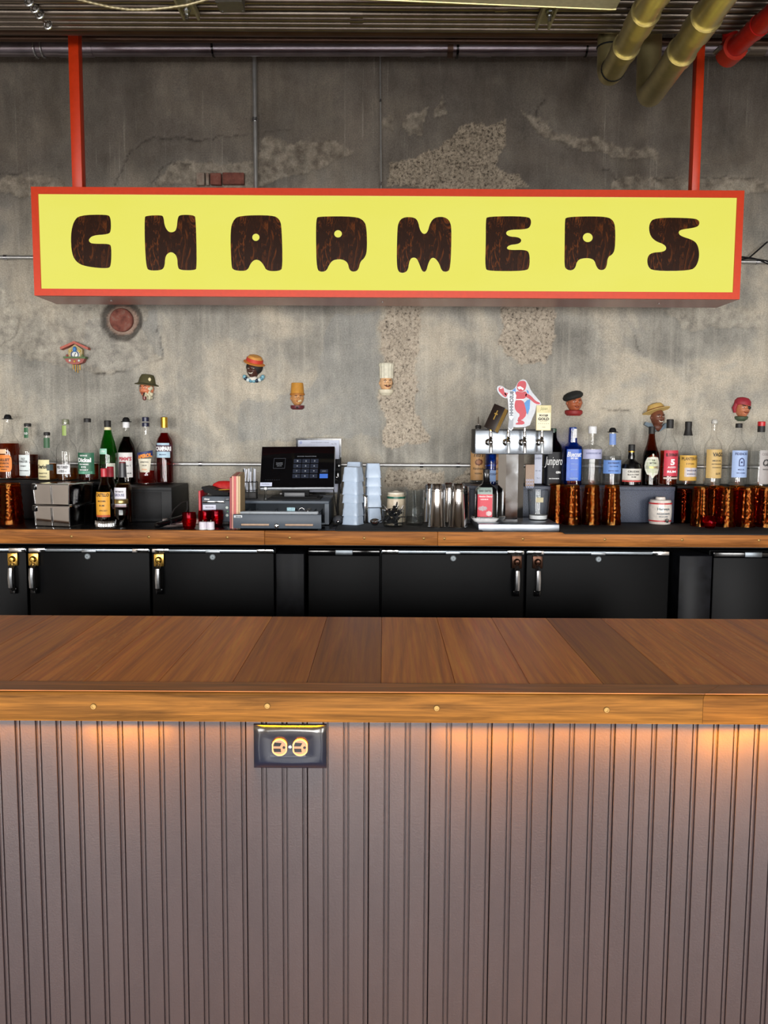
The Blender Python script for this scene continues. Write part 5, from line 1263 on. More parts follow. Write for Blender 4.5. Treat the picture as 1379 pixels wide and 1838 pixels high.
MB().lathe([(0.054, 0.016), (0.058, 0.018), (0.058, 0.020), (0.054, 0.019)], 36, sq=5, close=True).build('rim', 'chrome', wt)
pk = T_(S(206, 70, 84))
bottle('liqueur_bottle', 'dark liqueur bottle with crimson picture label on white tray', 872, 930, D(925, 941, 3.375).z + 0.0085,
       [(0, 20), (2, 20), (46, 20), (54, 18.5), (60, 13), (64, 7.5), (68, 6), (84, 5.4)], 'gloss_black', None, [('cap', 'ink', screw(82, 6, 8)), ('neck_ring', 'chrome', [(64, 6.6), (66, 6.6)])],
       [(-17, 9, 6, 48, pk, [('Hoodoo Chicory', -3, 42, 24, 3.6, 'ink_white', .03, .2), ('LIQUEUR', -5, 37, 14, 2.4, 'ink_white')]), (-17, 9, 46, 58, T_(S(150, 166, 160)), [('HAND CRAFTED', -4, 52, 22, 4, 'ink')]), (-16, 0, 16, 26, T_(S(176, 168, 172)), (), 'oval'), (-2, 8, 7, 17, T_(S(222, 200, 200)), (), 'oval')], sq=4, Y=3.49)

# ================================================================== LEFT SMALL THINGS
def at(cx, yb, z=CT, back=0.0):
    p = G(cx, yb, z); p.y += back; k = K(p.y); q = D(cx, yb, p.y); q.z = z
    return q, k
# two stacked steel pans, turned a little
pos, k = at(79, 947, back=0.0)
M['mirror_steel'] = paint((0.72, 0.72, 0.73, 1), 0.09, 1.0, 0.05, 12, 0.12)
ctr = Vector((pos.x + 0.042, pos.y + 0.115, CT))
for lv, (lab, z0) in enumerate((('lower square steel pan with two front panels, on the counter at left', 0.0), ('upper square steel pan stacked on the other pan, flat lid', 0.090))):
    t = thing('steel_pan', lab, 'pan', (ctr.x, ctr.y, CT+z0), math.radians(-13))
    hw_, hd, h = 0.083, 0.088, 0.084
    m_ = MB(); n_ = 5
    v = []
    for z, e in ((0, 0.93), (0.004, 0.95), (h-0.004, 1.0), (h, 1.0)):
        for x, y in ((-1, -1), (1, -1), (1, 1), (-1, 1)): v.append((x*hw_*e, y*hd*e, z))
    f = [(j*4+i, j*4+(i+1) % 4, (j+1)*4+(i+1) % 4, (j+1)*4+i) for j in range(3) for i in range(4)] + [(3, 2, 1, 0), (12, 13, 14, 15)]
    m_.add(v, f).build('pan', 'mirror_steel', t, smooth=False)
    rimm = MB().box(-hw_-0.004, hw_+0.004, -hd-0.004, hd+0.004, h, h+0.004, 0.0018).build('lid', 'mirror_steel', t)
    MB().tube([(0, -hd*0.95-0.001, 0.005), (0, -hd-0.002, h-0.004)], 0.0035, 8).build('ridge', 'chrome', t)
    for sx in (-1, 1): MB().tube([(sx*hw_*0.95, -hd*0.95, 0.004), (sx*hw_, -hd, h-0.003)], 0.003, 8).build('corner_ridge', 'chrome', t)
    MB().box(-hw_-0.006, -hw_+0.012, -hd-0.007, -hd+0.01, h-0.022, h+0.002, 0.002).build('clip', 'gloss_black', t)

# booklet, black torch with wrist loop
t = thing('booklet', 'pink and white leaflet lying behind the black torch', 'booklet', (D(324, 930, 3.565).x, 3.565, CT))
a_ = [G(x, y, CT) - t.location for x, y in ((297, 935), (353, 930), (357, 926), (322, 927))]
bk = MB().box(-0.075, 0.075, 0, 0.055, 0, 0.02, 0.002).build('pages', paper(S(224, 196, 188)), t, rot=(0, 0, math.radians(14)))
MB().box(-0.075, 0.0, -0.001, 0.054, 0.0203, 0.0215).build('cover', paper(S(222, 216, 214)), t, rot=(0, 0, math.radians(14)))
p0 = G(280, 949, CT); p0.z = CT+0.0125; p1 = G(333, 942, CT); p1.z = CT+0.034
t = thing('torch', 'black hand torch lying by the leaflet with wire wrist loop', 'torch', (p0.x, p0.y, CT))
dd = p1 - p0; q = lambda f_: Vector((0, 0, 0.0125)) + dd*f_
MB().tube([q(-0.02), q(0), q(0.05), q(0.12), q(0.45), q(0.5), q(0.97), q(1.0)], [0.004, 0.0105, 0.0125, 0.0125, 0.0115, 0.013, 0.013, 0.009], 16).build('barrel', 'gloss_black', t)
MB().tube([q(0.42), q(0.46)], 0.0145, 16).build('band', 'matte_black', t)
MB().tube([q(0.45)+Vector((0, 0, .012)), q(0.6)+Vector((0, 0.005, .045)), q(0.85)+Vector((0, 0.01, .064)), q(1.05)+Vector((0, 0.01, .066)), q(1.08)+Vector((0, 0, .03)), q(0.98)+Vector((0, 0, .012))], 0.003, 8).build('wire_loop', 'ink', t)
MB().tube([q(0.5)+Vector((0.002, -0.016, -.012)), q(1.0)+Vector((0, -0.016, -.018))], 0.003, 8).build('clip', 'steel', t)

# ruby glass candle holders and white tea lights
def ruby_cup(label, cx, yb, r, h):
    Yf = G(cx, yb, CT).y; Yc = Yf + r*K(Yf); kk_ = K(Yc); p = D(cx, yb, Yc); p.z = CT
    fl = lambda a, z: 1 + 0.035*math.cos(9*a + (z/(h*kk_)*3//1)*PI)
    pr = [(0, 0.004), (r*kk_*0.55, 0.004), (r*kk_*0.9, 0.012), (r*kk_-0.004, h*kk_*0.5), (r*kk_*0.93-0.003, h*kk_)]
    po = [(r*kk_*0.93, h*kk_), (r*kk_, h*kk_*0.75), (r*kk_, h*kk_*0.45), (r*kk_*0.86, h*kk_*0.1), (r*kk_*0.7, 0), (0, 0)]
    t = thing('candle_holder', label, 'candle holder', p, group='ruby glass candle holders')
    MB().lathe(pr + po, 54, flute=fl).build('glass_cup', 'ruby', t)
    MB().lathe([(0, 0.005), (r*kk_*0.5, 0.0055), (r*kk_*0.5, h*kk_*0.45), (0, h*kk_*0.45)], 20).build('candle', paint(S(200, 36, 56), 0.4), t)
    return t
ruby_cup('red glass candle holder nearest the black torch', 340, 950, 12.5, 29)
ruby_cup('red glass candle holder behind the white tea lights, left one', 368, 943, 11.5, 26)
ruby_cup('red glass candle holder in front of the receipt printer, right one', 389, 945, 11.5, 28)
for cx, lb in ((363, 'white tea light in front of the red candle holders, left'), (377, 'white tea light in front of the red candle holders, right')):
    p, kk_ = at(cx, 951); p.y += 7*kk_
    t = thing('tea_light', lb, 'candle', p)
    MB().lathe([(0, 0), (6.6*kk_, 0), (6.9*kk_, 0.002), (6.9*kk_, 12.5*kk_), (6.2*kk_, 14*kk_), (1*kk_, 14.2*kk_), (0, 14*kk_)], 24).build('wax', paint(S(228, 222, 232), 0.5), t)
    MB().lathe([(6.95*kk_, 0.0), (7.1*kk_, 0.0), (7.1*kk_, 0.006), (6.95*kk_, 0.006)], 24, close=True).build('cup', 'white', t)
    MB().tube([(0, 0, 14*kk_), (0.001, 0, 17*kk_)], 0.0006, 6).build('wick', 'cream', t)

# receipt printer
M['pos_grey'] = paint(S(72, 81, 92), 0.42, var=0.08, Specular_IOR_Level=0.3); M['pos_dark'] = paint(S(46, 52, 60), 0.35)
pY = 3.56
L_, R_ = D(363, 938, pY).x, D(413, 938, pY).x
zt_ = D(388, 891, pY).z
t = thing('receipt_printer', 'slate grey receipt printer left of the cash drawer', 'printer', ((L_+R_)/2, pY, CT))
hw_ = (R_-L_)/2; h = zt_-CT; kk_ = K(pY)
MB().box(-hw_, hw_, 0, 0.17, 0.012, h, 0.004).build('body', 'pos_grey', t)
MB().box(-hw_+0.006, hw_-0.006, 0.006, 0.16, 0, 0.012, 0.002).build('base', 'ink', t)
MB().box(-hw_+0.004, hw_-0.02, -0.004, 0, h-12*kk_, h-9*kk_, 0.001).build('paper_slot', 'gloss_black', t)
MB().box(-hw_+0.004, hw_-0.025, -0.006, 0, h-9.5*kk_, h-8.5*kk_, 0.0005).build('cutter_bar', 'chrome', t)
MB().box(hw_-0.020, hw_-0.002, -0.003, 0, h-8*kk_, h-3*kk_, 0.001).build('lid_button', 'pos_dark', t)
lo = MB().box(-hw_+0.004, -hw_+0.060, -0.002, 0, h-24*kk_, h-15*kk_, 0.0005).build('label', paper(S(206, 208, 226)), t)
text_flat(MB(), 'SERVICE 800', -hw_+0.033, -0.0026, h-19.5*kk_, 0.035, 0.005, 0.01).build('lettering', 'ink', lo, smooth=False)
text_flat(MB(), 'Clover', -hw_+0.022, -0.0008, h-4.8*kk_, 0.024, 0.007, 0.05).build('lettering', 'ink_white', t, smooth=False)
for i, zz in enumerate((-20, -34)):
    MB().lathe([(0, 0), (2.6*kk_, 0), (2.4*kk_, 0.002), (0, 0.0022)], 16, mat=Matrix.Translation((hw_-0.012, 0, h+zz*kk_)) @ Matrix.Rotation(PI/2, 4, 'X')).build('button', paint(S(200, 214, 204), 0.4), t)
MB().lathe([(0, 0), (1*kk_, 0), (0, 0.0015)], 10, mat=Matrix.Translation((hw_-0.010, 0, h-27*kk_)) @ Matrix.Rotation(PI/2, 4, 'X')).build('status_light', paint(S(120, 220, 130), 0.3), t)
# red folder edge behind-left of it
t = MB().box(-0.004, 0.004, 0, 0.15, 0, D(361, 881, 3.55).z-CT, 0.001).build('red_folder', paint(S(186, 28, 44), 0.45), loc=(D(360, 930, 3.55).x-0.003, 3.55, CT))
tag(t, 'thin red folder standing against the left side of the receipt printer', 'folder')
# card terminal lying on the printer
t = thing('card_terminal', 'black card payment keypad lying on the receipt printer', 'card reader', ((L_+R_)/2-0.004, pY+0.075, CT+h+0.003))
t.rotation_euler = (0, 0, math.radians(-8))
tw = 0.060
m_ = MB(); pr = [(-tw, 0.030), (-tw*0.75, 0.012), (-tw*0.1, 0.0), (tw, 0.0), (tw, 0.012), (0.0, 0.022), (-tw*0.6, 0.034), (-tw*0.95, 0.036)]
m_.shape([pr], -0.045, 0.045); m_.build('body', 'matte_black', t)
for i in range(4):
    for j in range(3):
        x = -0.028 + i*0.019; z = 0.0275 - i*0.0052 + 0.0005
        MB().box(x-0.006, x+0.006, -0.032+j*0.024, -0.016+j*0.024, z-0.004, z+0.0015, 0.001).build('key', 'pos_dark', t)
# red cloth bundle and gold pencil
pz_ = CT+h+0.04
t = thing('red_napkin', 'crumpled red cloth bundle behind the card keypad on printer', 'cloth', ((L_+R_)/2+0.012, pY+0.14, CT+h+0.001))
m_ = MB().lathe([(0, 0), (0.030, 0), (0.046, 0.012), (0.048, 0.026), (0.040, 0.044), (0.022, 0.056), (0, 0.058)], 60, flute=lambda a, z: 1+0.07*math.cos(11*a+z*90)+0.04*math.cos(5*a))
m_.v = [(x*1.25, min(y*0.5, 0.028), z) for x, y, z in m_.v]
m_.build('cloth', paint(S(204, 34, 34), 0.6, scale=90, bump=0.4), t, angle=80)
t = thing('gold_pencil', 'thin gold pen lying on the card keypad', 'pen', ((L_+R_)/2+0.036, pY+0.03, CT+h+0.026))
MB().tube([(-0.03, 0, 0.0), (-0.026, 0, 0.0), (0.02, 0, 0.002)], [0.001, 0.0028, 0.0028], 10).build('barrel', 'gold', t)
MB().tube([(0.02, 0, 0.002), (0.027, 0, 0.0024)], 0.0032, 10).build('cap', 'brass', t)

# menu boards standing on edge
mcol = [(S(150, 58, 60), 'dark red'), (S(214, 150, 130), 'peach'), (S(196, 92, 92), 'rose'), (S(222, 180, 150), 'pale peach'), (S(186, 160, 120), 'tan')]
for i, (c_, nm) in enumerate(mcol):
    px = 414 + i*3.9
    p, kk_ = at(px, 948); zt2 = D(px, 855 - (1 if i else -2), p.y+0.03).z
    m_ = MB(); hh2 = zt2-CT
    m_.add([(x, y, z) for x in (-0.0038, 0.0038) for y, z in ((0.0, 0), (0.125, 0), (0.125, hh2+0.012), (0.015, hh2))], [(0, 1, 2, 3), (7, 6, 5, 4), (0, 4, 5, 1), (1, 5, 6, 2), (2, 6, 7, 3), (3, 7, 4, 0)])
    o = m_.build('menu_board', paper(c_), loc=(D(px, 940, 3.42).x, 3.42, CT), smooth=False)
    tag(o, '%s menu board standing on edge beside the cash drawer, %s of five from left' % (nm, ('first', 'second', 'third', 'fourth', 'last')[i]), 'menu', 'menu boards standing by the register')

# cash drawer
dY = 3.56
xl_, xr_ = D(429.5, 938, dY).x, D(590.5, 938, dY).x; zt_ = D(510, 899, dY).z
t = thing('cash_drawer', 'slate grey cash drawer under the register screen, pulled open', 'cash drawer', ((xl_+xr_)/2, dY, CT)); ox = t.location.x
hw_ = (xr_-xl_)/2; h = zt_-CT; kk_ = K(dY)
dp = 0.36
MB().box(-hw_, hw_, 0, dp, h-0.012, h, 0.002).box(-hw_, -hw_+0.018, 0, dp, 0.004, h-0.012).box(hw_-0.018, hw_, 0, dp, 0.004, h-0.012).box(-hw_+0.018, hw_-0.018, dp-0.01, dp, 0.004, h-0.012).box(-hw_+.018, hw_-.018, 0, dp-.01, 0.004, 0.010).build('housing', 'pos_grey', t)
for sx in (-1, 1):
    for yy in (0.03, dp-0.03): MB().lathe([(0, 0), (0.010, 0), (0.010, 0.004), (0, 0.004)], 12, mat=Matrix.Translation((sx*(hw_-0.03), yy, 0))).build('foot', 'ink', t)
fY = 3.375
fl_, fr_ = D(418.5, 952, fY).x-ox, D(577, 952, fY).x-ox; fz1 = D(500, 923.5, fY).z-CT
dr = MB().box(fl_, fr_, fY-dY, fY-dY+0.012, 0.006, fz1, 0.002).build('drawer', 'pos_grey', t)
MB().box(fl_+0.02, fr_-0.02, fY-dY+0.012, 0.14, 0.012, 0.016).box(fl_+0.018, fl_+0.021, fY-dY+0.012, 0.14, 0.012, fz1-0.006).box(fr_-0.021, fr_-0.018, fY-dY+0.012, 0.14, 0.012, fz1-0.006).build('tray_sides', paint(S(120, 130, 140), 0.4), dr, smooth=False)
MB().box(fl_+0.02, fr_-0.02, fY-dY+0.05, fY-dY+0.054, 0.02, fz1+0.006, 0.001).box(fl_+0.02, fr_-0.02, fY-dY+0.10, fY-dY+0.104, 0.02, fz1+0.004, 0.001).build('tray_divider', paint(S(150, 158, 166), 0.4), dr)
for i in range(4):
    xx = fl_+0.06 + i*0.085
    MB().box(xx-0.003, xx+0.003, fY-dY+0.02, 0.10, 0.02, fz1-0.002, 0.001).build('bill_clip', 'steel', dr)
zs_ = D(500, 942, fY).z-CT
for a, b in ((433, 483), (512, 562)):
    xa, xb = D(a, 942, fY).x-ox, D(b, 942, fY).x-ox
    MB().box(xa, xb, fY-dY-0.0012, fY-dY+0.002, zs_-0.004, zs_+0.004, 0.001).build('slot', paint(S(170, 140, 116), 0.5), dr)
    MB().box(xa-0.002, xb+0.002, fY-dY-0.0006, fY-dY+0.002, zs_-0.0055, zs_+0.0055, 0.001).build('slot_surround', 'pos_dark', dr)
xk = D(497, 945, fY).x-ox
MB().lathe([(0, 0), (0.010, 0), (0.0095, 0.004), (0.006, 0.006), (0, 0.006)], 20, mat=Matrix.Translation((xk, fY-dY, zs_-0.004)) @ Matrix.Rotation(PI/2, 4, 'X')).build('lock', 'chrome', dr)
MB().box(xk-0.0015, xk+0.0015, fY-dY-0.016, fY-dY-0.006, zs_-0.018, zs_+0.004, 0.0005).build('key', 'chrome', dr)
MB().box(fl_+0.004, fl_+0.038, fY-dY-0.0012, fY-dY, fz1-0.014, fz1-0.004, 0.0005).build('badge', paint(S(200, 206, 212), 0.4), dr)
text_flat(MB(), 'clover', fl_+0.023, fY-dY-0.0016, fz1-0.009, 0.024, 0.0065, 0.05).build('lettering', 'ink', dr, smooth=False)
# folded banknote and keys resting on the drawer tray
xx = D(523, 910, 3.50).x
t2 = MB().box(-0.017, 0.017, 0, 0.003, 0, 0.05, 0.0008).build('banknote', paint(S(160, 196, 208), 0.6, var=0.35, scale=160), loc=(xx, 3.477, CT+fz1-0.03), rot=(math.radians(-12), 0, 0))
tag(t2, 'pale blue folded banknote standing up in the open cash drawer', 'banknote')
t2 = thing('bunch_of_keys', 'small bunch of keys lying in the open cash drawer', 'keys', (D(541, 912, 3.48).x, 3.50, CT+fz1-0.004))
MB().torus((0, 0, 0.008), 0.012, 0.0016, 'Y', 18, 6).build('ring', 'chrome', t2)
for i in range(4):
    a = 0.5 + i*0.35
    MB().tube([(0.01, 0, 0.004), (0.01+0.03*math.cos(a-0.8), 0.002*i, 0.006+0.014*math.sin(a))], 0.002, 6).ball((0.012+0.012*math.cos(a-.8), 0.002*i, 0.006), (0.005, 0.0015, 0.005), 8, 6).build('key', 'steel', t2)

# register screen on the drawer
t = thing('register_screen', 'black touchscreen register on a stand showing a number pad', 'register', (D(531, 880, 3.70).x, 3.70, CT+h))
rx = t.location.x
MB().box(-0.115, 0.115, -0.085, 0.08, 0, 0.006, 0.002).box(-0.10, 0.10, -0.06, 0.075, 0.006, 0.012, 0.004).build('foot', 'matte_black', t)
MB().box(-0.06, 0.06, -0.01, 0.012, 0.010, 0.11, 0.004).build('stand', 'matte_black', t)
MB().box(-0.045, 0.045, -0.055, -0.048, 0.010, 0.030, 0.002).build('stand_plate', paint(S(70, 72, 76), 0.4), t)
tilt = math.radians(27); sY = 3.64
c0 = D(533, 877, sY-0.055)
scr = bpy.data.objects.new('screen_unit', None)
Mt = Matrix.Translation((c0.x-rx, c0.y-3.70, c0.z-CT-h)) @ Matrix.Rotation(math.radians(-0.6), 4, 'Y') @ Matrix.Rotation(-tilt, 4, 'X')
ks = K(3.64, 1.35); sw = 66.5*ks; sh = 74*ks/math.cos(tilt)*1.0
mb = MB().box(-sw, sw, 0.003, 0.022, 0, sh, 0.006, 3, mat=Mt); body = mb.build('bezel', paint(S(150, 154, 160), 0.35, 0.3), t)
mb = MB().box(-sw+0.002, sw-0.002, 0.0, 0.004, 0.006, sh-0.001, 0.0015, mat=Mt)
gl_ = mb.build('screen', paint(S(8, 8, 10), 0.08, bump=0), t)
def lit(c, e=0.55):
    n = NT('screen_light'); cc = n.mix(n.noise(n.coords(), 20), c, tuple(x*0.94 for x in c[:3])+(1,)); n.pbr(S(10, 10, 12), 0.2, Emission_Color=cc, Emission_Strength=e); return n.m
kd, kb_, kw_, kg = lit(S(58, 64, 80)), lit(S(80, 130, 232), 0.8), lit(S(210, 214, 222), 0.6), lit(S(90, 92, 100))
SX = lambda px: (px-533)*ks; SZ = lambda py: sh*(877-py)/74
digs = ['1', '2', '3', '4', '5', '6', '7', '8', '9', 'C', '0', '<']
dgm = MB()
for r in range(4):
    for c_ in range(3):
        x = SX(532.5+c_*15.3 - r*0.45); z = SZ(829+r*8.8)
        MB().box(x-6.9*ks, x+6.9*ks, -0.0004, 0, z-3.9*ks, z+3.9*ks, mat=Mt).build('key', kd, gl_, smooth=False)
        gv, gf = glyphs(digs[r*3+c_], 0.02)
        dgm.add([(x+a*2.2*ks, -0.0008, z+b*3*ks) for a, b in gv], gf, Mt)
text_flat(dgm, 'ENTER PASSCODE', SX(549), -0.0008, SZ(821), 34*ks, 1.4*ks, 0.0, mat=Mt)
text_flat(dgm, 'ADD', SX(580.5), -0.0008, SZ(847), 7*ks, 1.6*ks, 0.0, mat=Mt)
for i, tx in enumerate(('CHARMERS', 'COCKTAIL BAR', 'LOG IN')): text_flat(dgm, tx, SX(500), -0.0006, SZ(832.5+i*2.6), (12 - (i == 2)*4)*ks, 1.5*ks, 0.0, mat=Mt)
dgm.build('lettering', kw_, gl_, smooth=False)
x, z = SX(580.5), SZ(847)
MB().box(x-6.9*ks, x+6.9*ks, -0.0004, 0, z-3.2*ks, z+3.2*ks, mat=Mt).build('key', kd, gl_, smooth=False)
x, z = SX(580), SZ(855.5)
MB().box(x-7.3*ks, x+7.3*ks, -0.0004, 0, z-4.2*ks, z+4.2*ks, mat=Mt).build('key', kb_, gl_, smooth=False)
fr = [[(SX(490), SZ(824)), (SX(511), SZ(824)), (SX(510), SZ(842)), (SX(489), SZ(842))], [(SX(490.6), SZ(824.6)), (SX(510.4), SZ(824.6)), (SX(509.4), SZ(841.4)), (SX(489.6), SZ(841.4))]]
MB().shape(fr, -0.0004, 0, mat=Mt).build('logo_box', kg, gl_, smooth=False)
text_flat(MB(), '- - - - - - -', SX(489), -0.0006, SZ(862), 26*ks, 0.6*ks, 0.03, mat=Mt).build('lettering', kg, gl_, smooth=False)
x, z = SX(478), SZ(869.5)
st_ = MB().box(x-10.5*ks, x+10.5*ks, -0.0006, 0, z-3.6*ks, z+3.6*ks, mat=Mt).build('sticker', paper(S(200, 206, 228)), t, smooth=False)
text_flat(MB(), 'STATION 1', x, -0.001, z, 15*ks, 2*ks, 0.01, mat=Mt).build('lettering', 'ink', st_, smooth=False)
bpy.data.objects.remove(scr)
# card swipe arm at the right of the screen
t2 = thing('card_reader_mount', 'black articulated card reader mount at right of the register screen', 'card reader', (D(607, 880, 3.74).x, 3.74, CT+h-0.0))
t2.location.x = D(606, 880, 3.80).x; t2.location.y = 3.82; t2.location.z = CT
zz = lambda py: D(606, py, 3.82).z - CT
MB().tube([(0, 0, 0), (0, 0, zz(905)), (0.006, 0, zz(880)), (0.008, -0.004, zz(868)), (0.0, -0.01, zz(850))], 0.006, 8).build('arm', 'ink', t2)
MB().lathe([(0, 0), (0.022, 0), (0.022, 0.004), (0, 0.004)], 16).build('foot', 'ink', t2)
MB().box(-0.014, 0.016, -0.03, 0.0, zz(868), zz(824), 0.004).build('reader', 'matte_black', t2)
MB().box(-0.012, 0.012, -0.036, -0.03, zz(862), zz(845), 0.002).box(-0.004, 0.014, -0.034, -0.03, zz(840), zz(832), 0.001).build('buttons', 'gloss_black', t2)
MB().ball((-0.002, -0.038, zz(856)), 0.006, 10, 8).build('knob', 'steel', t2)
# framed certificate leaning on the wall
fYr = WY-0.05
xa, xb = D(532, 800, fYr).x, D(613, 800, fYr).x; z1_, z0_ = D(570, 787, fYr).z, D(570, 886, fYr).z
t2 = thing('picture_frame', 'black framed white certificate leaning on wall behind the register screen', 'picture frame', ((xa+xb)/2, fYr, CT)); w2 = (xb-xa)/2
mz0, mz1 = z0_-CT, z1_-CT
MB().shape([[(-w2, mz0), (w2, mz0), (w2, mz1), (-w2, mz1)], [(-w2+0.008, mz0+0.008), (w2-0.008, mz0+0.008), (w2-0.008, mz1-0.008), (-w2+0.008, mz1-0.008)]], -0.012, 0.004).build('frame', 'gloss_black', t2, smooth=False)
pg = MB().box(-w2+0.007, w2-0.007, -0.004, 0, mz0+0.007, mz1-0.007).build('paper', paper(S(196, 202, 222)), t2, smooth=False)
tx = MB(); text_flat(tx, 'STATE BUSINESS LICENSE', 0.005, -0.0045, mz1-0.019, 0.085, 0.004, 0.02)
text_flat(tx, 'No. 730', w2-0.035, -0.0045, mz1-0.025, 0.024, 0.007, 0.0)
for i in range(7): text_flat(tx, '- - - - - - - - - - - - - -', 0.03, -0.0045, mz0+0.02+i*0.008, 0.09, 0.0012, 0.04)
tx.build('lettering', paint(S(110, 112, 130), 0.6), pg, smooth=False)
MB().lathe([(0, 0), (0.007, 0), (0, 0.0006)], 16, mat=Matrix.Translation((-w2+0.022, -0.004, mz1-0.02)) @ Matrix.Rotation(PI/2, 4, 'X')).build('seal', paint(S(150, 160, 200), 0.5), pg)
MB().box(-0.03, 0.03, 0.004, 0.03, 0, mz0+0.02, 0.002).build('stand', 'ink', t2)
# wire caddy with straws and stir sticks, on the drawer
tz = CT+h
t2 = thing('straw_caddy', 'black wire caddy holding bar straws left of the register screen', 'caddy', (D(448, 890, 3.68).x, 3.68, tz))
kz = K(3.68, 1.3)
c_ = MB()
for sx in (-13, 0, 13):
    for sy in (-0.025, 0.025): c_.tube([(sx*kz, sy, 0), (sx*kz, sy, 30*kz)], 0.0016, 6)
for zz_ in (0.002, 15*kz, 30*kz): c_.tube([(-13*kz, -0.025, zz_), (13*kz, -0.025, zz_), (13*kz, 0.025, zz_), (-13*kz, 0.025, zz_), (-13*kz, -0.025, zz_)], 0.0018, 6)
c_.build('wire_frame', 'ink', t2); MB().box(-13*kz, 13*kz, -0.025, 0.025, 0, 0.03, 0.003).build('tray', 'ink', t2)
random.seed(11)
scols = [('white', S(216, 220, 230)), ('white', S(200, 206, 218)), ('black', S(22, 22, 24)), ('clear grey', S(150, 156, 166))]
for i in range(9):
    nm, c = scols[(0, 2, 1, 0, 3, 0, 1, 3, 0)[i]]
    x = (-10 + i*2.5)*kz; y = random.uniform(-0.016, 0.016); ln = random.uniform(0.088, 0.105); tx_ = random.uniform(-0.012, 0.016)
    o = MB().tube([(0, 0, 0), (tx_, random.uniform(-.005, .005), ln)], 0.0035, 8).lathe([(0.0037, 0), (0.0037, 0.0)], 8).build('bar_straw', paint(c, 0.4), loc=(t2.location.x+x, 3.68+y, tz+0.031))
    tag(o, '%s bar straw in the wire caddy, %s from left' % (nm, ('first', 'second', 'third', 'fourth', 'fifth', 'sixth', 'seventh', 'eighth', 'ninth')[i]), 'straw', 'bar straws in the wire caddy')
t2 = thing('glass_bottle_small', 'tiny clear bottle standing on the drawer under the screen corner', 'bottle', (D(477, 897, 3.585).x, 3.585, tz))
kz = K(3.58, 1.25)
MB().lathe([(0, 0), (3.2*kz, 0), (3.4*kz, 0.002), (3.2*kz, 0.012), (2*kz, 0.018), (2*kz, 0.030), (2.6*kz, 0.034), (2.4*kz, 0.048), (0, 0.05)], 20).build('glass_body', 'clear_spirit', t2)
MB().lathe([(2.8*kz, 0.046), (2.8*kz, 0.056), (0, 0.057)], 16).build('cap', 'white', t2)
t2 = thing('till_roll', 'small white roll lying on the drawer behind the screen foot', 'roll', (D(508, 885, 3.72).x, 3.80, tz+0.008))
t2.location.x = D(508, 885, 3.80).x
MB().tube([(-0.013, 0, 0), (0.013, 0, 0)], 0.008, 14).build('roll', 'white', t2)
MB().tube([(-0.014, 0, 0), (0.014, 0, 0)], 0.003, 10).build('core', 'matte_black', t2)
t2 = thing('barcode_scanner', 'grey rounded scanner lying between the cash drawer and white tubs', 'scanner', at(607, 940)[0])
t2.location.y = 3.60; t2.location.x = D(607, 935, 3.60).x; t2.location.z = CT
MB().ball((0, 0, 0.020), (0.024, 0.04, 0.019), 18, 12).build('body', paint(S(84, 86, 92), 0.4), t2)
MB().ball((0.002, -0.036, 0.016), (0.009, 0.008, 0.008), 12, 8).build('lens', 'chrome', t2)
MB().tube([(0, 0.03, 0.02), (-0.012, 0.08, 0.05), (-0.022, 0.12, 0.10), (-0.03, 0.14, 0.16)], 0.0025, 6).build('cord', 'ink', t2)

# ================================================================== WHITE TUBS, BAR TOOLS
M['tub'] = paint(S(178, 194, 214), 0.35, var=0.04, Transmission_Weight=0.0, Subsurface_Weight=0.0)
def tub_stack(nm, cx, Y, rot, n_, zs, hw0, lean=0.0):
    base = D(cx, 930, Y); k_ = K(Y)
    proto = None
    ordn = ('bottom', 'second', 'third', 'fourth', 'fifth', 'sixth')
    for i in range(n_):
        zz_ = zs[i]; hgt = 0.062
        p = Vector((base.x + lean*zz_, Y, CT+0.006+zz_))
        lb = 'white plastic tub upside down, %s of the %s' % (('top' if i == n_-1 else ordn[i]), nm)
        if proto is None:
            t_ = thing('plastic_tub', lb, 'tub', p, rot, 'white plastic tubs in nested stacks')
            r = hw0*k_
            pr = [(r, 0), (r*1.03, 0.0015), (r*1.03, 0.004), (r*0.97, 0.005)]
            pr2 = [(r*0.97, 0.005), (r*0.955, 0.030), (r*0.92, 0.032), (r*0.86, hgt-0.006), (r*0.80, hgt), (0, hgt+0.0005)]
            inn = [(0, hgt-0.001), (r*0.79, hgt-0.0015), (r*0.845, hgt-0.007), (r*0.905, 0.031), (r*0.94, 0.0295), (r*0.955, 0.005), (r*0.99, 0.0)]
            MB().lathe(inn[::1] + [(r, 0)] + pr2[1:], 40, sq=7, close=False).build('tub', 'tub', t_)
            MB().lathe([(r*0.99, 0.0), (r*1.04, 0.0008), (r*1.04, 0.0038), (r*0.972, 0.0045)], 40, sq=7, close=True).build('rim', 'tub', t_)
            proto = t_
        else: dup(proto, p, rot, lb)
tub_stack('front left stack beside the register', 634, 3.555, math.radians(-24), 5, [0, 0.036, 0.092, 0.128, 0.183], 15.5)
tub_stack('back left stack behind the others', 637, 3.74, math.radians(-8), 5, [0.0, 0.06, 0.110, 0.150, 0.198], 14.5)
tub_stack('right stack leaning by the pour spouts', 671, 3.66, math.radians(6), 5, [0.0, 0.066, 0.118, 0.156, 0.195], 13.8, -0.02)
p, kk_ = at(655, 941); p.y += 7*kk_
t = thing('jigger_cup', 'narrow tall steel cup in front of the white tubs', 'cup', (p.x, p.y, CT+0.006))
MB().lathe([(0, 0), (7*kk_, 0), (7.2*kk_, 0.003), (5.6*kk_, 46*kk_), (5.2*kk_, 46*kk_), (5*kk_, 44*kk_), (0, 44*kk_)], 28).build('cup', 'mirror_steel', t)
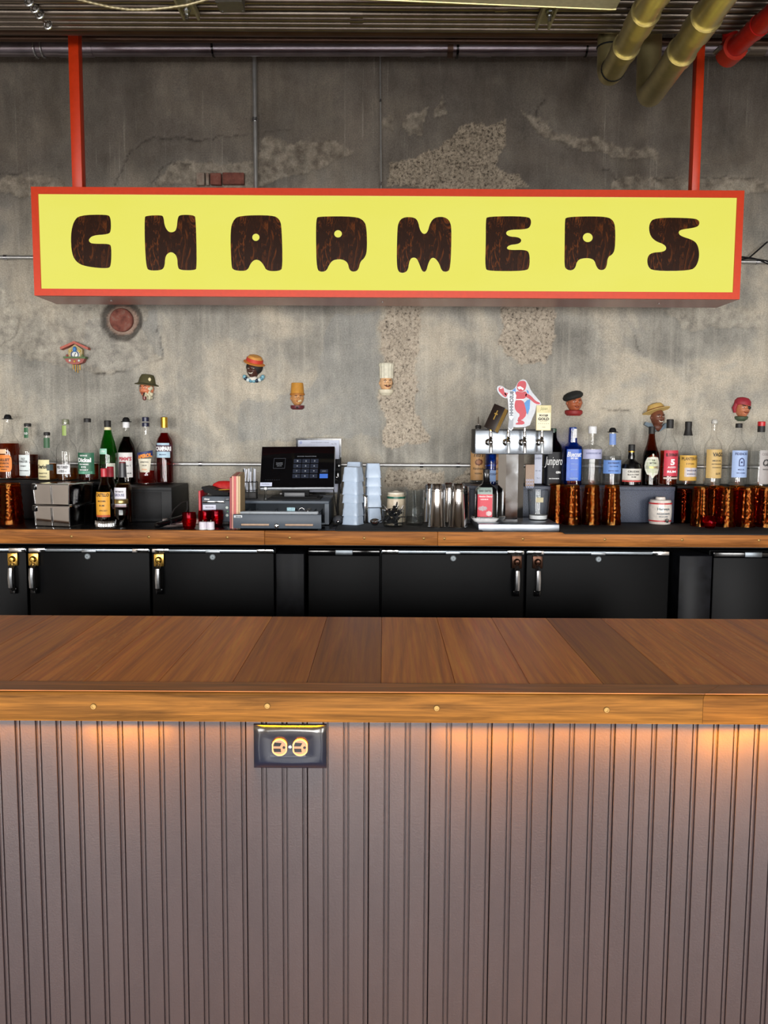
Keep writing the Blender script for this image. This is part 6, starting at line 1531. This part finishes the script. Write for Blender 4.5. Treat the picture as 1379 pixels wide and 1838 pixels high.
MB().torus((0, 0, 46*kk_), 5.5*kk_, 0.0009, 'Z', 24, 6).build('rim', 'chrome', t)
# glass of pour spouts
gp, kk_ = at(706, 949); gp.y += 20*kk_; gp.z = CT+0.006
t = thing('spout_glass', 'short clear glass filled with black and steel pour spouts', 'glass', gp)
MB().lathe([(0, 0.006), (17*kk_, 0.006), (20*kk_-0.002, 30*kk_), (20*kk_, 30*kk_), (17.8*kk_, 0.002), (17*kk_, 0), (0, 0)], 32).build('glass_body', 'thick_glass', t)
MB().torus((0, 0, 30*kk_), 20*kk_-0.001, 0.0012, 'Z', 32, 6).build('rim', 'chrome', t)
spw = ('laid lowest', 'against the left wall', 'pointing at the tubs', 'on the right side', 'standing straight up', 'at the back rim', 'near the front', 'leaning on the mixing glass side', 'resting on top', 'tilted over the left rim', 'at the top right', 'topmost, pointing up')
random.seed(5)
sp0 = None
for i in range(12):
    a = i*2.4; rr = (0.010 + 0.019*((i*0.618) % 1)); zc = 0.016 + 0.0052*i
    loc = Vector((gp.x + rr*math.cos(a), gp.y + rr*math.sin(a)*0.9, gp.z + zc))
    if sp0 is None:
        sp0 = thing('pour_spout', 'x', 'pour spout', loc, group='pour spouts in the short glass')
        MB().lathe([(0, -0.014), (0.0075, -0.014), (0.0085, -0.004), (0.0085, 0), (0.012, 0.001), (0.012, 0.004), (0.006, 0.006), (0, 0.006)], 14).build('plug', 'matte_black', sp0)
        MB().tube([(0, 0, 0.004), (0.001, 0, 0.012), (0.004, 0, 0.022), (0.010, 0, 0.034)], [0.0042, 0.0038, 0.0032, 0.0024], 10).build('tube', 'chrome', sp0)
        o = sp0
    else: o = dup(sp0, loc)
    o['label'] = 'black and steel pour spout in the short glass, ' + spw[i]
    o.rotation_euler = (random.uniform(-1.5, 1.5), random.uniform(-1.4, 1.4), random.uniform(0, 6))
    if i > 7: o.rotation_euler = (random.uniform(-.8, .8), random.uniform(-.8, .8), random.uniform(0, 6))
# loose strainer left of the glass, steel scoop
t = thing('bar_strainer', 'small steel strainer lying between the tubs and the spout glass', 'strainer', (D(673, 930, 3.50).x, 3.50, CT+0.006))
MB().lathe([(0, 0.010), (0.012, 0.010), (0.020, 0.022), (0.021, 0.023), (0.014, 0.008), (0, 0.004)], 24, mat=Matrix.Rotation(math.radians(24), 4, 'X')).build('bowl', 'mirror_steel', t)
MB().tube([(0.018, 0, 0.018), (0.05, 0.014, 0.030)], 0.003, 8).build('handle', 'ink', t)
for i in range(6): MB().torus((-0.012+0.005*i, -0.006, 0.021), 0.004, 0.0008, 'X', 12, 5).build('coil', 'chrome', t)
# lidded ceramic jar with green band
jp, kk_ = at(711, 930, back=0.10)
jp = D(711, 921, 3.68); jp.z = CT; kk_ = K(3.68)
t = thing('ceramic_jar', 'cream crock with a green band behind the spout glass', 'jar', jp)
jz = D(711, 882, 3.68).z - CT
MB().lathe([(0, 0), (14.5*kk_, 0), (16*kk_, 0.004), (16.5*kk_, jz*0.5), (16*kk_, jz*0.86), (14.5*kk_, jz*0.92), (0, jz*0.92)], 32).build('body', paint(S(206, 190, 166), 0.3), t)
MB().lathe([(16.2*kk_, jz*0.78), (16.6*kk_, jz*0.79), (16.6*kk_, jz*0.84), (16.2*kk_, jz*0.85)], 32, close=True).build('band', paint(S(38, 96, 78), 0.35), t)
MB().lathe([(15*kk_, jz*0.92), (15*kk_, jz*0.97), (6*kk_, jz*1.0), (3*kk_, jz*1.03), (0, jz*1.035)], 28).build('lid', paint(S(222, 214, 196), 0.35), t)
# mixing glass
mp_, kk_ = at(745, 946); mp_.y += 17*kk_; mp_.z = CT+0.006
t = thing('mixing_glass', 'tall cut glass mixing beaker between the spout glass and shakers', 'glass', mp_)
hgt = 63*kk_
MB().lathe([(0, 0.010), (15.5*kk_, 0.010), (16*kk_, hgt*0.97), (17.2*kk_, hgt), (16.8*kk_, hgt*0.97), (16.8*kk_, 0.01), (15.8*kk_, 0), (0, 0)], 64, flute=lambda a, z: 1+0.012*math.cos(16*a)*(0.1 < z/hgt < 0.75)).build('glass_body', 'thick_glass', t)
MB().torus((0.012, -17.2*kk_-0.006, hgt*0.42), 0.019, 0.0022, 'Y', 28, 8).build('handle_ring', 'clear_spirit', t)
MB().tube([(0.004, 0.004, 0.012), (-0.004, -0.002, hgt*0.99)], 0.006, 10).ball((0.004, 0.004, 0.020), (0.009, 0.006, 0.012), 10, 8).build('glass_rod', 'clear_spirit', t)
# shaker tins
def tin(label, cx, yb, ytop, rb, rt, Y=None, rz=0):
    if Y is None:
        p, k_ = at(cx, yb); p.y += rb*k_; 
    else: p = D(cx, yb, Y)
    k_ = K(p.y); p.x = D(cx, yb, p.y).x; p.z = CT+0.006
    h_ = (yb-ytop)*k_
    t = thing('shaker_tin', label, 'shaker', p, rz, 'steel shaker tins')
    MB().lathe([(0, 0.001), (rb*k_*0.96, 0.001), (rb*k_*1.02, 0), (rb*k_*1.03, 0.003), (rb*k_, 0.005), (rt*k_*1.06, h_*0.80), (rt*k_, h_*0.97), (rt*k_*0.93, h_), (rt*k_*0.85, h_-0.003), (0, h_-0.003)], 40).build('body', 'mirror_steel', t)
    MB().torus((0, 0, 0.0025), rb*k_*1.025, 0.002, 'Z', 36, 6).build('rim', 'chrome', t)
    for f_ in (0.84, 0.91): MB().torus((0, 0, h_*f_), rt*k_*(1.06 - 0.3*(f_-0.80)), 0.0012, 'Z', 36, 6).build('ring', 'steel', t)
    return t
tin('steel shaker tin upside down at the front, beside the mixing glass', 784, 950, 873, 15.5, 11.5)
tin('steel shaker tin upside down at the front, nearest the red labelled bottle', 822, 950.5, 873, 17, 12)
tin('steel shaker tin upside down in the back row, beside the mixing glass', 773, 936, 868, 13, 10.5, 3.66)
tin('steel shaker tin upside down in the back row, between the two front tins', 805, 936, 866, 14, 11, 3.66)
tin('steel shaker tin upside down in the back row, near the brown paper label', 832, 938, 872, 12.5, 10.5, 3.61)

# ================================================================== BEER TOWER
bY0 = G(930, 955, CT).y
t = thing('beer_tower', 'stainless steel T shaped draft beer tower with four taps', 'beer tower', (D(931, 940, 3.50).x, 3.50, CT))
tx0 = t.location.x
X_ = lambda px, py, Y: D(px, py, Y).x - tx0
Z_ = lambda py, Y, px=925: D(px, py, Y).z - CT
MB().box(X_(859, 950, 3.38), X_(1004, 950, 3.38), 3.375-3.50, 0.14, 0, Z_(941, 3.375), 0.002).build('base_plate', paint((0.34, 0.37, 0.42, 1), 0.33, 1.0, 0.1, 20), t)
bT = Z_(941, 3.375)
cyl = 3.47
ca, cb = X_(899, 900, cyl), X_(938, 900, cyl)
w_ = cb-ca; cut = w_*0.22
# chamfered square column
plan = [(ca+cut, -0.03), (cb-cut, -0.03), (cb+0.006, -0.03+cut*0.9), (cb+0.006, 0.06), (ca-0.010, 0.06), (ca-0.010, -0.03+cut*0.9)]
z0c, z1c = bT, Z_(815, 3.47)
v = [(x, y, z0c) for x, y in plan] + [(x, y, z1c) for x, y in plan]; nP = len(plan)
MB().add(v, [(i, (i+1) % nP, (i+1) % nP+nP, i+nP) for i in range(nP)]).build('column', paint((0.46, 0.48, 0.50, 1), 0.07, 1.0, 0.05, 20), t, smooth=False)
hY = 3.44
ha, hb = X_(853.5, 790, hY), X_(993, 790, hY)
hz0, hz1 = Z_(815.5, hY), Z_(771.5, hY)
MB().box(ha, hb, hY-3.50, 0.085, hz0, hz1, 0.003).build('tap_head', paint((0.30, 0.33, 0.37, 1), 0.27, 1.0, 0.12, 10), t)
MB().box(ha-0.001, hb+0.001, hY-3.50-0.001, 0.086, hz1-0.004, hz1+0.003, 0.001).build('head_trim', 'ink', t)
for sx in (ha, hb):
    MB().box(sx-0.0015, sx+0.0015, hY-3.50+0.006, 0.08, hz0+0.004, hz1-0.004, 0.0005).build('end_plate', 'ink', t)
fx = []
for i, px in enumerate((880.5, 912, 941, 972)):
    x = X_(px, 793, hY-0.03); zf = Z_(794, hY-0.03); y = hY-3.50
    fx.append((x, zf))
    fo = MB().lathe([(0, 0), (0.014, 0), (0.014, 0.004), (0.009, 0.007), (0.007, 0.02), (0.007, 0.034)], 18, mat=Matrix.Translation((x-0.005, y, zf)) @ Matrix.Rotation(PI/2, 4, 'X'))
    fo.ball((x, y-0.038, zf), (0.0105, 0.012, 0.012), 14, 10)
    fo.build('faucet', 'chrome', t)
    sp = [f for f in t.children if f.name.startswith('faucet')][-1]
    MB().tube([(x, y-0.040, zf), (x+0.001, y-0.046, zf-0.014), (x+0.001, y-0.046, zf-0.042)], [0.0085, 0.0075, 0.0065], 14).build('spout', 'chrome' if i % 2 == 0 else paint(S(190, 196, 200), 0.25, 0.5), sp)
    MB().lathe([(0.006, 0.008), (0.0085, 0.014), (0.006, 0.020), (0.0075, 0.026), (0.005, 0.040), (0.005, 0.047), (0, 0.047)], 16, mat=Matrix.Translation((x, y-0.038, zf))).build('collar', 'chrome', sp)
ty = 3.50
def tap_thing(name, label, i, dz=0.047):
    x, zf = fx[i]
    return thing(name, label, 'tap handle', (tx0+x, hY-0.038, CT+zf+dz), group='tap handles on the beer tower')
# 1 black book with gold page edges and a cross
t1 = tap_thing('tap_handle', 'tap handle shaped like a black book with a gold cross', 0)
kh = K(hY-0.04, 1.4)
Mb = Matrix.Rotation(math.radians(24), 4, 'Y') @ Matrix.Rotation(math.radians(-30), 4, 'Z')
bw, bh, bt_ = 11*kh, 46*kh, 0.022
MB().box(-bw, bw, -bt_, -bt_+0.0025, 0.002, bh, 0.001, mat=Mb).box(-bw, bw, bt_-0.0025, bt_, 0.002, bh, 0.001, mat=Mb).box(-bw-0.001, -bw+0.002, -bt_, bt_, 0.002, bh, 0.001, mat=Mb).build('cover', paint(S(34, 24, 20), 0.4), t1)
MB().box(-bw+0.002, bw-0.002, -bt_+0.0025, bt_-0.0025, 0.004, bh-0.002, mat=Mb).build('pages', paint(S(176, 140, 70), 0.45, 0.4, var=0.3, scale=300), t1, smooth=False)
MB().box(-0.0018, 0.0018, -bt_-0.0008, -bt_, bh*0.42, bh*0.80, mat=Mb).box(-0.007, 0.007, -bt_-0.0008, -bt_, bh*0.63, bh*0.68, mat=Mb).build('cross', paint(S(220, 180, 90), 0.35, 0.6), t1, smooth=False)
MB().lathe([(0.006, -0.001), (0.006, 0.006), (0.004, 0.008)], 14).build('ferrule', 'brass', t1)
# 2 pale blade with upright lettering
t1 = tap_thing('tap_handle', 'slim white tap handle with vertical lettering and grey arrow tip', 1)
q2 = lambda px, py: ((px-912)*kh, (775-py)*kh)
bl2 = [q2(*p) for p in ((911, 771), (912, 752), (910, 725), (908, 712), (912, 705), (921, 705), (924.5, 713), (921.5, 728), (920, 752), (920, 771), (916, 775.5))]
bo = MB().shape([bl2], -0.008, 0.004).build('blade', paint(S(206, 210, 216), 0.4), t1, smooth=False)
MB().shape([[q2(*p) for p in ((911.4, 769), (912, 752), (916, 757), (920, 752), (919.6, 769), (916, 773.5))]], -0.0086, -0.008).build('arrow', paint(S(136, 142, 150), 0.4), t1, smooth=False)
gv, gf = glyphs('BUSCHHHHH', 0.04)
MB().add([q2(916 - b*7, 727 + a*43)[0:1] + (-0.0088,) + q2(916 - b*7, 727 + a*43)[1:2] for a, b in gv], gf).build('lettering', paint(S(60, 70, 84), 0.5), bo, smooth=False)
MB().lathe([(0.006, -0.001), (0.006, 0.004), (0.004, 0.006)], 14).build('ferrule', 'steel', t1)
# 3 cut-out board with a red dancing figure
t1 = tap_thing('tap_handle', 'large white cut out tap handle with a red leaping figure', 2)
z4 = lambda pts: [((820+x/6.127-941)*kh, (775-(670+y/6.127))*kh) for x, y in pts]
outl = chaikin(z4([(700,86),(742,92),(775,150),(800,210),(880,300),(918,345),(905,370),(862,372),(850,440),(815,520),(790,600),(600,610),(590,560),(620,480),(612,330),(560,290),(500,290),(445,240),(423,190),(440,153),(490,160),(530,195),(592,208),(635,165),(655,115)]), 1)
brd = MB().shape([outl], -0.004, 0.008).build('board', paint(S(186, 190, 197), 0.45), t1, smooth=False)
rd = paint(S(176, 22, 46), 0.45)
fg = MB()
for pts in ([(660,112),(700,100),(740,108),(748,150),(735,200),(700,225),(660,212),(640,170)], [(640,210),(700,228),(735,212),(760,240),(735,300),(640,305),(615,260)],
            [(745,232),(800,262),(850,318),(905,340),(895,356),(850,350),(790,300),(735,270)], [(622,310),(715,308),(740,380),(760,470),(700,535),(655,520),(690,470),(640,430),(622,380)],
            [(650,520),(705,530),(735,545),(735,575),(640,578),(640,560),(672,552)], [(445,178),(470,165),(500,180),(505,220),(535,250),(530,285),(500,268),(470,235),(448,215)], [(505,225),(560,240),(620,262),(618,285),(560,272),(520,262)]):
    fg.shape([chaikin(z4(pts), 1)], -0.0056, -0.004)
fg.build('figure', rd, brd, smooth=False)
sh_ = MB()
for pts in ([(700,372),(760,310),(792,300),(790,400),(768,468),(735,420)], [(590,215),(628,178),(636,240),(612,250)], [(752,195),(772,215),(778,245),(756,228)]):
    sh_.shape([z4(pts)], -0.0052, -0.004)
sh_.build('blue_patch', paint(S(46, 124, 190), 0.45), brd, smooth=False)
wf_ = MB()
for pts in ([(650,170),(680,160),(720,185),(712,206),(690,190),(665,195)], [(455,178),(485,172),(488,186),(460,190)], [(640,300),(720,298),(718,308),(642,311)]): wf_.shape([z4(pts)], -0.0060, -0.0054)
wf_.build('white_mark', 'white', brd, smooth=False)
MB().lathe([(0.006, -0.001), (0.006, 0.012), (0.004, 0.014)], 14).build('ferrule', 'steel', t1)
# 4 cream plaque
t1 = tap_thing('tap_handle', 'cream plaque tap handle reading KOJI GOLD', 3)
q4 = lambda px, py: ((px-972)*kh, (775-py)*kh)
pq = MB().box(q4(960.5, 0)[0], q4(987, 0)[0], -0.010, 0.002, 0.0015, q4(0, 729.5)[1], 0.0015).build('plaque', paint(S(212, 200, 154), 0.5), t1)
MB().box(q4(961.5, 0)[0], q4(986, 0)[0], -0.0106, -0.010, q4(0, 773)[1], q4(0, 743)[1]).build('panel', paper(S(228, 218, 186)), pq, smooth=False)
lt = MB()
for tx_, px, py, ww, hh2, b in (('KOJI', 973.5, 748, 15, 4.6, .05), ('GOLD', 973.5, 753.8, 20, 5.2, .05), ('RICE LAGER', 973.5, 758, 12, 1.3, 0), ('- - - - - -', 973.5, 762, 20, 0.5, .06), ('4.8%', 974, 768.5, 6, 1.6, 0)):
    text_flat(lt, tx_, q4(px, 0)[0], -0.0109, q4(0, py)[1], ww*kh, hh2*kh, b)
lt.build('lettering', 'ink', pq, smooth=False)
text_flat(MB(), 'Japan', q4(973.5, 0)[0], -0.0103, q4(0, 736)[1], 13*kh, 7*kh, 0.0, 0.3).build('lettering', paint(S(110, 118, 60), 0.5), pq, smooth=False)
MB().lathe([(0.006, -0.001), (0.006, 0.002), (0.004, 0.003)], 14).build('ferrule', 'steel', t1)

# ---- things around the tower
pc = D(966, 936, 3.56); kk_ = K(3.56)
t = thing('plastic_cup', 'clear plastic quart cup with a small tan label right of the beer column', 'cup', (pc.x, 3.56, CT+bT+0.0005))
hgt = D(966, 879, 3.56).z - CT - bT
MB().lathe([(0, 0.003), (15.5*kk_, 0.003), (19*kk_, hgt*0.98), (20*kk_, hgt), (19.4*kk_, hgt*0.96), (16.5*kk_, 0), (0, 0)], 32).build('cup', 'thick_glass', t)
MB().torus((0, 0, hgt-0.002), 19.6*kk_, 0.0018, 'Z', 32, 6).build('rim', 'clear_spirit', t)
MB().lathe([(0, 0.004), (15.5*kk_, 0.004), (16*kk_, 0.020), (0, 0.020)], 28).build('contents', 'white', t)
lb = MB(); v = []
for j in range(2):
    for i in range(7):
        a = -2.0 + 0.72*i/6 ; r = (16.5+2.2*(0.56+0.2*j))*kk_ + 0.0012
        v.append((r*math.cos(a), r*math.sin(a), hgt*(0.60+0.16*j)))
lb.add(v, [(i, i+1, i+8, i+7) for i in range(6)]).build('label', paper(S(196, 184, 150)), t)
def card(name, label, xa, xb, ya, yb, Y, c, cat, txt=(), z=CT):
    a, b = D(xa, yb, Y), D(xb, ya, Y)
    o = thing(name, label, cat, ((a.x+b.x)/2, Y, z))
    MB().box(-(b.x-a.x)/2, (b.x-a.x)/2, 0, 0.012, max(0, a.z-z) if name != 'card_box' else 0, b.z-z, 0.001).build('card', c, o)
    m_ = MB()
    for tx_, px, py, ww, hh2 in txt:
        q = D(px, py, Y); text_flat(m_, tx_, q.x-o.location.x, -0.0005, q.z-z, ww*K(Y), hh2*K(Y), 0.01)
    if m_.v: m_.build('lettering', paint(S(90, 96, 130), 0.5), o, smooth=False)
    return o
card('gin_carton', 'narrow pale blue carton behind the right side of the beer column', 959, 974, 812, 868, 3.78, paper(S(190, 196, 214)), 'carton', (('London', 966, 822, 12, 5), ('DRY GIN', 966, 845, 10, 2.4), ('No 3', 967, 858, 6, 2.4)), ZM)
o = card('playing_card_box', 'tan and white patterned card pack standing right of the beer column', 943, 960, 834, 881, 3.70, paper(S(168, 142, 122)), 'card pack', (), ZM)
for j in range(3):
    for i in range(3):
        q = D(946.5+i*4.6, 862+j*6, 3.70)
        MB().lathe([(0.0055, 0), (0.0055, 0.0008), (0.003, 0.0008), (0.003, 0.0)], 12, mat=Matrix.Translation((q.x-o.location.x, 0, q.z-ZM)) @ Matrix.Rotation(PI/2, 4, 'X'), close=True).build('ornament', paper(S(180, 186, 214)), o)
# ceramic barrel
pb, kk_ = at(1184.5, 938); pb.y = 3.66; pb.x = D(1184.5, 936, pb.y).x; kk_ = K(pb.y)
t = thing('ceramic_barrel', 'small white ceramic barrel decanter with red bands and a tap', 'decanter', pb)
H_ = 50*kk_
bp = [(0, 0), (17*kk_, 0), (18.3*kk_, 0.003), (20*kk_, H_*0.3), (20.3*kk_, H_*0.5), (20*kk_, H_*0.68), (18.2*kk_, H_*0.88), (17*kk_, H_*0.90), (9*kk_, H_*0.91), (8.4*kk_, H_*0.99), (7.4*kk_, H_), (0, H_)]
cr = paint(S(218, 210, 202), 0.22)
MB().lathe(bp, 40).build('body', cr, t)
rb_ = paint(S(190, 50, 56), 0.3)
for f0 in (0.13, 0.75):
    r0 = (19.3 if f0 < 0.5 else 19.9)*kk_
    MB().lathe([(r0-0.001, H_*f0), (r0+0.0012, H_*(f0+0.005)), (r0+0.0012, H_*(f0+0.05)), (r0-0.001, H_*(f0+0.055))], 40, close=True).build('band', rb_, t)
tm_ = MB()
for s_, zf, ww, hh2 in (('Harveys', 0.58, 22, 6), ('AGUARDIENTE', 0.42, 24, 3), ('DE LA CASA', 0.32, 16, 2.4)):
    gv, gf = glyphs(s_, 0.03)
    R2 = 20.3*kk_ + 0.0008
    tm_.add([(R2*math.sin(a*ww/20.3 + 0.0), -R2*math.cos(a*ww/20.3), H_*zf + b*hh2*kk_) for a, b in gv], gf)
tm_.build('lettering', paint(S(70, 90, 100), 0.5), t, smooth=False)
MB().lathe([(0.004, 0), (0.004, 0.014), (0.006, 0.016), (0, 0.017)], 12, mat=Matrix.Translation((5*kk_, -19*kk_, H_*0.16)) @ Matrix.Rotation(PI/2, 4, 'X')).torus((5*kk_, -19*kk_-0.012, H_*0.20), 0.006, 0.0016, 'Y', 16, 6).build('tap', 'ink', t)
# red glass ball candle
pb, kk_ = at(1274, 951); pb.y += 11*kk_; pb.x = D(1274, 951, pb.y).x
t = thing('glass_ball', 'round dimpled ruby glass votive in front of the amber tumblers', 'votive', pb)
fl = lambda a, z: 1 + 0.05*math.cos(8*a)*math.cos(z*500)
MB().lathe([(0, 0), (6*kk_, 0), (9.5*kk_, 5*kk_), (11*kk_, 12*kk_), (10*kk_, 19*kk_), (7*kk_, 24*kk_), (5.5*kk_, 24*kk_), (8*kk_, 18*kk_), (8.5*kk_, 12*kk_), (7*kk_, 6*kk_), (0, 4*kk_)], 48, flute=fl).build('glass_body', 'ruby', t)
MB().lathe([(0, 4.5*kk_), (6.6*kk_, 6.5*kk_), (7.6*kk_, 12*kk_), (0, 12.5*kk_)], 20).build('wax', paint(S(214, 50, 84), 0.4), t)
